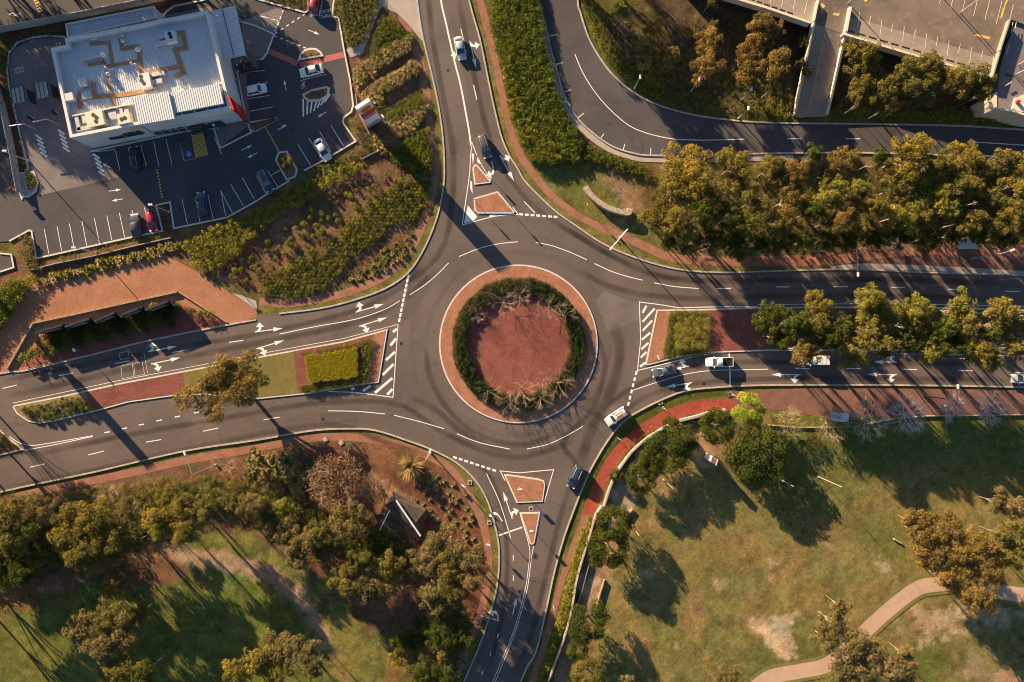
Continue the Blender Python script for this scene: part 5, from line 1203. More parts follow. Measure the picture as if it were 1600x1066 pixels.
cover(zm(400, 0, [(600, 440), (700, 370), (800, 290), (960, 225), (975, 250), (970, 300), (820, 390), (700, 460), (610, 540)]), 4.2, .5, 'straw', 'straw grass filling the upper slanting strip by the pylon sign', .8, 81, .2, 2.6)
cover(zm(400, 0, [(660, 570), (760, 500), (990, 385), (1015, 410), (1000, 460), (830, 570), (700, 640), (650, 620)]), 4.2, .5, 'straw', 'straw grass filling the middle slanting strip by the pylon sign', .8, 82, .2, 2.6)
cover(zm(400, 0, [(810, 750), (900, 720), (1050, 650), (1055, 690), (1020, 760), (930, 850), (850, 840)]), 4.2, .5, 'straw', 'straw grass filling the lower slanting strip by the pylon sign', .8, 83, .2, 2.6)
cover(zm(400, 0, [(710, 300), (780, 100), (860, 90), (940, 200), (800, 280), (700, 350)]), 5, .45, 'tuft', 'dark green and olive planting under the bent path', .7, 84, .2, 2.6)
cover(zm(400, 0, [(980, 870), (1080, 780), (1095, 1000), (1060, 1040), (960, 1000), (900, 900)]), 5.5, .5, 'ygreen', 'bright shrubs low on the east end of the bank', .8, 85, .2, 2.6)

cover([(915, 5), (1000, 0), (1060, 20), (1130, 30), (1230, 60), (1235, 170), (1140, 170), (1040, 150), (970, 100), (930, 50)], 11, .5, 'tuft', 'rough grass and low scrub under the trees inside the curving road', .5, 86, .2, 2.0)
cover([(905, -20), (925, -10), (945, 50), (985, 100), (1040, 140), (1030, 155), (985, 130), (945, 90), (920, 40)], 6, .45, 'ygreen', 'brighter green fringe along the inner kerb of the curving road', .5, 87, .2, 2.4)
cover([(64, 524), (140, 503), (225, 485), (264, 477), (272, 500), (262, 508), (100, 545), (70, 550), (60, 540)], 5, .5, 'bank', 'leafy hedging filled in beneath the zigzag screens', 1.0, 88, .18, 2.6)
cover([(1040, 255), (1600, 255), (1600, 268), (1050, 268)], 14, .5, 'tuft', 'scattered grass clumps between grey footpath and tree belt', .5, 89, .2, 2.0)

# ================================================================== THE RESTAURANT
M['wall_white'] = plain('white wall panels', (0.56, 0.56, 0.57), 0.6, 0.06, 0.6)
M['wall_grey'] = plain('grey wall', (0.34, 0.33, 0.33), 0.7, 0.1, 0.6)
M['cream'] = plain('cream metal', (0.72, 0.62, 0.46), 0.5, 0.1, 1.5)
M['unit_white'] = plain('off white metal', (0.70, 0.67, 0.62), 0.45, 0.1, 2.5)
M['steel'] = plain('galvanised steel', (0.55, 0.54, 0.52), 0.4, 0.12, 2.0, 0.4)
M['steel_dark'] = plain('dark steel', (0.05, 0.05, 0.055), 0.45, 0.15, 2.0, 0.3)
M['rust'] = ground_mat('rust stained walkway mat', (0.46, 0.26, 0.13), (0.38, 0.21, 0.10), (0.54, 0.33, 0.18), 0.6, 3.0, 0.9, 0.1, 0.01, 8, 0.2)
M['glass'] = plain('dark window glass', (0.03, 0.045, 0.055), 0.08, 0.1, 1.0, 0.0, 0.8)
M['red_panel'] = plain('red panel', (0.50, 0.012, 0.016), 0.5, 0.08, 1.0)
M['sign_yellow'] = plain('golden yellow sign', (0.80, 0.42, 0.03), 0.5, 0.05)
M['sign_orange'] = plain('orange sign', (0.75, 0.26, 0.02), 0.5, 0.05)
M['sign_white'] = plain('white sign face', (0.78, 0.76, 0.76), 0.5, 0.04)
M['sign_pink'] = plain('pink red sign band', (0.55, 0.10, 0.16), 0.5, 0.05)
M['stone'] = ground_mat('stone blocks in wire', (0.46, 0.37, 0.28), (0.34, 0.27, 0.21), (0.62, 0.52, 0.42), 1.5, 6.0, 0.95, 1.0, 0.12, 5, 0.45)
M['slate'] = ground_mat('slate shingles', (0.12, 0.095, 0.075), (0.085, 0.07, 0.06), (0.20, 0.155, 0.115), 0.8, 4.0, 0.9, 0.8, 0.06, 7, 0.4)
M['timber'] = plain('weathered timber', (0.33, 0.23, 0.15), 0.85, 0.3, 2.0)
M['deck'] = ground_mat('stained deck concrete', (0.21, 0.165, 0.125), (0.13, 0.105, 0.085), (0.28, 0.225, 0.17), 0.10, 0.7, 0.9, 0.1, 0.02, 4, 0.15)
M['deck_light'] = ground_mat('cleaner deck concrete', (0.32, 0.265, 0.21), (0.26, 0.215, 0.175), (0.38, 0.32, 0.25), 0.15, 1.2, 0.9, 0.1, 0.02, 4, 0.12)

UA = math.atan2(12.8, 60.0)     # the building's long side against east
def corrugated(name, c, pitch=0.42, ang=UA + math.pi / 2, stain=0.5):
    m, nt, b = new_mat(name); p = pos(nt)
    dt = nt.nodes.new('ShaderNodeVectorMath'); dt.operation = 'DOT_PRODUCT'
    nt.links.new(p, dt.inputs[0]); dt.inputs[1].default_value = (-math.sin(ang), math.cos(ang), 0)
    k = nt.nodes.new('ShaderNodeMath'); k.operation = 'MULTIPLY'; k.inputs[1].default_value = 2 * math.pi / pitch; nt.links.new(dt.outputs['Value'], k.inputs[0])
    s = nt.nodes.new('ShaderNodeMath'); s.operation = 'SINE'; nt.links.new(k.outputs[0], s.inputs[0])
    a = mixc(nt, ramp(nt, noise(nt, 0.35, 4, 0.65, p, 0.5), 0.35, 0.7), c, tuple(x * (1 - 0.28 * stain) for x in c))
    a = mixc(nt, ramp(nt, s.outputs[0], -1.0, 1.0), tuple(x * 0.80 for x in c), a)
    nt.links.new(a, b.inputs['Base Color']); b.inputs['Roughness'].default_value = 0.45; b.inputs['Metallic'].default_value = 0.1
    bump(nt, b, s.outputs[0], 0.7, 0.04); return m
M['roof'] = corrugated('ribbed roof sheets', (0.62, 0.63, 0.65))
M['roof_white'] = corrugated('white ribbed roof sheets', (0.64, 0.64, 0.65), 0.42, UA + math.pi / 2, .2)
M['roof_cross'] = corrugated('white ribbed canopy sheets', (0.62, 0.62, 0.64), 0.42, UA, .3)

ZT = 7.0; ZR = 6.0
b0 = S(220, 125, ZT)
BLD = empty('restaurant', (b0[0], b0[1], 0), 0, 'white flat-roofed drive-through restaurant with parapets and rooftop plant', 'building')
def L(pts): return [(x - b0[0], y - b0[1]) for x, y in pts]
def P_(pts, z): return L(pxs(pts, z))
foot = [(80, 76), (104, 71), (102, 61), (324, 17), (360, 169), (272, 187), (218, 194), (110, 215)]
outer = P_(foot, ZT)
if area(outer) < 0: outer = outer[::-1]
inner = inset(outer, 0.42)
mb = MB(); mb.ring(outer, inner, 0, ZT, ZR - .3); mb.build('wall', 'wall_white', BLD)
cap = MB(); cap.ring(inset(outer, -0.06), inset(outer, 0.48), ZT - .05, ZT + .07, ZT - .05); cap.build('parapet_cap', 'unit_white', BLD)
rf = MB(); rf.poly(inset(outer, 0.3), ZR); RF = rf.build('roof', 'roof', BLD)
wk = MB()
def walk(pts, w=0.7, z=ZR + .03, ox=100, oy=30, k=10.0, cnt=[0]):
    cnt[0] += 1
    wk.ribbon(P_(zm(ox, oy, pts, k), z), w, z + .004 * cnt[0])
walk([(400, 385), (700, 365), (765, 730)]); walk([(370, 715), (630, 670), (625, 640), (720, 1100), (760, 1230), (790, 1350)]); walk([(650, 740), (1150, 655)]); walk([(885, 290), (905, 465), (1150, 430), (1225, 860)], .8)
walk([(1225, 845), (1840, 735)], .8, ox=100); walk([(1700, 240), (1860, 215), (1900, 450), (1700, 490)], 1.0); walk([(1740, 480), (1870, 840), (1730, 900)], .85)
walk([(255, 1400), (235, 1250), (450, 1215), (700, 1200), (1000, 1170), (1420, 1090)], .8); walk([(455, 990), (480, 1210)], .9); walk([(270, 1370), (255, 1150), (240, 1130)], .8)
wk.build('walkway', 'rust', RF)
pl = MB(); pl.box((*L([S(125, 52 + 20, ZR)])[0], ZR + .02), (.1, .1, .02)); 
# lower plant well at the south-west corner
well = P_([(115, 183), (206, 166), (211, 192), (120, 211)], ZR)
mb = MB(); mb.poly(well if area(well) > 0 else well[::-1], ZR + .05); mb.build('plant_floor', 'roof', BLD)
mb = MB(); mb.ribbon(P_([(113, 182), (206, 163)], ZR + .5), .25, ZR, ZR + .75); mb.build('plant_screen', 'cream', BLD)
# raised roof blocks
def block(name, pts, z0, z1, mat, side='wall_white', over=0.0):
    W = P_(pts, z1); mb = MB(); mb.slab(W, z0, z1 - .1, True); o = mb.build(name, side, BLD)
    t = MB(); t.slab(inset(W, -0.08) if area(W) else W, z1 - .1, z1, True); t.build('roof_sheet', mat, o); return o
block('raised_roof', [(207, 154), (262, 143), (272, 185), (217, 194)], 3.4, 8.0, 'roof_white')
block('raised_roof', [(265, 147), (341, 131), (349, 161), (272, 176)], 6.0, 7.6, 'roof_white')
mb = MB(); mb.ribbon(P_([(272, 184), (361, 169)], ZT - .05), .5, 5.4, ZT + .12); mb.build('fascia', 'unit_white', BLD)
mb = MB()
for t in (0.15, 0.4, 0.65, 0.88):
    a = (272 + 80 * t, 178 - 15 * t); mb.ribbon(P_([a, (a[0] + 2, a[1] + 8)], ZT), .14, ZT - .1, ZT + .1)
mb.build('brace', 'unit_white', BLD)
W = P_([(342, 132), (350, 161), (272, 177), (272, 184), (359, 168), (352, 132)], ZR); mb = MB(); mb.poly(W if area(W) > 0 else W[::-1], ZR + .06); mb.build('gutter_well', 'steel_dark', BLD)
# north lean-to and east canopy
block('lean_to', [(103, 38), (240, 10), (243, 29), (105, 59)], 0, 4.6, 'roof_cross')
mb = MB(); mb.ring(*(lambda q: (q, inset(q, .3)))([p for p in (lambda w: w if area(w) > 0 else w[::-1])(P_([(102, 37), (241, 9), (244, 28), (105, 60)], 4.9))]), 4.5, 4.95, 4.6); mb.build('gutter', 'unit_white', BLD)
cn = block('canopy', [(330, 18), (367, 9), (383, 85), (348, 92)], 4.2, 4.7, 'roof_cross')
mb = MB(); mb.ribbon(P_([(347, 14), (366, 88)], 4.7), .12, 4.7, 4.78); mb.build('gutter', 'steel_dark', cn)
for px, py in ((364, 18), (378, 80)):
    x, y = L([S(px, py, 4.5)])[0]; MB().tube((x, y, 0), (x, y, 4.3), .1).build('post', 'steel', cn)
# windows, south glass front, awning and entry
def onwall(a, b, z0, z1, name, mat, parent=BLD, th=.08, zref=ZT):
    A, B = P_([a, b], zref); mb = MB(); mb.ribbon([A, B], th, z0, z1); return mb.build(name, mat, parent)
w1 = onwall((218, 195.6), (271, 188), 0.8, 6.6, 'window', 'glass'); 
A, B = P_([(218, 196), (271, 188.4)], ZT)
fr = MB()
for z in (.8, 2.6, 4.4, 6.6): fr.ribbon([A, B], .18, z, z + .14)
for t in (0, .25, .5, .75, 1):
    q = Vector(A).lerp(Vector(B), t); fr.tube((q.x, q.y, .8), (q.x, q.y, 6.7), .08)
fr.build('frame', 'steel', w1)
onwall((178, 203.0), (206, 198), 2.6, 4.3, 'window', 'glass'); onwall((152, 208), (176, 204), 2.6, 3.6, 'window', 'glass')
onwall((362, 172.5), (358, 152), .4, 3.0, 'window', 'glass')
onwall((275, 189), (330, 177.5), .3, 2.9, 'window', 'glass')
aw = MB(); aw.slab(P_([(278, 186), (361, 169), (363, 176), (281, 193.5)], 3.4), 3.2, 3.4, True); aw.build('awning', 'unit_white', BLD)
en = MB(); en.slab(P_([(318, 191), (361, 181.5), (362, 185), (320, 195)], 2.7), 2.6, 2.75, True); en.build('awning', 'wall_white', BLD)
po = MB(); po.slab(P_([(300, 200), (306, 193), (316, 191), (322, 198)], .3), 0, .3); po.build('entry_step', 'concrete', BLD)
# the red wing wall with the yellow letter
rp = MB(); A, B = P_([(352, 150), (361, 170)], ZT); rp.ribbon([(A[0] + .55, A[1] - .1), (B[0] + .5, B[1] - .3)], .35, .3, 7.2); 
tail = MB(); RW = rp.build('sign_wall', 'red_panel', BLD)
d_ = (Vector(B) - Vector(A)).normalized(); ang = math.atan2(d_.y, d_.x)
mid = (Vector(A) + Vector(B)) / 2
text_obj('yellow_letter', 'M', 2.6, 'sign_yellow', (mid.x + .80, mid.y - .05, 4.6), (math.radians(90), 0, ang), RW)
wl = P_([(207, 200.5)], ZT)[0]
text_obj('yellow_letter', 'M', 2.3, 'sign_yellow', (wl[0], wl[1] - .02, 5.7), (math.radians(90), 0, UA), BLD)
wl = P_([(297, 190.5)], 3.4)[0]
text_obj('white_lettering', "McDonald's", 1.15, 'sign_white', (wl[0] - .2, wl[1] - .25, 3.9), (math.radians(60), 0, UA), BLD)
vd = MB(); x, y = P_([(361, 112)], ZT)[0]
vd.build if False else None
# stainless pipe stands, tiny roof things
def roof_thing(name, label, catg, px, py, z=ZR + .06, rz=0.0):
    x, y = S(px, py, z); return empty(name, (x, y, z), UA + rz, label, catg)
def ac_unit(px, py, w, d, h, fans, label, mat='unit_white', ducts=()):
    t = roof_thing('air_conditioner', label, 'air conditioner', px, py)
    MB().box((0, 0, h / 2), (w, d, h)).build('casing', mat, t)
    MB().box((0, 0, .05), (w + .15, d + .15, .1)).build('base', 'steel', t)
    for fx, fy in fans:
        MB().tube((fx, fy, h - .02), (fx, fy, h + .05), .36, n=16).build('fan', 'black', t)
    for (x, y, ww, dd, hh) in ducts:
        MB().box((x, y, hh / 2), (ww, dd, hh)).build('duct', 'steel', t)
    return t
ac_unit(231, 129, 2.0, 2.7, 1.1, [(-.55, .85), (-.6, .1), (-.3, -.5)], 'large off-white rooftop unit with three black fans', 'unit_white', [(2.2, 0.9, 2.9, .7, .7), (1.9, -.4, 2.0, .8, .6), (1.3, -1.6, .5, 1.0, .5)])
ac_unit(270, 61, 1.9, 2.1, 1.1, [(0.05, .5), (.15, -.15)], 'rooftop unit with two black fans and ducts on its left', 'unit_white', [(-2.0, -.6, 3.0, .7, .7), (-1.6, .5, 1.6, .6, .6)])
ac_unit(154, 189, 3.2, 2.7, 1.2, [(-.1, .75), (.35, .2), (.15, -.5)], 'widest cream rooftop unit, three fans, over the front wall', 'cream', [(-2.9, -1.0, 2.6, .7, .6), (-3.6, .2, .7, 2.8, .6), (-2.2, .8, .9, 1.8, .6)])
ac_unit(199, 188, 2.3, 2.0, 1.2, [(-.45, -.1), (.2, .0)], 'narrower cream rooftop unit, two fans, beside the raised roof', 'cream', [(-.5, 1.5, .6, 1.4, .6), (.4, 1.5, .8, 1.6, .5)])
ac_unit(178, 181, 1.4, 1.7, .5, [], 'flat steel frame unit between the two cream rooftop units', 'steel')
ac_unit(132, 131, 1.1, 1.3, 1.1, [], 'single white rooftop box near the left walkway', 'unit_white')
ac_unit(113, 154, 1.5, 1.4, 1.0, [], 'grey white rooftop box against the left parapet', 'wall_white')
ac_unit(136, 149, 1.8, 1.4, .35, [], 'low wide roof hatch inside the walkway loop', 'roof')
ac_unit(148, 61, 1.2, .4, .5, [], 'small white box on the north parapet', 'unit_white')
t = roof_thing('roof_duct', 'long thin steel duct lying across the left half of the roof', 'duct', 147, 92)
MB().box((-.2, 0, .35), (4.4, .35, .5), 0.02).build('duct_run', 'steel', t); MB().box((2.1, .1, .4), (.7, .7, .8)).build('duct_end', 'unit_white', t)
for i, (px, py, rr_, hh) in enumerate(((193, 58, .3, .7), (194.5, 66, .42, .9), (218, 79, .55, .8), (168, 108, .3, .8), (172, 118, .42, .9), (175, 126, .25, .6), (208, 101, .3, .8), (213, 102, .25, .5))):
    lab = ('small steel roof vent at the top end of the walkway', 'larger steel roof vent just below the top one', 'white domed roof ventilator beside the middle walkway', 'top vent of the row of three on the left walkway', 'middle and largest vent of that left row', 'lowest and smallest vent of the left row', 'steel vent left of a pair near the middle', 'smaller steel vent right of the middle pair')[i]
    t = roof_thing('roof_vent', lab, 'roof vent', px, py)
    mb = MB(); mb.tube((0, 0, 0), (0, 0, hh * .7), rr_ * .6, n=12); mb.build('stack', 'steel', t)
    mb = MB(); mb.tube((0, 0, hh * .7), (0, 0, hh), rr_, rr_ * .7, 12); mb.tube((0, 0, hh), (0, 0, hh * 1.15), rr_ * .7, rr_ * .2, 12); mb.build('cowl', 'unit_white' if i == 2 else 'steel', t)

# ================================================================== DECK, RAMP AND RAMP HOUSE, TOP RIGHT
ZD = 5.0
dk = [(1040, -60), (1110, -14), (1200, 13), (1267, 36), (1318, 53), (1430, 87), (1552, 121), (1566, 70), (1579, 30), (1600, 38), (1700, 72), (1800, 20), (1800, -260), (1040, -260)]
g0 = S(1400, -20, ZD)
DECK = empty('parking_deck', (g0[0], g0[1], 0), 0, 'raised concrete parking deck with painted bays and cream parapet', 'building')
def D_(pts, z): return [(x - g0[0], y - g0[1]) for x, y in pxs(pts, z)]
mb = MB(); mb.slab(D_(dk, ZD), ZD - .7, ZD, True); mb.build('deck_slab', 'deck', DECK)
mb = MB(); mb.slab(D_([(1055, -55), (1110, -20), (1200, 6), (1266, 28), (1320, 45), (1430, 79), (1545, 112), (1566, 60), (1700, 20), (1700, -260), (1055, -260)], ZD), 0, ZD - .7); mb.build('wall', 'steel_dark', DECK)  # near-black wall stands in for the shadowed opening under the deck
mb = MB(); mb.poly(D_([(1040, -75), (1110, -28), (1200, -6), (1282, -2), (1267, 34), (1200, 12), (1110, -14), (1040, -58)][::-1], ZD), ZD + .008); mb.poly(D_([(1327, 26), (1440, 58), (1560, 92), (1552, 119), (1430, 85), (1319, 51)][::-1], ZD), ZD + .008)
mb.build('edge_strip', 'deck_light', DECK)
mb = MB(); mb.ribbon(D_([(1040, -61), (1110, -15), (1200, 12), (1267, 35)], ZD + 1), .4, ZD - .7, ZD + .9); mb.ribbon(D_([(1318, 52), (1430, 86), (1552, 120)], ZD + 1), .4, ZD - .7, ZD + .9)
mb.build('parapet', 'cream', DECK)
mb = MB(); mb.ribbon(D_([(1552, 119), (1566, 70), (1579, 30)], ZD + 1), .25, ZD, ZD + 1); mb.build('side_parapet', 'deck_light', DECK)
sl = MB()
for i in range(11):
    a = (1323 + i * 17.3, 47.5 + i * 5.1); sl = MB(); sl.ribbon(D_([a, (a[0] + 12, a[1] + 3.6)], ZD), .32, ZD + .012, ZD + .016); sl.build('drain_slot', 'black', DECK)
for i in range(6):
    a = (1200 + i * 12 - 30, 8 + i * 4.2 - 10); sl = MB(); sl.ribbon(D_([a, (a[0] + 9, a[1] + 3)], ZD), .32, ZD + .012, ZD + .016); sl.build('drain_slot', 'black', DECK)
pl = MB(); zz = ZD + .02
for i in range(13): a = (1343 + i * 17.5, 20 + i * 5.4); pl.ribbon(D_([a, (a[0] - 3, a[1] + (14 if i % 2 else 24))], ZD), .12, zz)
for i in range(9): a = (1432 + i * 17.8, -30 + i * 6.2); pl.ribbon(D_([(a[0] + 9, a[1] - 12), (a[0], a[1] + 24)], ZD), .12, zz)
for i in range(4): a = (1208 + i * 18, -18 + i * 5); pl.ribbon(D_([a, (a[0] - 5, a[1] + 24)], ZD), .12, zz)
pl.build('bay_lines', 'cream', DECK)
pl = MB()
for P in ([(1562, 30), (1566, 28), (1571, 10), (1567, 12)], [(1568, 12), (1572, 8), (1578, -8), (1574, -6)], [(1524, 53), (1548, 58), (1546, 62), (1522, 56)], [(1281, 12), (1284, 4), (1290, 10), (1286, 14), (1284, 26), (1283.5, 14)], [(1345, -4), (1358, -1), (1352, 4)], [(1302, 20), (1312, 21), (1311, 25), (1301, 24)]): pl = MB(); pl.poly(D_(P, ZD), zz); pl.build('yellow_marking', 'yellow_paint', DECK)
for i, (px, py) in enumerate(((1500, 20), (1325, 5), (1440, -40))):
    x, y = D_([(px, py)], ZD)[0]; MB().tube((x, y, ZD), (x, y, ZD + 6), .08).build('light_pole', 'steel', DECK)
# ramp
RP = empty('ramp_bridge', (*S(1280, 110, 2), 0), 0, 'sloping concrete ramp from the black road up to the deck', 'ramp')
r0 = S(1280, 110, 2)
def R3(px, py, z): x, y = S(px, py, z); return (x - r0[0], y - r0[1], z)
top = [R3(1268, 36, ZD + .01), R3(1318, 52, ZD + .01)]; bot = [R3(1288, 183, .05), R3(1242, 183, .05)]
mb = MB(); n = 10; 
def mixp(a, b, t): return tuple(a[i] + (b[i] - a[i]) * t for i in range(3))
for i in range(n):
    t0, t1 = i / n, (i + 1) / n
    a, b = mixp(top[0], bot[1], t0), mixp(top[1], bot[0], t0); c, d = mixp(top[1], bot[0], t1), mixp(top[0], bot[1], t1)
    mb.quad(a, d, c, b); mb.quad((a[0], a[1], a[2] - .6), (b[0], b[1], b[2] - .6), (c[0], c[1], c[2] - .6), (d[0], d[1], d[2] - .6))
mb.build('ramp_slab', 'deck_light', RP)
def slope_box(a, b, w, h, dn=.6):
    mb = MB(); A = Vector(a); B = Vector(b); d = (B - A); u = Vector((-d.y, d.x, 0)).normalized() * w / 2
    v = [A - u - Vector((0, 0, dn)), A + u - Vector((0, 0, dn)), B + u - Vector((0, 0, dn)), B - u - Vector((0, 0, dn)), A - u + Vector((0, 0, h)), A + u + Vector((0, 0, h)), B + u + Vector((0, 0, h)), B - u + Vector((0, 0, h))]
    mb.v = [tuple(x) for x in v]; mb.f = [(0, 3, 2, 1), (4, 5, 6, 7), (0, 1, 5, 4), (1, 2, 6, 5), (2, 3, 7, 6), (3, 0, 4, 7)][:]; return mb
slope_box(R3(1270, 37, ZD), R3(1240, 181, .05), .3, .8).build('parapet', 'cream', RP)
slope_box(R3(1319, 52, ZD), R3(1290, 181, .05), .4, .9).build('parapet', 'cream', RP)
slope_box(R3(1276, 3, ZD + .02), R3(1269, 36, ZD + .02), .3, .8, 0).build('parapet', 'cream', RP)
slope_box(R3(1326, 14, ZD + .02), R3(1319, 52, ZD + .02), .4, .9, 0).build('parapet', 'cream', RP)
slope_box(R3(1289, 53, ZD - .25), R3(1264, 172, .55), .12, .0, -.05).build('centre_line', 'yellow_paint', RP)
mb = slope_box(R3(1286, 122, 2.25), R3(1284, 130, 2.0), .5, .02, -.01); mb.build('yellow_arrow', 'yellow_paint', RP)
mb = MB(); mb.ribbon([S(1243, 179), S(1290, 179)], .12, .06); mb.ribbon([S(1246, 182), S(1256, 182)], .5, .06)
tag(mb.build('stop_line', 'yellow_paint'), 'yellow line at the foot of the ramp', 'road markings', None, 'structure')
# ramp house
RH = empty('ramp_house', (*S(1580, 120, 3), 0), 0, 'grey lower ramp roof with cream end walls at the right edge', 'building')
h0 = S(1580, 120, 3)
def H_(pts, z): return [(x - h0[0], y - h0[1]) for x, y in pxs(pts, z)]
mb = MB(); mb.slab(H_([(1555, 112), (1567, 72), (1580, 40), (1700, 78), (1700, 160), (1600, 150), (1580, 155), (1575, 175), (1551, 170)], 3.4), 0, 4.6); mb.build('roof', 'lot_concrete', RH)
mb = MB(); mb.slab(H_([(1580, 156), (1640, 132), (1640, 180), (1589, 178), (1575, 175)], 3.9), 4.6, 5.0); mb.build('end_block', 'cream', RH)
mb = MB(); mb.ribbon(H_([(1537, 156), (1543, 174), (1551, 172), (1575, 177), (1600, 184), (1660, 194)], 3.8), .35, 0, 5.0); mb.build('wall', 'cream', RH)
mb = MB(); mb.slab(H_([(1537, 156), (1552, 146), (1551, 171), (1543, 174)], 3.6), 0, 4.7); mb.build('end_block', 'cream', RH)
for i, (a, b) in enumerate((((1589, 102), (1597, 97)), ((1585, 117), (1594, 113)), ((1567, 136), (1575, 131)))):
    A = H_([a, b], 4.3); mb = MB(); mb.ribbon(A, .16, 5.15, 5.3); mb.tube((*A[0], 4.6), (*A[0], 5.2), .05); mb.build('light_bracket', 'cream', RH)
mb = MB(); mb.ribbon(H_([(1564, 120), (1576, 124)], 3.4), .3, 4.61, 4.63); mb.build('drain_slot', 'black', RH)
mb = MB()
for dx in (0, 5): mb.tube((*H_([(1577 - dx, 42)], 3.5)[0], 5.3), (*H_([(1574 - dx, 58)], 3.5)[0], 5.3), .05)
mb.tube((*H_([(1567, 75)], 3.5)[0], 5.2), (*H_([(1562, 92)], 3.5)[0], 5.2), .05); mb.build('handrail', 'cream', RH)
mb = MB(); mb.tube((0, 0, 0), (0, 0, .5), .35, n=10); o = mb.build('red_hose_reel', 'red_panel', RH); x, y = H_([(1583, 163)], 4)[0]; o.location = (x, y, 5.0); o.name = 'hose_reel'

# ================================================================== VEHICLES
PAINT = {}
def car_paint(c):
    if c in PAINT: return PAINT[c]
    cols = {'white': (0.72, 0.71, 0.70), 'silver': (0.50, 0.51, 0.53), 'beige': (0.13, 0.11, 0.09), 'black': (0.018, 0.018, 0.022), 'navy': (0.035, 0.055, 0.09), 'charcoal': (0.07, 0.075, 0.085), 'slate': (0.12, 0.14, 0.16), 'red': (0.42, 0.012, 0.03), 'pale_blue': (0.5, 0.58, 0.68)}
    m, nt, b = new_mat(c + ' car paint'); b.inputs['Base Color'].default_value = rgb(cols[c]); b.inputs['Roughness'].default_value = 0.35
    b.inputs['Coat Weight'].default_value = 0.7; b.inputs['Coat Roughness'].default_value = 0.08; b.inputs['Metallic'].default_value = 0.0 if c in ('white', 'red') else 0.25
    PAINT[c] = m; return m
M['tyre'] = plain('tyre rubber', (0.02, 0.02, 0.02), 0.9, 0.1)
M['rim'] = plain('alloy rim', (0.4, 0.4, 0.42), 0.3, 0.1, 3, 0.7)
M['lamp_clear'] = plain('headlight lens', (0.75, 0.75, 0.75), 0.15, 0.05)
M['lamp_red'] = plain('tail light lens', (0.35, 0.01, 0.01), 0.2, 0.05)
def loft(secs):
    """sections: lists of equal-length 3-D points; returns MB"""
    mb = MB(); k = len(secs[0])
    for s in secs: mb.v += s
    for i in range(len(secs) - 1):
        for j in range(k - 1): mb.f.append((i * k + j, (i + 1) * k + j, (i + 1) * k + j + 1, i * k + j + 1))
    mb.f.append(tuple(range(k))); mb.f.append(tuple(((len(secs) - 1) * k + j) for j in range(k))[::-1])
    return mb
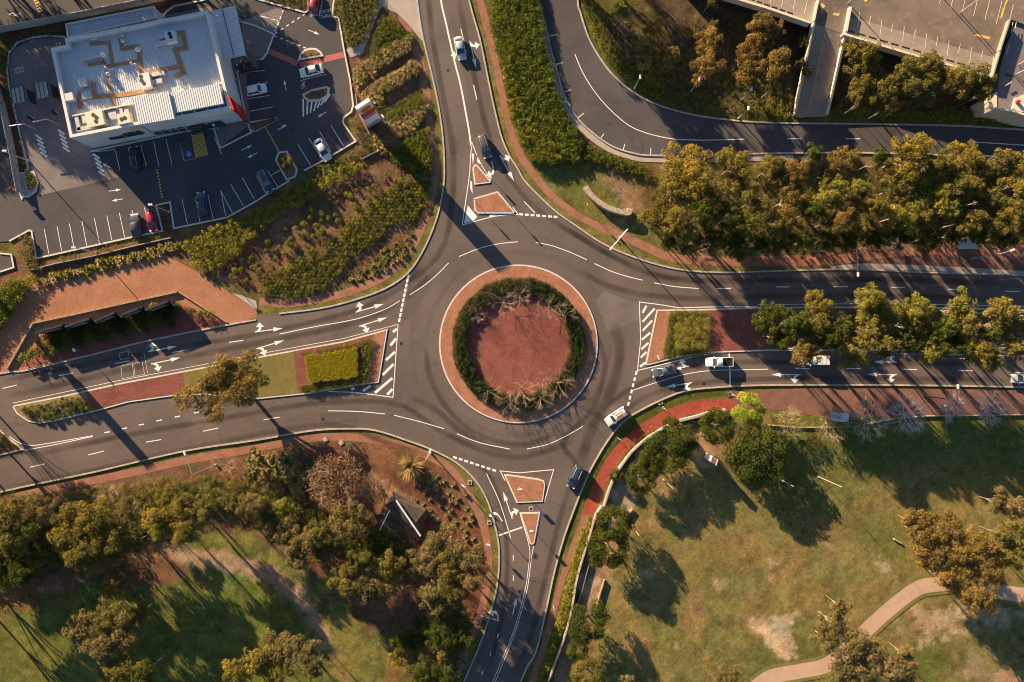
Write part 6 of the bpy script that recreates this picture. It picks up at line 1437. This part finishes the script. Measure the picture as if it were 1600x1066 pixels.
def vehicle(px, py, dx, dy, kind, col, label, load=None):
    Ln, Wd, Ht = {'sedan': (4.75, 1.86, 1.42), 'hatch': (4.2, 1.78, 1.48), 'suv': (4.75, 1.92, 1.70), 'ute': (5.3, 1.90, 1.78)}[kind]
    x, y = S(px, py, 0.8); rt = empty('pickup_truck' if kind == 'ute' else 'car', (x, y, 0), math.atan2(-dy, dx), label, 'pickup truck' if kind == 'ute' else 'car')
    hw = Wd / 2; hl = Ln / 2; belt = Ht * .60; hood = Ht * .56; g = .22
    end = belt * (.98 if kind in ('sedan',) else 1.0)
    st = [(-hl, .78, g + .2, belt * .72), (-hl + .08, .90, g + .05, end * .92), (-hl + .45, .98, g, end), (-hl * .45, 1, g, belt), (0, 1, g, belt), (hl * .42, 1, g, belt * .99), (hl * .62, .985, g, hood * 1.02), (hl - .45, .95, g, hood * .93), (hl - .12, .84, g + .05, hood * .80), (hl, .66, g + .2, hood * .62)]
    secs = []
    for (sx, w, zb, zt) in st:
        w *= hw; secs.append([(sx, -w * .94, zb), (sx, -w, zb + .22), (sx, -w * .985, zt * .82), (sx, -w * .93, zt * .96), (sx, -w * .72, zt), (sx, 0, zt * 1.02), (sx, w * .72, zt), (sx, w * .93, zt * .96), (sx, w * .985, zt * .82), (sx, w, zb + .22), (sx, w * .94, zb)])
    pm_ = car_paint(col)
    loft(secs).build('body', pm_, rt, True)
    # greenhouse
    f0, f1, r1, r0_ = {'sedan': (.48, .14, -.42, -.74), 'hatch': (.50, .18, -.70, -.93), 'suv': (.46, .20, -.80, -.95), 'ute': (.50, .26, -.14, -.24)}[kind]
    f0 *= hl; f1 *= hl; r1 *= hl; r0_ *= hl; zb = belt * .97; zt = Ht - .04; wb = hw * .90; wt = hw * .70
    s2 = []
    for (sx, w, z) in ((f0, wb, zb), (f1, wt, zt), (r1, wt, zt), (r0_, wb * .94, zb)): pass
    gh = MB(); v = [(f0, -wb * .92, zb), (f0, wb * .92, zb), (f1, wt, zt), (f1, -wt, zt), (r1, -wt, zt), (r1, wt, zt), (r0_, wb * .9, zb), (r0_, -wb * .9, zb), (f0 * .55 + f1 * .45, -wb, zb), (f0 * .55 + f1 * .45, wb, zb)]
    gh.v = v; gh.f = [(0, 1, 2, 3), (3, 2, 5, 4), (4, 5, 6, 7), (1, 9, 2), (9, 6, 5, 2), (0, 3, 8), (8, 3, 4, 7)]
    W = gh.build('window', 'glass', rt)
    rf_ = MB(); fz = .03; n_ = 5; a = f1 + .06; b = r1 - .06
    for i in range(n_):
        pass
    secs = []
    for sx, k in ((a, .80), (a - .12, .97), ((a + b) / 2, 1.02), (b + .12, .97), (b, .82)):
        w = wt * k + .03; zc_ = zt + (.02 if k < .9 else .05); secs.append([(sx, -w, zt - .03), (sx, -w * .9, zc_), (sx, 0, zc_ + .02), (sx, w * .9, zc_), (sx, w, zt - .03)])
    loft(secs).build('roof', pm_, rt, True)
    # pillars
    pi = MB()
    for s in (-1, 1):
        pi.tube((f0 - .03, s * wb * .94, zb), (f1, s * wt, zt), .045, n=5); pi.tube((r0_ + .05, s * wb * .93, zb), (r1, s * wt, zt), .07, n=5)
        if kind != 'ute': pi.tube(((f1 + r1) / 2 * 1.0, s * wb * .99, zb), ((f1 + r1) / 2, s * wt * 1.01, zt), .04, n=5)
    pi.build('pillar', pm_, rt)
    for s in (-1, 1):
        MB().box((f0 - .25, s * (hw + .10), belt + .05), (.16, .24, .15)).build('mirror', pm_, rt)
        MB().box((hl - .22, s * hw * .66, hood * .80), (.30, .36, .12), -s * .35).build('headlight', 'lamp_clear', rt)
        MB().box((-hl + .07, s * hw * .72, belt * .86), (.12, .34, .16)).build('tail_light', 'lamp_red', rt)
        for wx in (hl * .62, -hl * .60):
            t = MB(); t.tube((wx, s * (hw - .20), .33), (wx, s * (hw + .015), .33), .33, n=16); wt_ = t.build('wheel', 'tyre', rt)
            t = MB(); t.tube((wx, s * (hw + .0), .33), (wx, s * (hw + .03), .33), .21, n=12); t.build('rim', 'rim', wt_)
    if kind == 'ute':
        MB().box((-hl * .60, 0, belt + .02), (hl * .74, Wd * .80, .06)).build('tray', 'black', rt)
        t = MB()
        for s in (-1, 1): t.box((-hl * .60, s * hw * .88, belt + .05), (hl * .78, .10, .12))
        t.box((-hl + .08, 0, belt + .05), (.1, Wd * .84, .12)); t.build('tray_rail', pm_, rt)
    if load == 'boxes':
        for bx, bw in ((-.45, .8), (-1.35, .75), (-2.1, .55)): MB().box((bx, 0, 1.45), (bw, 1.6, .7)).build('tool_box', 'unit_white', rt)
    if load == 'red':
        t = MB()
        for s in (-.38, .05, .42): t.box((-.6, s, Ht + .2), (1.4, .16, .12))
        t.build('roof_load', 'brick_orange', rt)
        t = MB()
        for xx in (-1.2, -.1): t.box((xx, 0, Ht + .10), (.1, 1.4, .08))
        t.box((-1.3, 0, Ht + .2), (.1, 1.3, .14)); t.build('roof_rack', 'unit_white', rt)
    if kind == 'suv':
        t = MB()
        for s in (-1, 1): t.tube((a - .3, s * wt * .84, zt + .10), (b + .3, s * wt * .84, zt + .10), .03, n=5)
        t.build('roof_rail', 'steel', rt)
    return rt
for v in ((719, 75, .2, .98, 'sedan', 'silver', 'silver white car driving down the north arm, upper of the two'), (757, 229, .3, .95, 'suv', 'beige', 'grey beige car with roof rails waiting on the north arm'),
          (486, 110, -.97, .24, 'sedan', 'white', 'white car parked right under the red crossing'), (400, 140, .97, -.22, 'hatch', 'white', 'white hatchback in the bay column beside the restaurant'),
          (388, 103, -.97, .2, 'sedan', 'black', 'black car in shade at the top of the bay column'), (504, 234, .5, .86, 'sedan', 'white', 'white sedan in the angled bays by the right kerb'),
          (211, 247, -.15, -.98, 'suv', 'black', 'black car parked in front of the restaurant entrance side'), (415, 282, .42, .9, 'suv', 'navy', 'dark blue car in the angled bays under the round golden bush'),
          (315, 318, -.1, -.99, 'sedan', 'navy', 'dark car alone in the lower middle bays'), (211, 352, -.1, -.99, 'sedan', 'charcoal', 'dark grey car beside the red one in the lower row'),
          (237, 345, .16, .98, 'hatch', 'red', 'red hatchback in the lower bay row'), (491, 2, .12, -.99, 'hatch', 'red', 'red car cut by the top edge in the drive-through lane'),
          (1037, 580, -.97, .22, 'sedan', 'slate', 'dark grey car waiting at the east give-way line'), (963, 651, -.83, .56, 'suv', 'white', 'white car with a red and white roof load entering the roundabout', 'red'),
          (899, 745, -.42, .9, 'suv', 'navy', 'dark blue car with roof rails leaving down the south arm'), (1124, 566, -1, 0.02, 'ute', 'white', 'white pickup truck with black tray on the east approach'),
          (1274, 563, -1, -.02, 'ute', 'white', 'white pickup truck with three tray boxes half under the median trees', 'boxes'), (1599, 592, -1, -.02, 'sedan', 'silver', 'silver car cut by the right edge on the east approach'),
          (1477, 255, 1, 0.0, 'sedan', 'pale_blue', 'pale car half hidden by trees beside the black road')):
    vehicle(*v[:7], load=v[7] if len(v) > 7 else None)

# ================================================================== LAMPS, SHELTERS, SIGNS, WALLS
def lamp(top, head, h, label, mat='steel', thick=.11):
    x, y = S(*top, h); hx, hy = S(*head, h); t = empty('street_lamp', (x, y, 0), 0, label, 'street lamp')
    m = MB(); m.tube((0, 0, 0), (0, 0, h), thick, thick * .6); m.build('pole', mat, t)
    MB().tube((0, 0, -.05), (0, 0, .35), .22, .2, 10).build('base', mat, t)
    dx, dy = hx - x, hy - y; d = Vector((dx, dy, 0)); 
    if d.length > .1:
        m = MB(); m.tube((0, 0, h - .1), (dx, dy, h + .15), .06, .045, 6); m.build('arm', mat, t); d.normalize()
    m = MB(); m.box((dx, dy, h + .16), (.8, .34, .16), math.atan2(dy, dx)); m.build('lamp_head', 'unit_white', t); return t
lamp((981, 358), (955, 388), 10, 'tall street lamp with long arm above the clay path at the north-east curve')
lamp((300, 742), (289, 708), 10, 'street lamp below the west arm beside pale bare trees')
lamp((1339, 389), (1340, 429), 10, 'street lamp reaching over the shaded upper east road', 'steel_dark')
lamp((1496, 626), (1496, 604), 10, 'street lamp by the lower east road near the right edge', 'steel_dark')
lamp((1570, 395), (1581, 391), 9, 'street lamp in the red bus bay at right')
lamp((665, 719), (672, 704), 8, 'street lamp on the clay path below the roundabout')
lamp((1000, 121), (1000, 120.5), 5.5, 'thin post lamp at the inner edge of the curving road, westernmost'); lamp((1092, 125), (1092, 124.5), 5.5, 'thin post lamp behind the curving road, beside the second rusty tree')
lamp((1169, 170), (1169, 169.5), 5.5, 'thin post lamp close to the straight part of the black road'); lamp((1174, 140), (1174, 139.5), 5.5, 'thin post lamp deeper among the rusty trees')
lamp((235, 320), (235.5, 320), 7, 'car park lamp above the red hatchback'); lamp((114, 387), (116, 387), 7, 'car park lamp on the kerb of the lower bay row'); lamp((3, 236), (8, 236), 7, 'lamp on the side road at the far left')
lamp((596, 180), (598, 182), 4.5, 'short lamp beside the pylon sign')
for px, py, tx, ty, h, lab in ((1037, 750, 0, 0, 8, 'white pole on the grass under the trio of round trees'), (988, 821, 0, 0, 7, 'white pole beside the two joined trees'), (1224, 752, 0, 0, 5, 'short white pole right of the widest dark tree'), (1279, 745, 0, 0, 9.5, 'tallest white pole alone on the shaded grass')):
    t = empty('flag_pole', (*S(px, py), -.1), 0, lab, 'pole'); MB().tube((0, 0, 0), (0, 0, h), .045, .03, 8).build('pole', 'unit_white', t); MB().tube((0, 0, 0), (0, 0, .12), .25, n=10).build('base', 'concrete', t)

def shelter(px, py, w, d, a, label):
    x, y = S(px, py, 2.6); t = empty('bus_shelter', (x, y, -.05), math.radians(a), label, 'bus shelter')
    MB().box((0, 0, 2.6), (w, d, .12)).build('roof', 'sign_white', t)
    MB().box((0, 0, 2.7), (w - .3, d - .3, .06)).build('roof_sheet', 'unit_white', t)
    for sx in (-1, 1):
        for sy in (-1, 1): MB().tube((sx * (w / 2 - .2), sy * (d / 2 - .15), 0), (sx * (w / 2 - .2), sy * (d / 2 - .15), 2.55), .05).build('post', 'steel_dark', t)
    MB().box((0, d / 2 - .18, 1.3), (w - .5, .04, 1.9)).build('glass_panel', 'glass', t); MB().box((0, d / 2 - .5, .45), (w * .7, .4, .07)).build('bench', 'timber', t)
shelter(1512, 382, 3.5, 1.75, 0, 'white-roofed bus shelter above the upper east road'); shelter(1312, 652, 3.5, 1.7, -4, 'white-roofed bus shelter between bare trees below the lower east road')

# pylon sign
x, y = S(585, 192); ps = empty('pylon_sign', (x, y, -.1), math.radians(33), 'tall white and red pylon sign with orange oval beside the car park', 'sign')
MB().box((0, 0, 6.0), (3.0, .7, 9.6)).build('sign_box', 'sign_white', ps); MB().box((0, 0, .6), (2.9, .6, 1.2)).build('base', 'wall_grey', ps)
fy = -.37
o = MB(); o.poly([(1.15 * math.cos(a / 20 * math.pi), .95 * math.sin(a / 20 * math.pi)) for a in range(40)], 0); e = o.build('oval', 'sign_orange', ps); e.rotation_euler = (math.radians(90), 0, 0); e.location = (0, fy - .02, 8.9)
o = MB()
for i in range(6): o.box((-.7 + .28 * i, 0, .02), (.14, .75 - .1 * abs(i - 2.5), .01), .12)
o = o.build('oval_lettering', 'red_panel', ps); o.rotation_euler = (math.radians(90), 0, 0); o.location = (0, fy - .04, 8.9)
MB().box((0, fy, 7.0), (2.9, .06, 1.55)).build('red_band', 'red_panel', ps); MB().box((0, fy, 5.75), (2.6, .06, .9)).build('pink_band', 'sign_pink', ps)
o = MB()
for i in range(7): o.box((-1.1 + .36 * i, fy - .05, 7.0 + .05 * (i % 2)), (.12, .02, .32))
for i in range(9): o.box((-1.1 + .27 * i, fy - .05, 5.75), (.10, .02, .26))
o.build('white_lettering', 'sign_white', ps)
MB().box((-.1, fy, 1.5), (2.6, .06, .8)).build('grey_band', 'wall_grey', ps); MB().box((0, fy, 4.95), (2.6, .06, .35)).build('pink_band', 'sign_pink', ps)

# the two drive-through height canopies, gantries and speaker posts
def canopy(c4, z, label):
    cx = sum(p[0] for p in c4) / 4; cy = sum(p[1] for p in c4) / 4; o0 = S(cx, cy, z); t = empty('menu_canopy', (*o0, 0), 0, label, 'canopy')
    Q = [(a - o0[0], b - o0[1]) for a, b in pxs(c4, z)]
    MB().slab(Q, z - .1, z, True).build('roof', 'wall_grey', t)
    m = MB(); 
    for u in (.02, .34, .66, .98): 
        p = Vector(Q[0]).lerp(Vector(Q[1]), u); q = Vector(Q[3]).lerp(Vector(Q[2]), u); m.ribbon([tuple(p), tuple(q)], .1, z, z + .06)
    m.ribbon([Q[1], Q[2]], .12, z, z + .07); m.ribbon([Q[0], Q[3]], .12, z, z + .07); m.build('frame', 'steel_dark', t)
    p = Vector(Q[1]).lerp(Vector(Q[2]), .5)
    MB().box((p.x + .3, p.y - .1, 1.4), (.25, 2.0, 1.9), UA).build('menu_board', 'steel_dark', t)
    for u in (.1, .9):
        p = Vector(Q[1]).lerp(Vector(Q[2]), u); MB().tube((p.x + .15, p.y, .0), (p.x, p.y, z), .07).build('post', 'steel_dark', t)
canopy([(16, 140), (36, 135), (40, 158), (20, 162)], 3.0, 'dark slatted canopy over the outer drive-through lane'); canopy([(53, 131), (73, 127), (77, 150), (58, 155)], 3.0, 'dark slatted canopy over the inner drive-through lane')
def gantry(a, b, h, label):
    A = S(*b, h); B = S(*a, h); t = empty('height_gantry', (*A, 0), 0, label, 'height bar'); MB().tube((0, 0, 0), (0, 0, h), .11).build('post', 'steel', t)
    MB().tube((0, 0, h), (B[0] - A[0], B[1] - A[1], h), .09).build('bar', 'steel', t)
gantry((15, 197), (38, 194), 3.2, 'height bar reaching over the outer lane'); gantry((51, 191), (73, 186), 3.2, 'height bar reaching over the inner lane')
for px, py, l in ((50, 186, 'speaker post on the kerb between the two lanes'), (88, 178, 'speaker post beside the left restaurant wall')):
    t = empty('speaker_post', (*S(px, py), .0), UA, l, 'speaker post'); MB().box((0, 0, .7), (.25, .5, 1.4)).build('casing', 'steel_dark', t); MB().tube((.5, 0, 0), (.5, 0, 1.0), .06).build('bollard', 'sign_white', t)
t = empty('red_board', (*S(48, 200), 0), UA, 'small red sign board under the outer height bar', 'sign'); MB().box((0, 0, 1.1), (.7, .12, .8)).build('panel', 'red_panel', t); MB().tube((0, 0, 0), (0, 0, 1.5), .04).build('post', 'steel', t)
t = empty('red_board', (*S(27, 298), 0), UA, 'red and white sign on the concrete island by the side road', 'sign'); MB().box((0, 0, 1.8), (.9, .12, .7)).build('panel', 'red_panel', t); MB().tube((0, 0, 0), (0, 0, 2.2), .05).build('post', 'steel', t)
bol = []
for i, (px, py) in enumerate(((369.5, 125), (372, 136.5), (374.5, 148.5), (377, 159.5), (379.5, 171), (382, 182.5), (203.5, 220.5), (215, 218.5), (227, 216), (238, 213), (250, 211), (262, 209), (274, 206.5))):
    east = i < 6
    if i == 0: b1 = empty('bollard', (*S(px, py), .11), 0, '', 'bollard', 'white bollards round the restaurant'); MB().tube((0, 0, 0), (0, 0, .95), .09, n=10).build('post', 'unit_white', b1); MB().tube((0, 0, .95), (0, 0, 1.0), .10, n=10).build('cap', 'sign_white', b1); b = b1
    else: b = dup(b1, (*S(px, py), .11))
    b['label'] = ('white bollard, %s from the top along the right footpath' % ORD[i]) if east else ('white bollard, %s from the left along the front footpath' % ORD[i - 6])

# traffic signs seen from above: post, bracket and thin panel
def sign(px, py, a, label, w=.75, h=.75, z=2.3, mat='sign_white', base='stay'):
    t = empty('traffic_sign', (*S(px, py), 0.1), math.radians(a), label, 'traffic sign'); MB().tube((0, 0, 0), (0, 0, z + h / 2), .04, n=7).build('post', 'steel', t); MB().box((0.06, 0, z), (.04, w, h)).build('panel', mat, t); return t
for a in ((812, 761, 100, 'sign with white arrow panel on the larger south island', .9), (830, 825, 100, 'sign on the small south island', .7), (725, 756, 60, 'white sign on the clay path by the south give-way line', .9), (763, 846, 80, 'white sign on the path beside the south arm', .8),
          (1034, 637, 40, 'sign on the verge by the red footpath', 1.0), (1142, 617, 60, 'sign on the verge near the east stop line', .9), (1024, 558, 20, 'sign at the west tip of the east median', .9), (965, 684, 60, 'white dish-like sign by the red footpath bend', .8),
          (752, 262, 90, 'sign post on the tiny north island', .5), (128, 547, 20, 'small sign in the red mulch bed', .6), (864, 944, 30, 'sign at the narrow clay footpath', .6), (743, 316, 90, 'low sign on the larger north island, left corner', .4), (794, 326, 90, 'low sign on the larger north island, right corner', .4),
          (915, 323, 0, 'small boulder-like marker sign on the verge', .4), (480, 140, 30, 'bay sign above the small car park island', .5), (602, 1, 40, 'sign beside the bent concrete path', .5), (342, 202, 120, 'thin post sign at the corner of the restaurant terrace', .4)):
    sign(*a)
# square inspection pits with pale frames
for i, (px, py, l) in enumerate(((734, 754, 'pit lid by the south give-way sign'), (764.5, 817, 'pit lid on the verge west of the south arm'), (829.5, 795, 'pit lid between the two south islands'), (1032, 629, 'pit lid on the verge near the east approach'), (1141, 616, 'pit lid by the stop line verge'), (508, 687, 'pale pit lid in the west footpath'), (533, 692, 'second pale pit lid a little further along the west footpath'), (604, 423.5, 'dark pit lid in the bank footpath'))):
    t = empty('pit_lid', (*S(px, py), -.02), .1 * i, l, 'pit lid'); MB().box((0, 0, .0), (.85, .85, .12)).build('frame', 'concrete', t); MB().box((0, 0, .03), (.45, .45, .12)).build('lid', 'steel_dark' if i not in (5, 6) else 'kerb', t)
# curved gabion wall
wp = cat([(914, 292), (924, 306), (938, 318), (952, 326), (968, 331), (982, 333), (984, 326)], 5)
m = MB(); m.ribbon(pxs(wp, .8), .95, -.1, 1.3); tag(m.build('stone_wall', 'stone'), 'curved low stone-filled wall on the north-east grass', 'wall')
# low pale wall of the east park
wp = cat([(1132, 640), (1105, 645), (1088, 650), (1060, 657)], 4); m = MB(); m.ribbon(pxs(wp), .45, -.1, .9); tag(m.build('low_wall', 'concrete'), 'short pale low wall piece above the wavy steps', 'wall')
wp = cat([(1043, 664), (1010, 684), (995, 697), (984, 708), (970, 727), (962, 740), (952, 762), (943, 790)], 4); m = MB(); m.ribbon(pxs(wp), .36, -.1, .9); tag(m.build('low_wall', 'concrete'), 'curved pale low wall inside the red footpath', 'wall')
wp = cat([(940, 790), (930, 805), (920, 838), (907, 880), (899, 912), (893, 950), (883, 988), (872, 1020), (855, 1066), (845, 1100)], 4); m = MB(); m.ribbon(pxs(wp), .32, -.1, .9); tag(m.build('low_wall', 'kerb'), 'long pale low wall running down to the bottom edge', 'wall')
ts = [([(1062, 662), (1070, 667), (1076, 663), (1084, 664)], 'upper wavy timber step behind the low wall'), ([(1066, 658), (1073, 662), (1080, 658), (1088, 661)], 'lower wavy timber step behind the low wall'), ([(1040, 672), (1010, 692), (990, 712)], 'terrace sleeper nearest the low wall'), ([(1030, 686), (1008, 702), (990, 722), (974, 745)], 'middle terrace sleeper inside the curved low wall'), ([(1018, 702), (1000, 718), (984, 738)], 'innermost terrace sleeper inside the curved low wall'),
      ([(946, 800), (938, 830), (928, 862)], 'terrace sleeper beside the white wall, near the joined trees'), ([(988, 795), (975, 815)], 'edging board at the corner of the gravel'), ([(944, 905), (938, 925), (932, 945)], 'edging board above the round olive tree'), ([(920, 880), (908, 925), (902, 945)], 'terrace sleeper above the round olive tree')]
for P, l in ts: m = MB(); m.ribbon(pxs(cat(P, 5)), .22, -.1, .45); tag(m.build('timber_sleeper', 'timber'), l, 'edging')
m = MB(); m.slab(pxs(cat([(1095, 672), (1104, 675), (1103, 681), (1095, 680)], 3, True)), -.1, .35); tag(m.build('boulder', 'stone'), 'pale flat boulder on the gravel left of the dark tree', 'boulder')
# rails round the orange rock area
for P, l, w, h in (([(46, 423), (90, 412), (150, 400), (210, 385), (268, 372)], 'thin retaining edge between tussocks and car park planting', .16, .5), ([(278, 456), (200, 473), (110, 493), (53, 505)], 'pale double rail along the orange rock area', .35, .45), ([(53, 505), (12, 577)], 'pale rail slanting down to the road at left', .35, .45), ([(279, 456), (355, 504)], 'thin pale rail at the right end of the red bed', .16, .3),
                   ([(556, 148), (560, 175), (575, 205), (591, 236), (566, 249)], 'thin retaining edge behind the pylon sign', .14, .4), ([(1200, 664), (1250, 668), (1330, 667), (1400, 654), (1450, 650), (1600, 648)], 'thin pale edging along the shaded field', .16, .25)):
    m = MB(); m.ribbon(pxs(P), w, -.1, h); tag(m.build('edge_rail', 'timber' if 'rail' in l else 'concrete'), l, 'edging')
def fence(P, w, h, label, n, th=.22):
    m0 = S(*P[0]); t = empty('boundary_wall', (*m0, -.1), 0, label, 'wall'); Q = [(a - m0[0], b - m0[1]) for a, b in pxs(P)]; MB().ribbon(Q, w, 0, h).build('wall', 'kerb', t)
    for i in range(n):
        k = i / max(1, n - 1) * (len(Q) - 1); j = min(int(k), len(Q) - 2); p = Vector(Q[j]).lerp(Vector(Q[j + 1]), k - j); e = (Vector(Q[j + 1]) - Vector(Q[j])); MB().box((p.x, p.y, h + .02), (.08, w + .04, .06), math.atan2(e.y, e.x)).build('joint', 'steel_dark', t)
    MB().ribbon(Q, .05, h, h + .5).build('rail', 'steel', t)
fence([(-10, 50), (50, 39), (110, 28), (205, 9), (290, -9)], .75, 1.1, 'pale boundary wall behind the restaurant', 12); fence([(-6, 128), (6, 165), (14, 200), (22, 240), (33, 300)], .65, 1.1, 'pale boundary wall beside the side road', 9)
# zigzag screens in the red bed and their pointed hedges
SCR = [((58, 520), (100, 508)), ((104, 511), (142, 498)), ((150, 502), (181, 489)), ((192, 492), (224, 480)), ((229, 485), (264, 471))]
for i, (a, b) in enumerate(SCR):
    A = S(*a, 2.4); B = S(*b, 2.4); t = empty('screen_panel', (*A, -.05), 0, 'dark zigzag screen panel, %s from the west, in the red bed' % ORD[i], 'screen', 'zigzag screens')
    d = Vector((B[0] - A[0], B[1] - A[1])); u = d.normalized(); nrm = Vector((-u.y, u.x))
    MB().ribbon([(0, 0), tuple(d)], .38, 0, 3.0).build('panel', 'steel_dark', t)
    MB().ribbon([tuple(d * .1 + nrm * -.25), tuple(d * .75 + nrm * -.25)], .10, .1, 2.3).build('pale_edge', 'timber', t)
    MB().ribbon([tuple(d), tuple(d + Vector((1.0, -.9)))], .3, 0, 2.3).build('return', 'steel_dark', t)
TIP = [(62, 520, 88, 548), (98, 513, 122, 546), (132, 506, 157, 535), (165, 500, 192, 529), (200, 493, 228, 522), (238, 486, 267, 513)]
for i, (x0_, y0_, x1_, y1_) in enumerate(TIP):
    poly = [(x0_, y0_), (x0_ + 34, y0_ - 8), (x1_ + 1, y1_), (x1_ - 4, y1_ - 3)]
    hedge_mass('pointed_hedge', [(x, y, .62) for x, y in scatter(poly, 4.0, .35, 90 + i)], 'deep' if i % 2 else 'dark', 'pointed dark hedge, %s from the west, below the zigzag screens' % ORD[i], 1.3, 3.6, .17, 90 + i)
# slate shelter with steel beams
o0 = S(640, 800, 2); t = empty('slate_shelter', (*o0, -.1), 0, 'slate-roofed gable shelter with long white steel ridge beam', 'shelter')
def T3(px, py, z): x, y = S(px, py, z); return (x - o0[0], y - o0[1], z)
A, B, C_, D, E, F = T3(612, 771, 2.2), T3(664, 799, 2.2), T3(649, 817, 2.3), T3(619, 782, 3.0), T3(634, 826, 1.6), T3(601, 790, 1.6)
top = T3(619, 780, 3.0); end = T3(646, 822, 3.0)
m = MB(); m.v = [A, B, end, top, E, F, (A[0], A[1], 0.1), (B[0], B[1], .1), (E[0], E[1], .1), (F[0], F[1], .1)]; m.f = [(3, 2, 1, 0), (3, 5, 4, 2), (0, 1, 7, 6), (1, 2, 4, 8, 7), (4, 5, 9, 8), (5, 3, 0, 6, 9)]; m.build('roof', 'slate', t)
MB().tube(T3(619, 782, 3.4), T3(657, 838, 3.6), .17, n=6).build('ridge_beam', 'sign_white', t); MB().tube(T3(609, 797, 3.2), T3(593, 829, 3.4), .08, n=6).build('side_beam', 'sign_white', t)
for p in ((657, 838), (593, 829)): MB().tube(T3(*p, 0), T3(*p, 3.4), .06).build('post', 'steel', t)
MB().slab([(a - o0[0], b - o0[1]) for a, b in pxs([(590, 815), (600, 790), (634, 826), (622, 842), (600, 838)])], 0, .25).build('plinth', 'slate', t)
# red and white topped board on the grass
t = empty('sign_tower', (*S(1116, 720, 3.6), -.1), math.radians(-33), 'red-topped white sign tower on the grass casting a long shadow', 'sign')
MB().box((0, 0, 1.8), (1.5, 1.0, 3.6)).build('tower', 'sign_white', t); MB().box((0, -.05, 3.62), (1.1, .95, .1)).build('top', 'brick_brown', t); MB().box((.62, 0, 3.66), (.12, 1.2, .1), .3).build('edge', 'sign_white', t); MB().box((-.62, 0, 3.66), (.12, 1.2, .1), .3).build('edge', 'sign_white', t)
# stump/log by the rusty trees
t = MB(); t.tube((*S(1396, 842), .1), (*S(1408, 849), .15), .2, .14, 9); tag(t.build('fallen_log', 'bark'), 'pale fallen log left of the rusty trees', 'log')

# assumed totem, unseen, added beyond the left edge to shadow the west road
t = empty('added_totem', (*S(-18, 447), -.1), math.radians(30), 'unseen narrow totem added beyond the left edge to cast a long shadow', 'sign')
MB().box((0, 0, 10.2), (1.7, .5, 6.0)).build('sign_box', 'sign_white', t); MB().box((0, 0, 3.6), (1.3, .4, 7.2)).build('column', 'wall_grey', t)
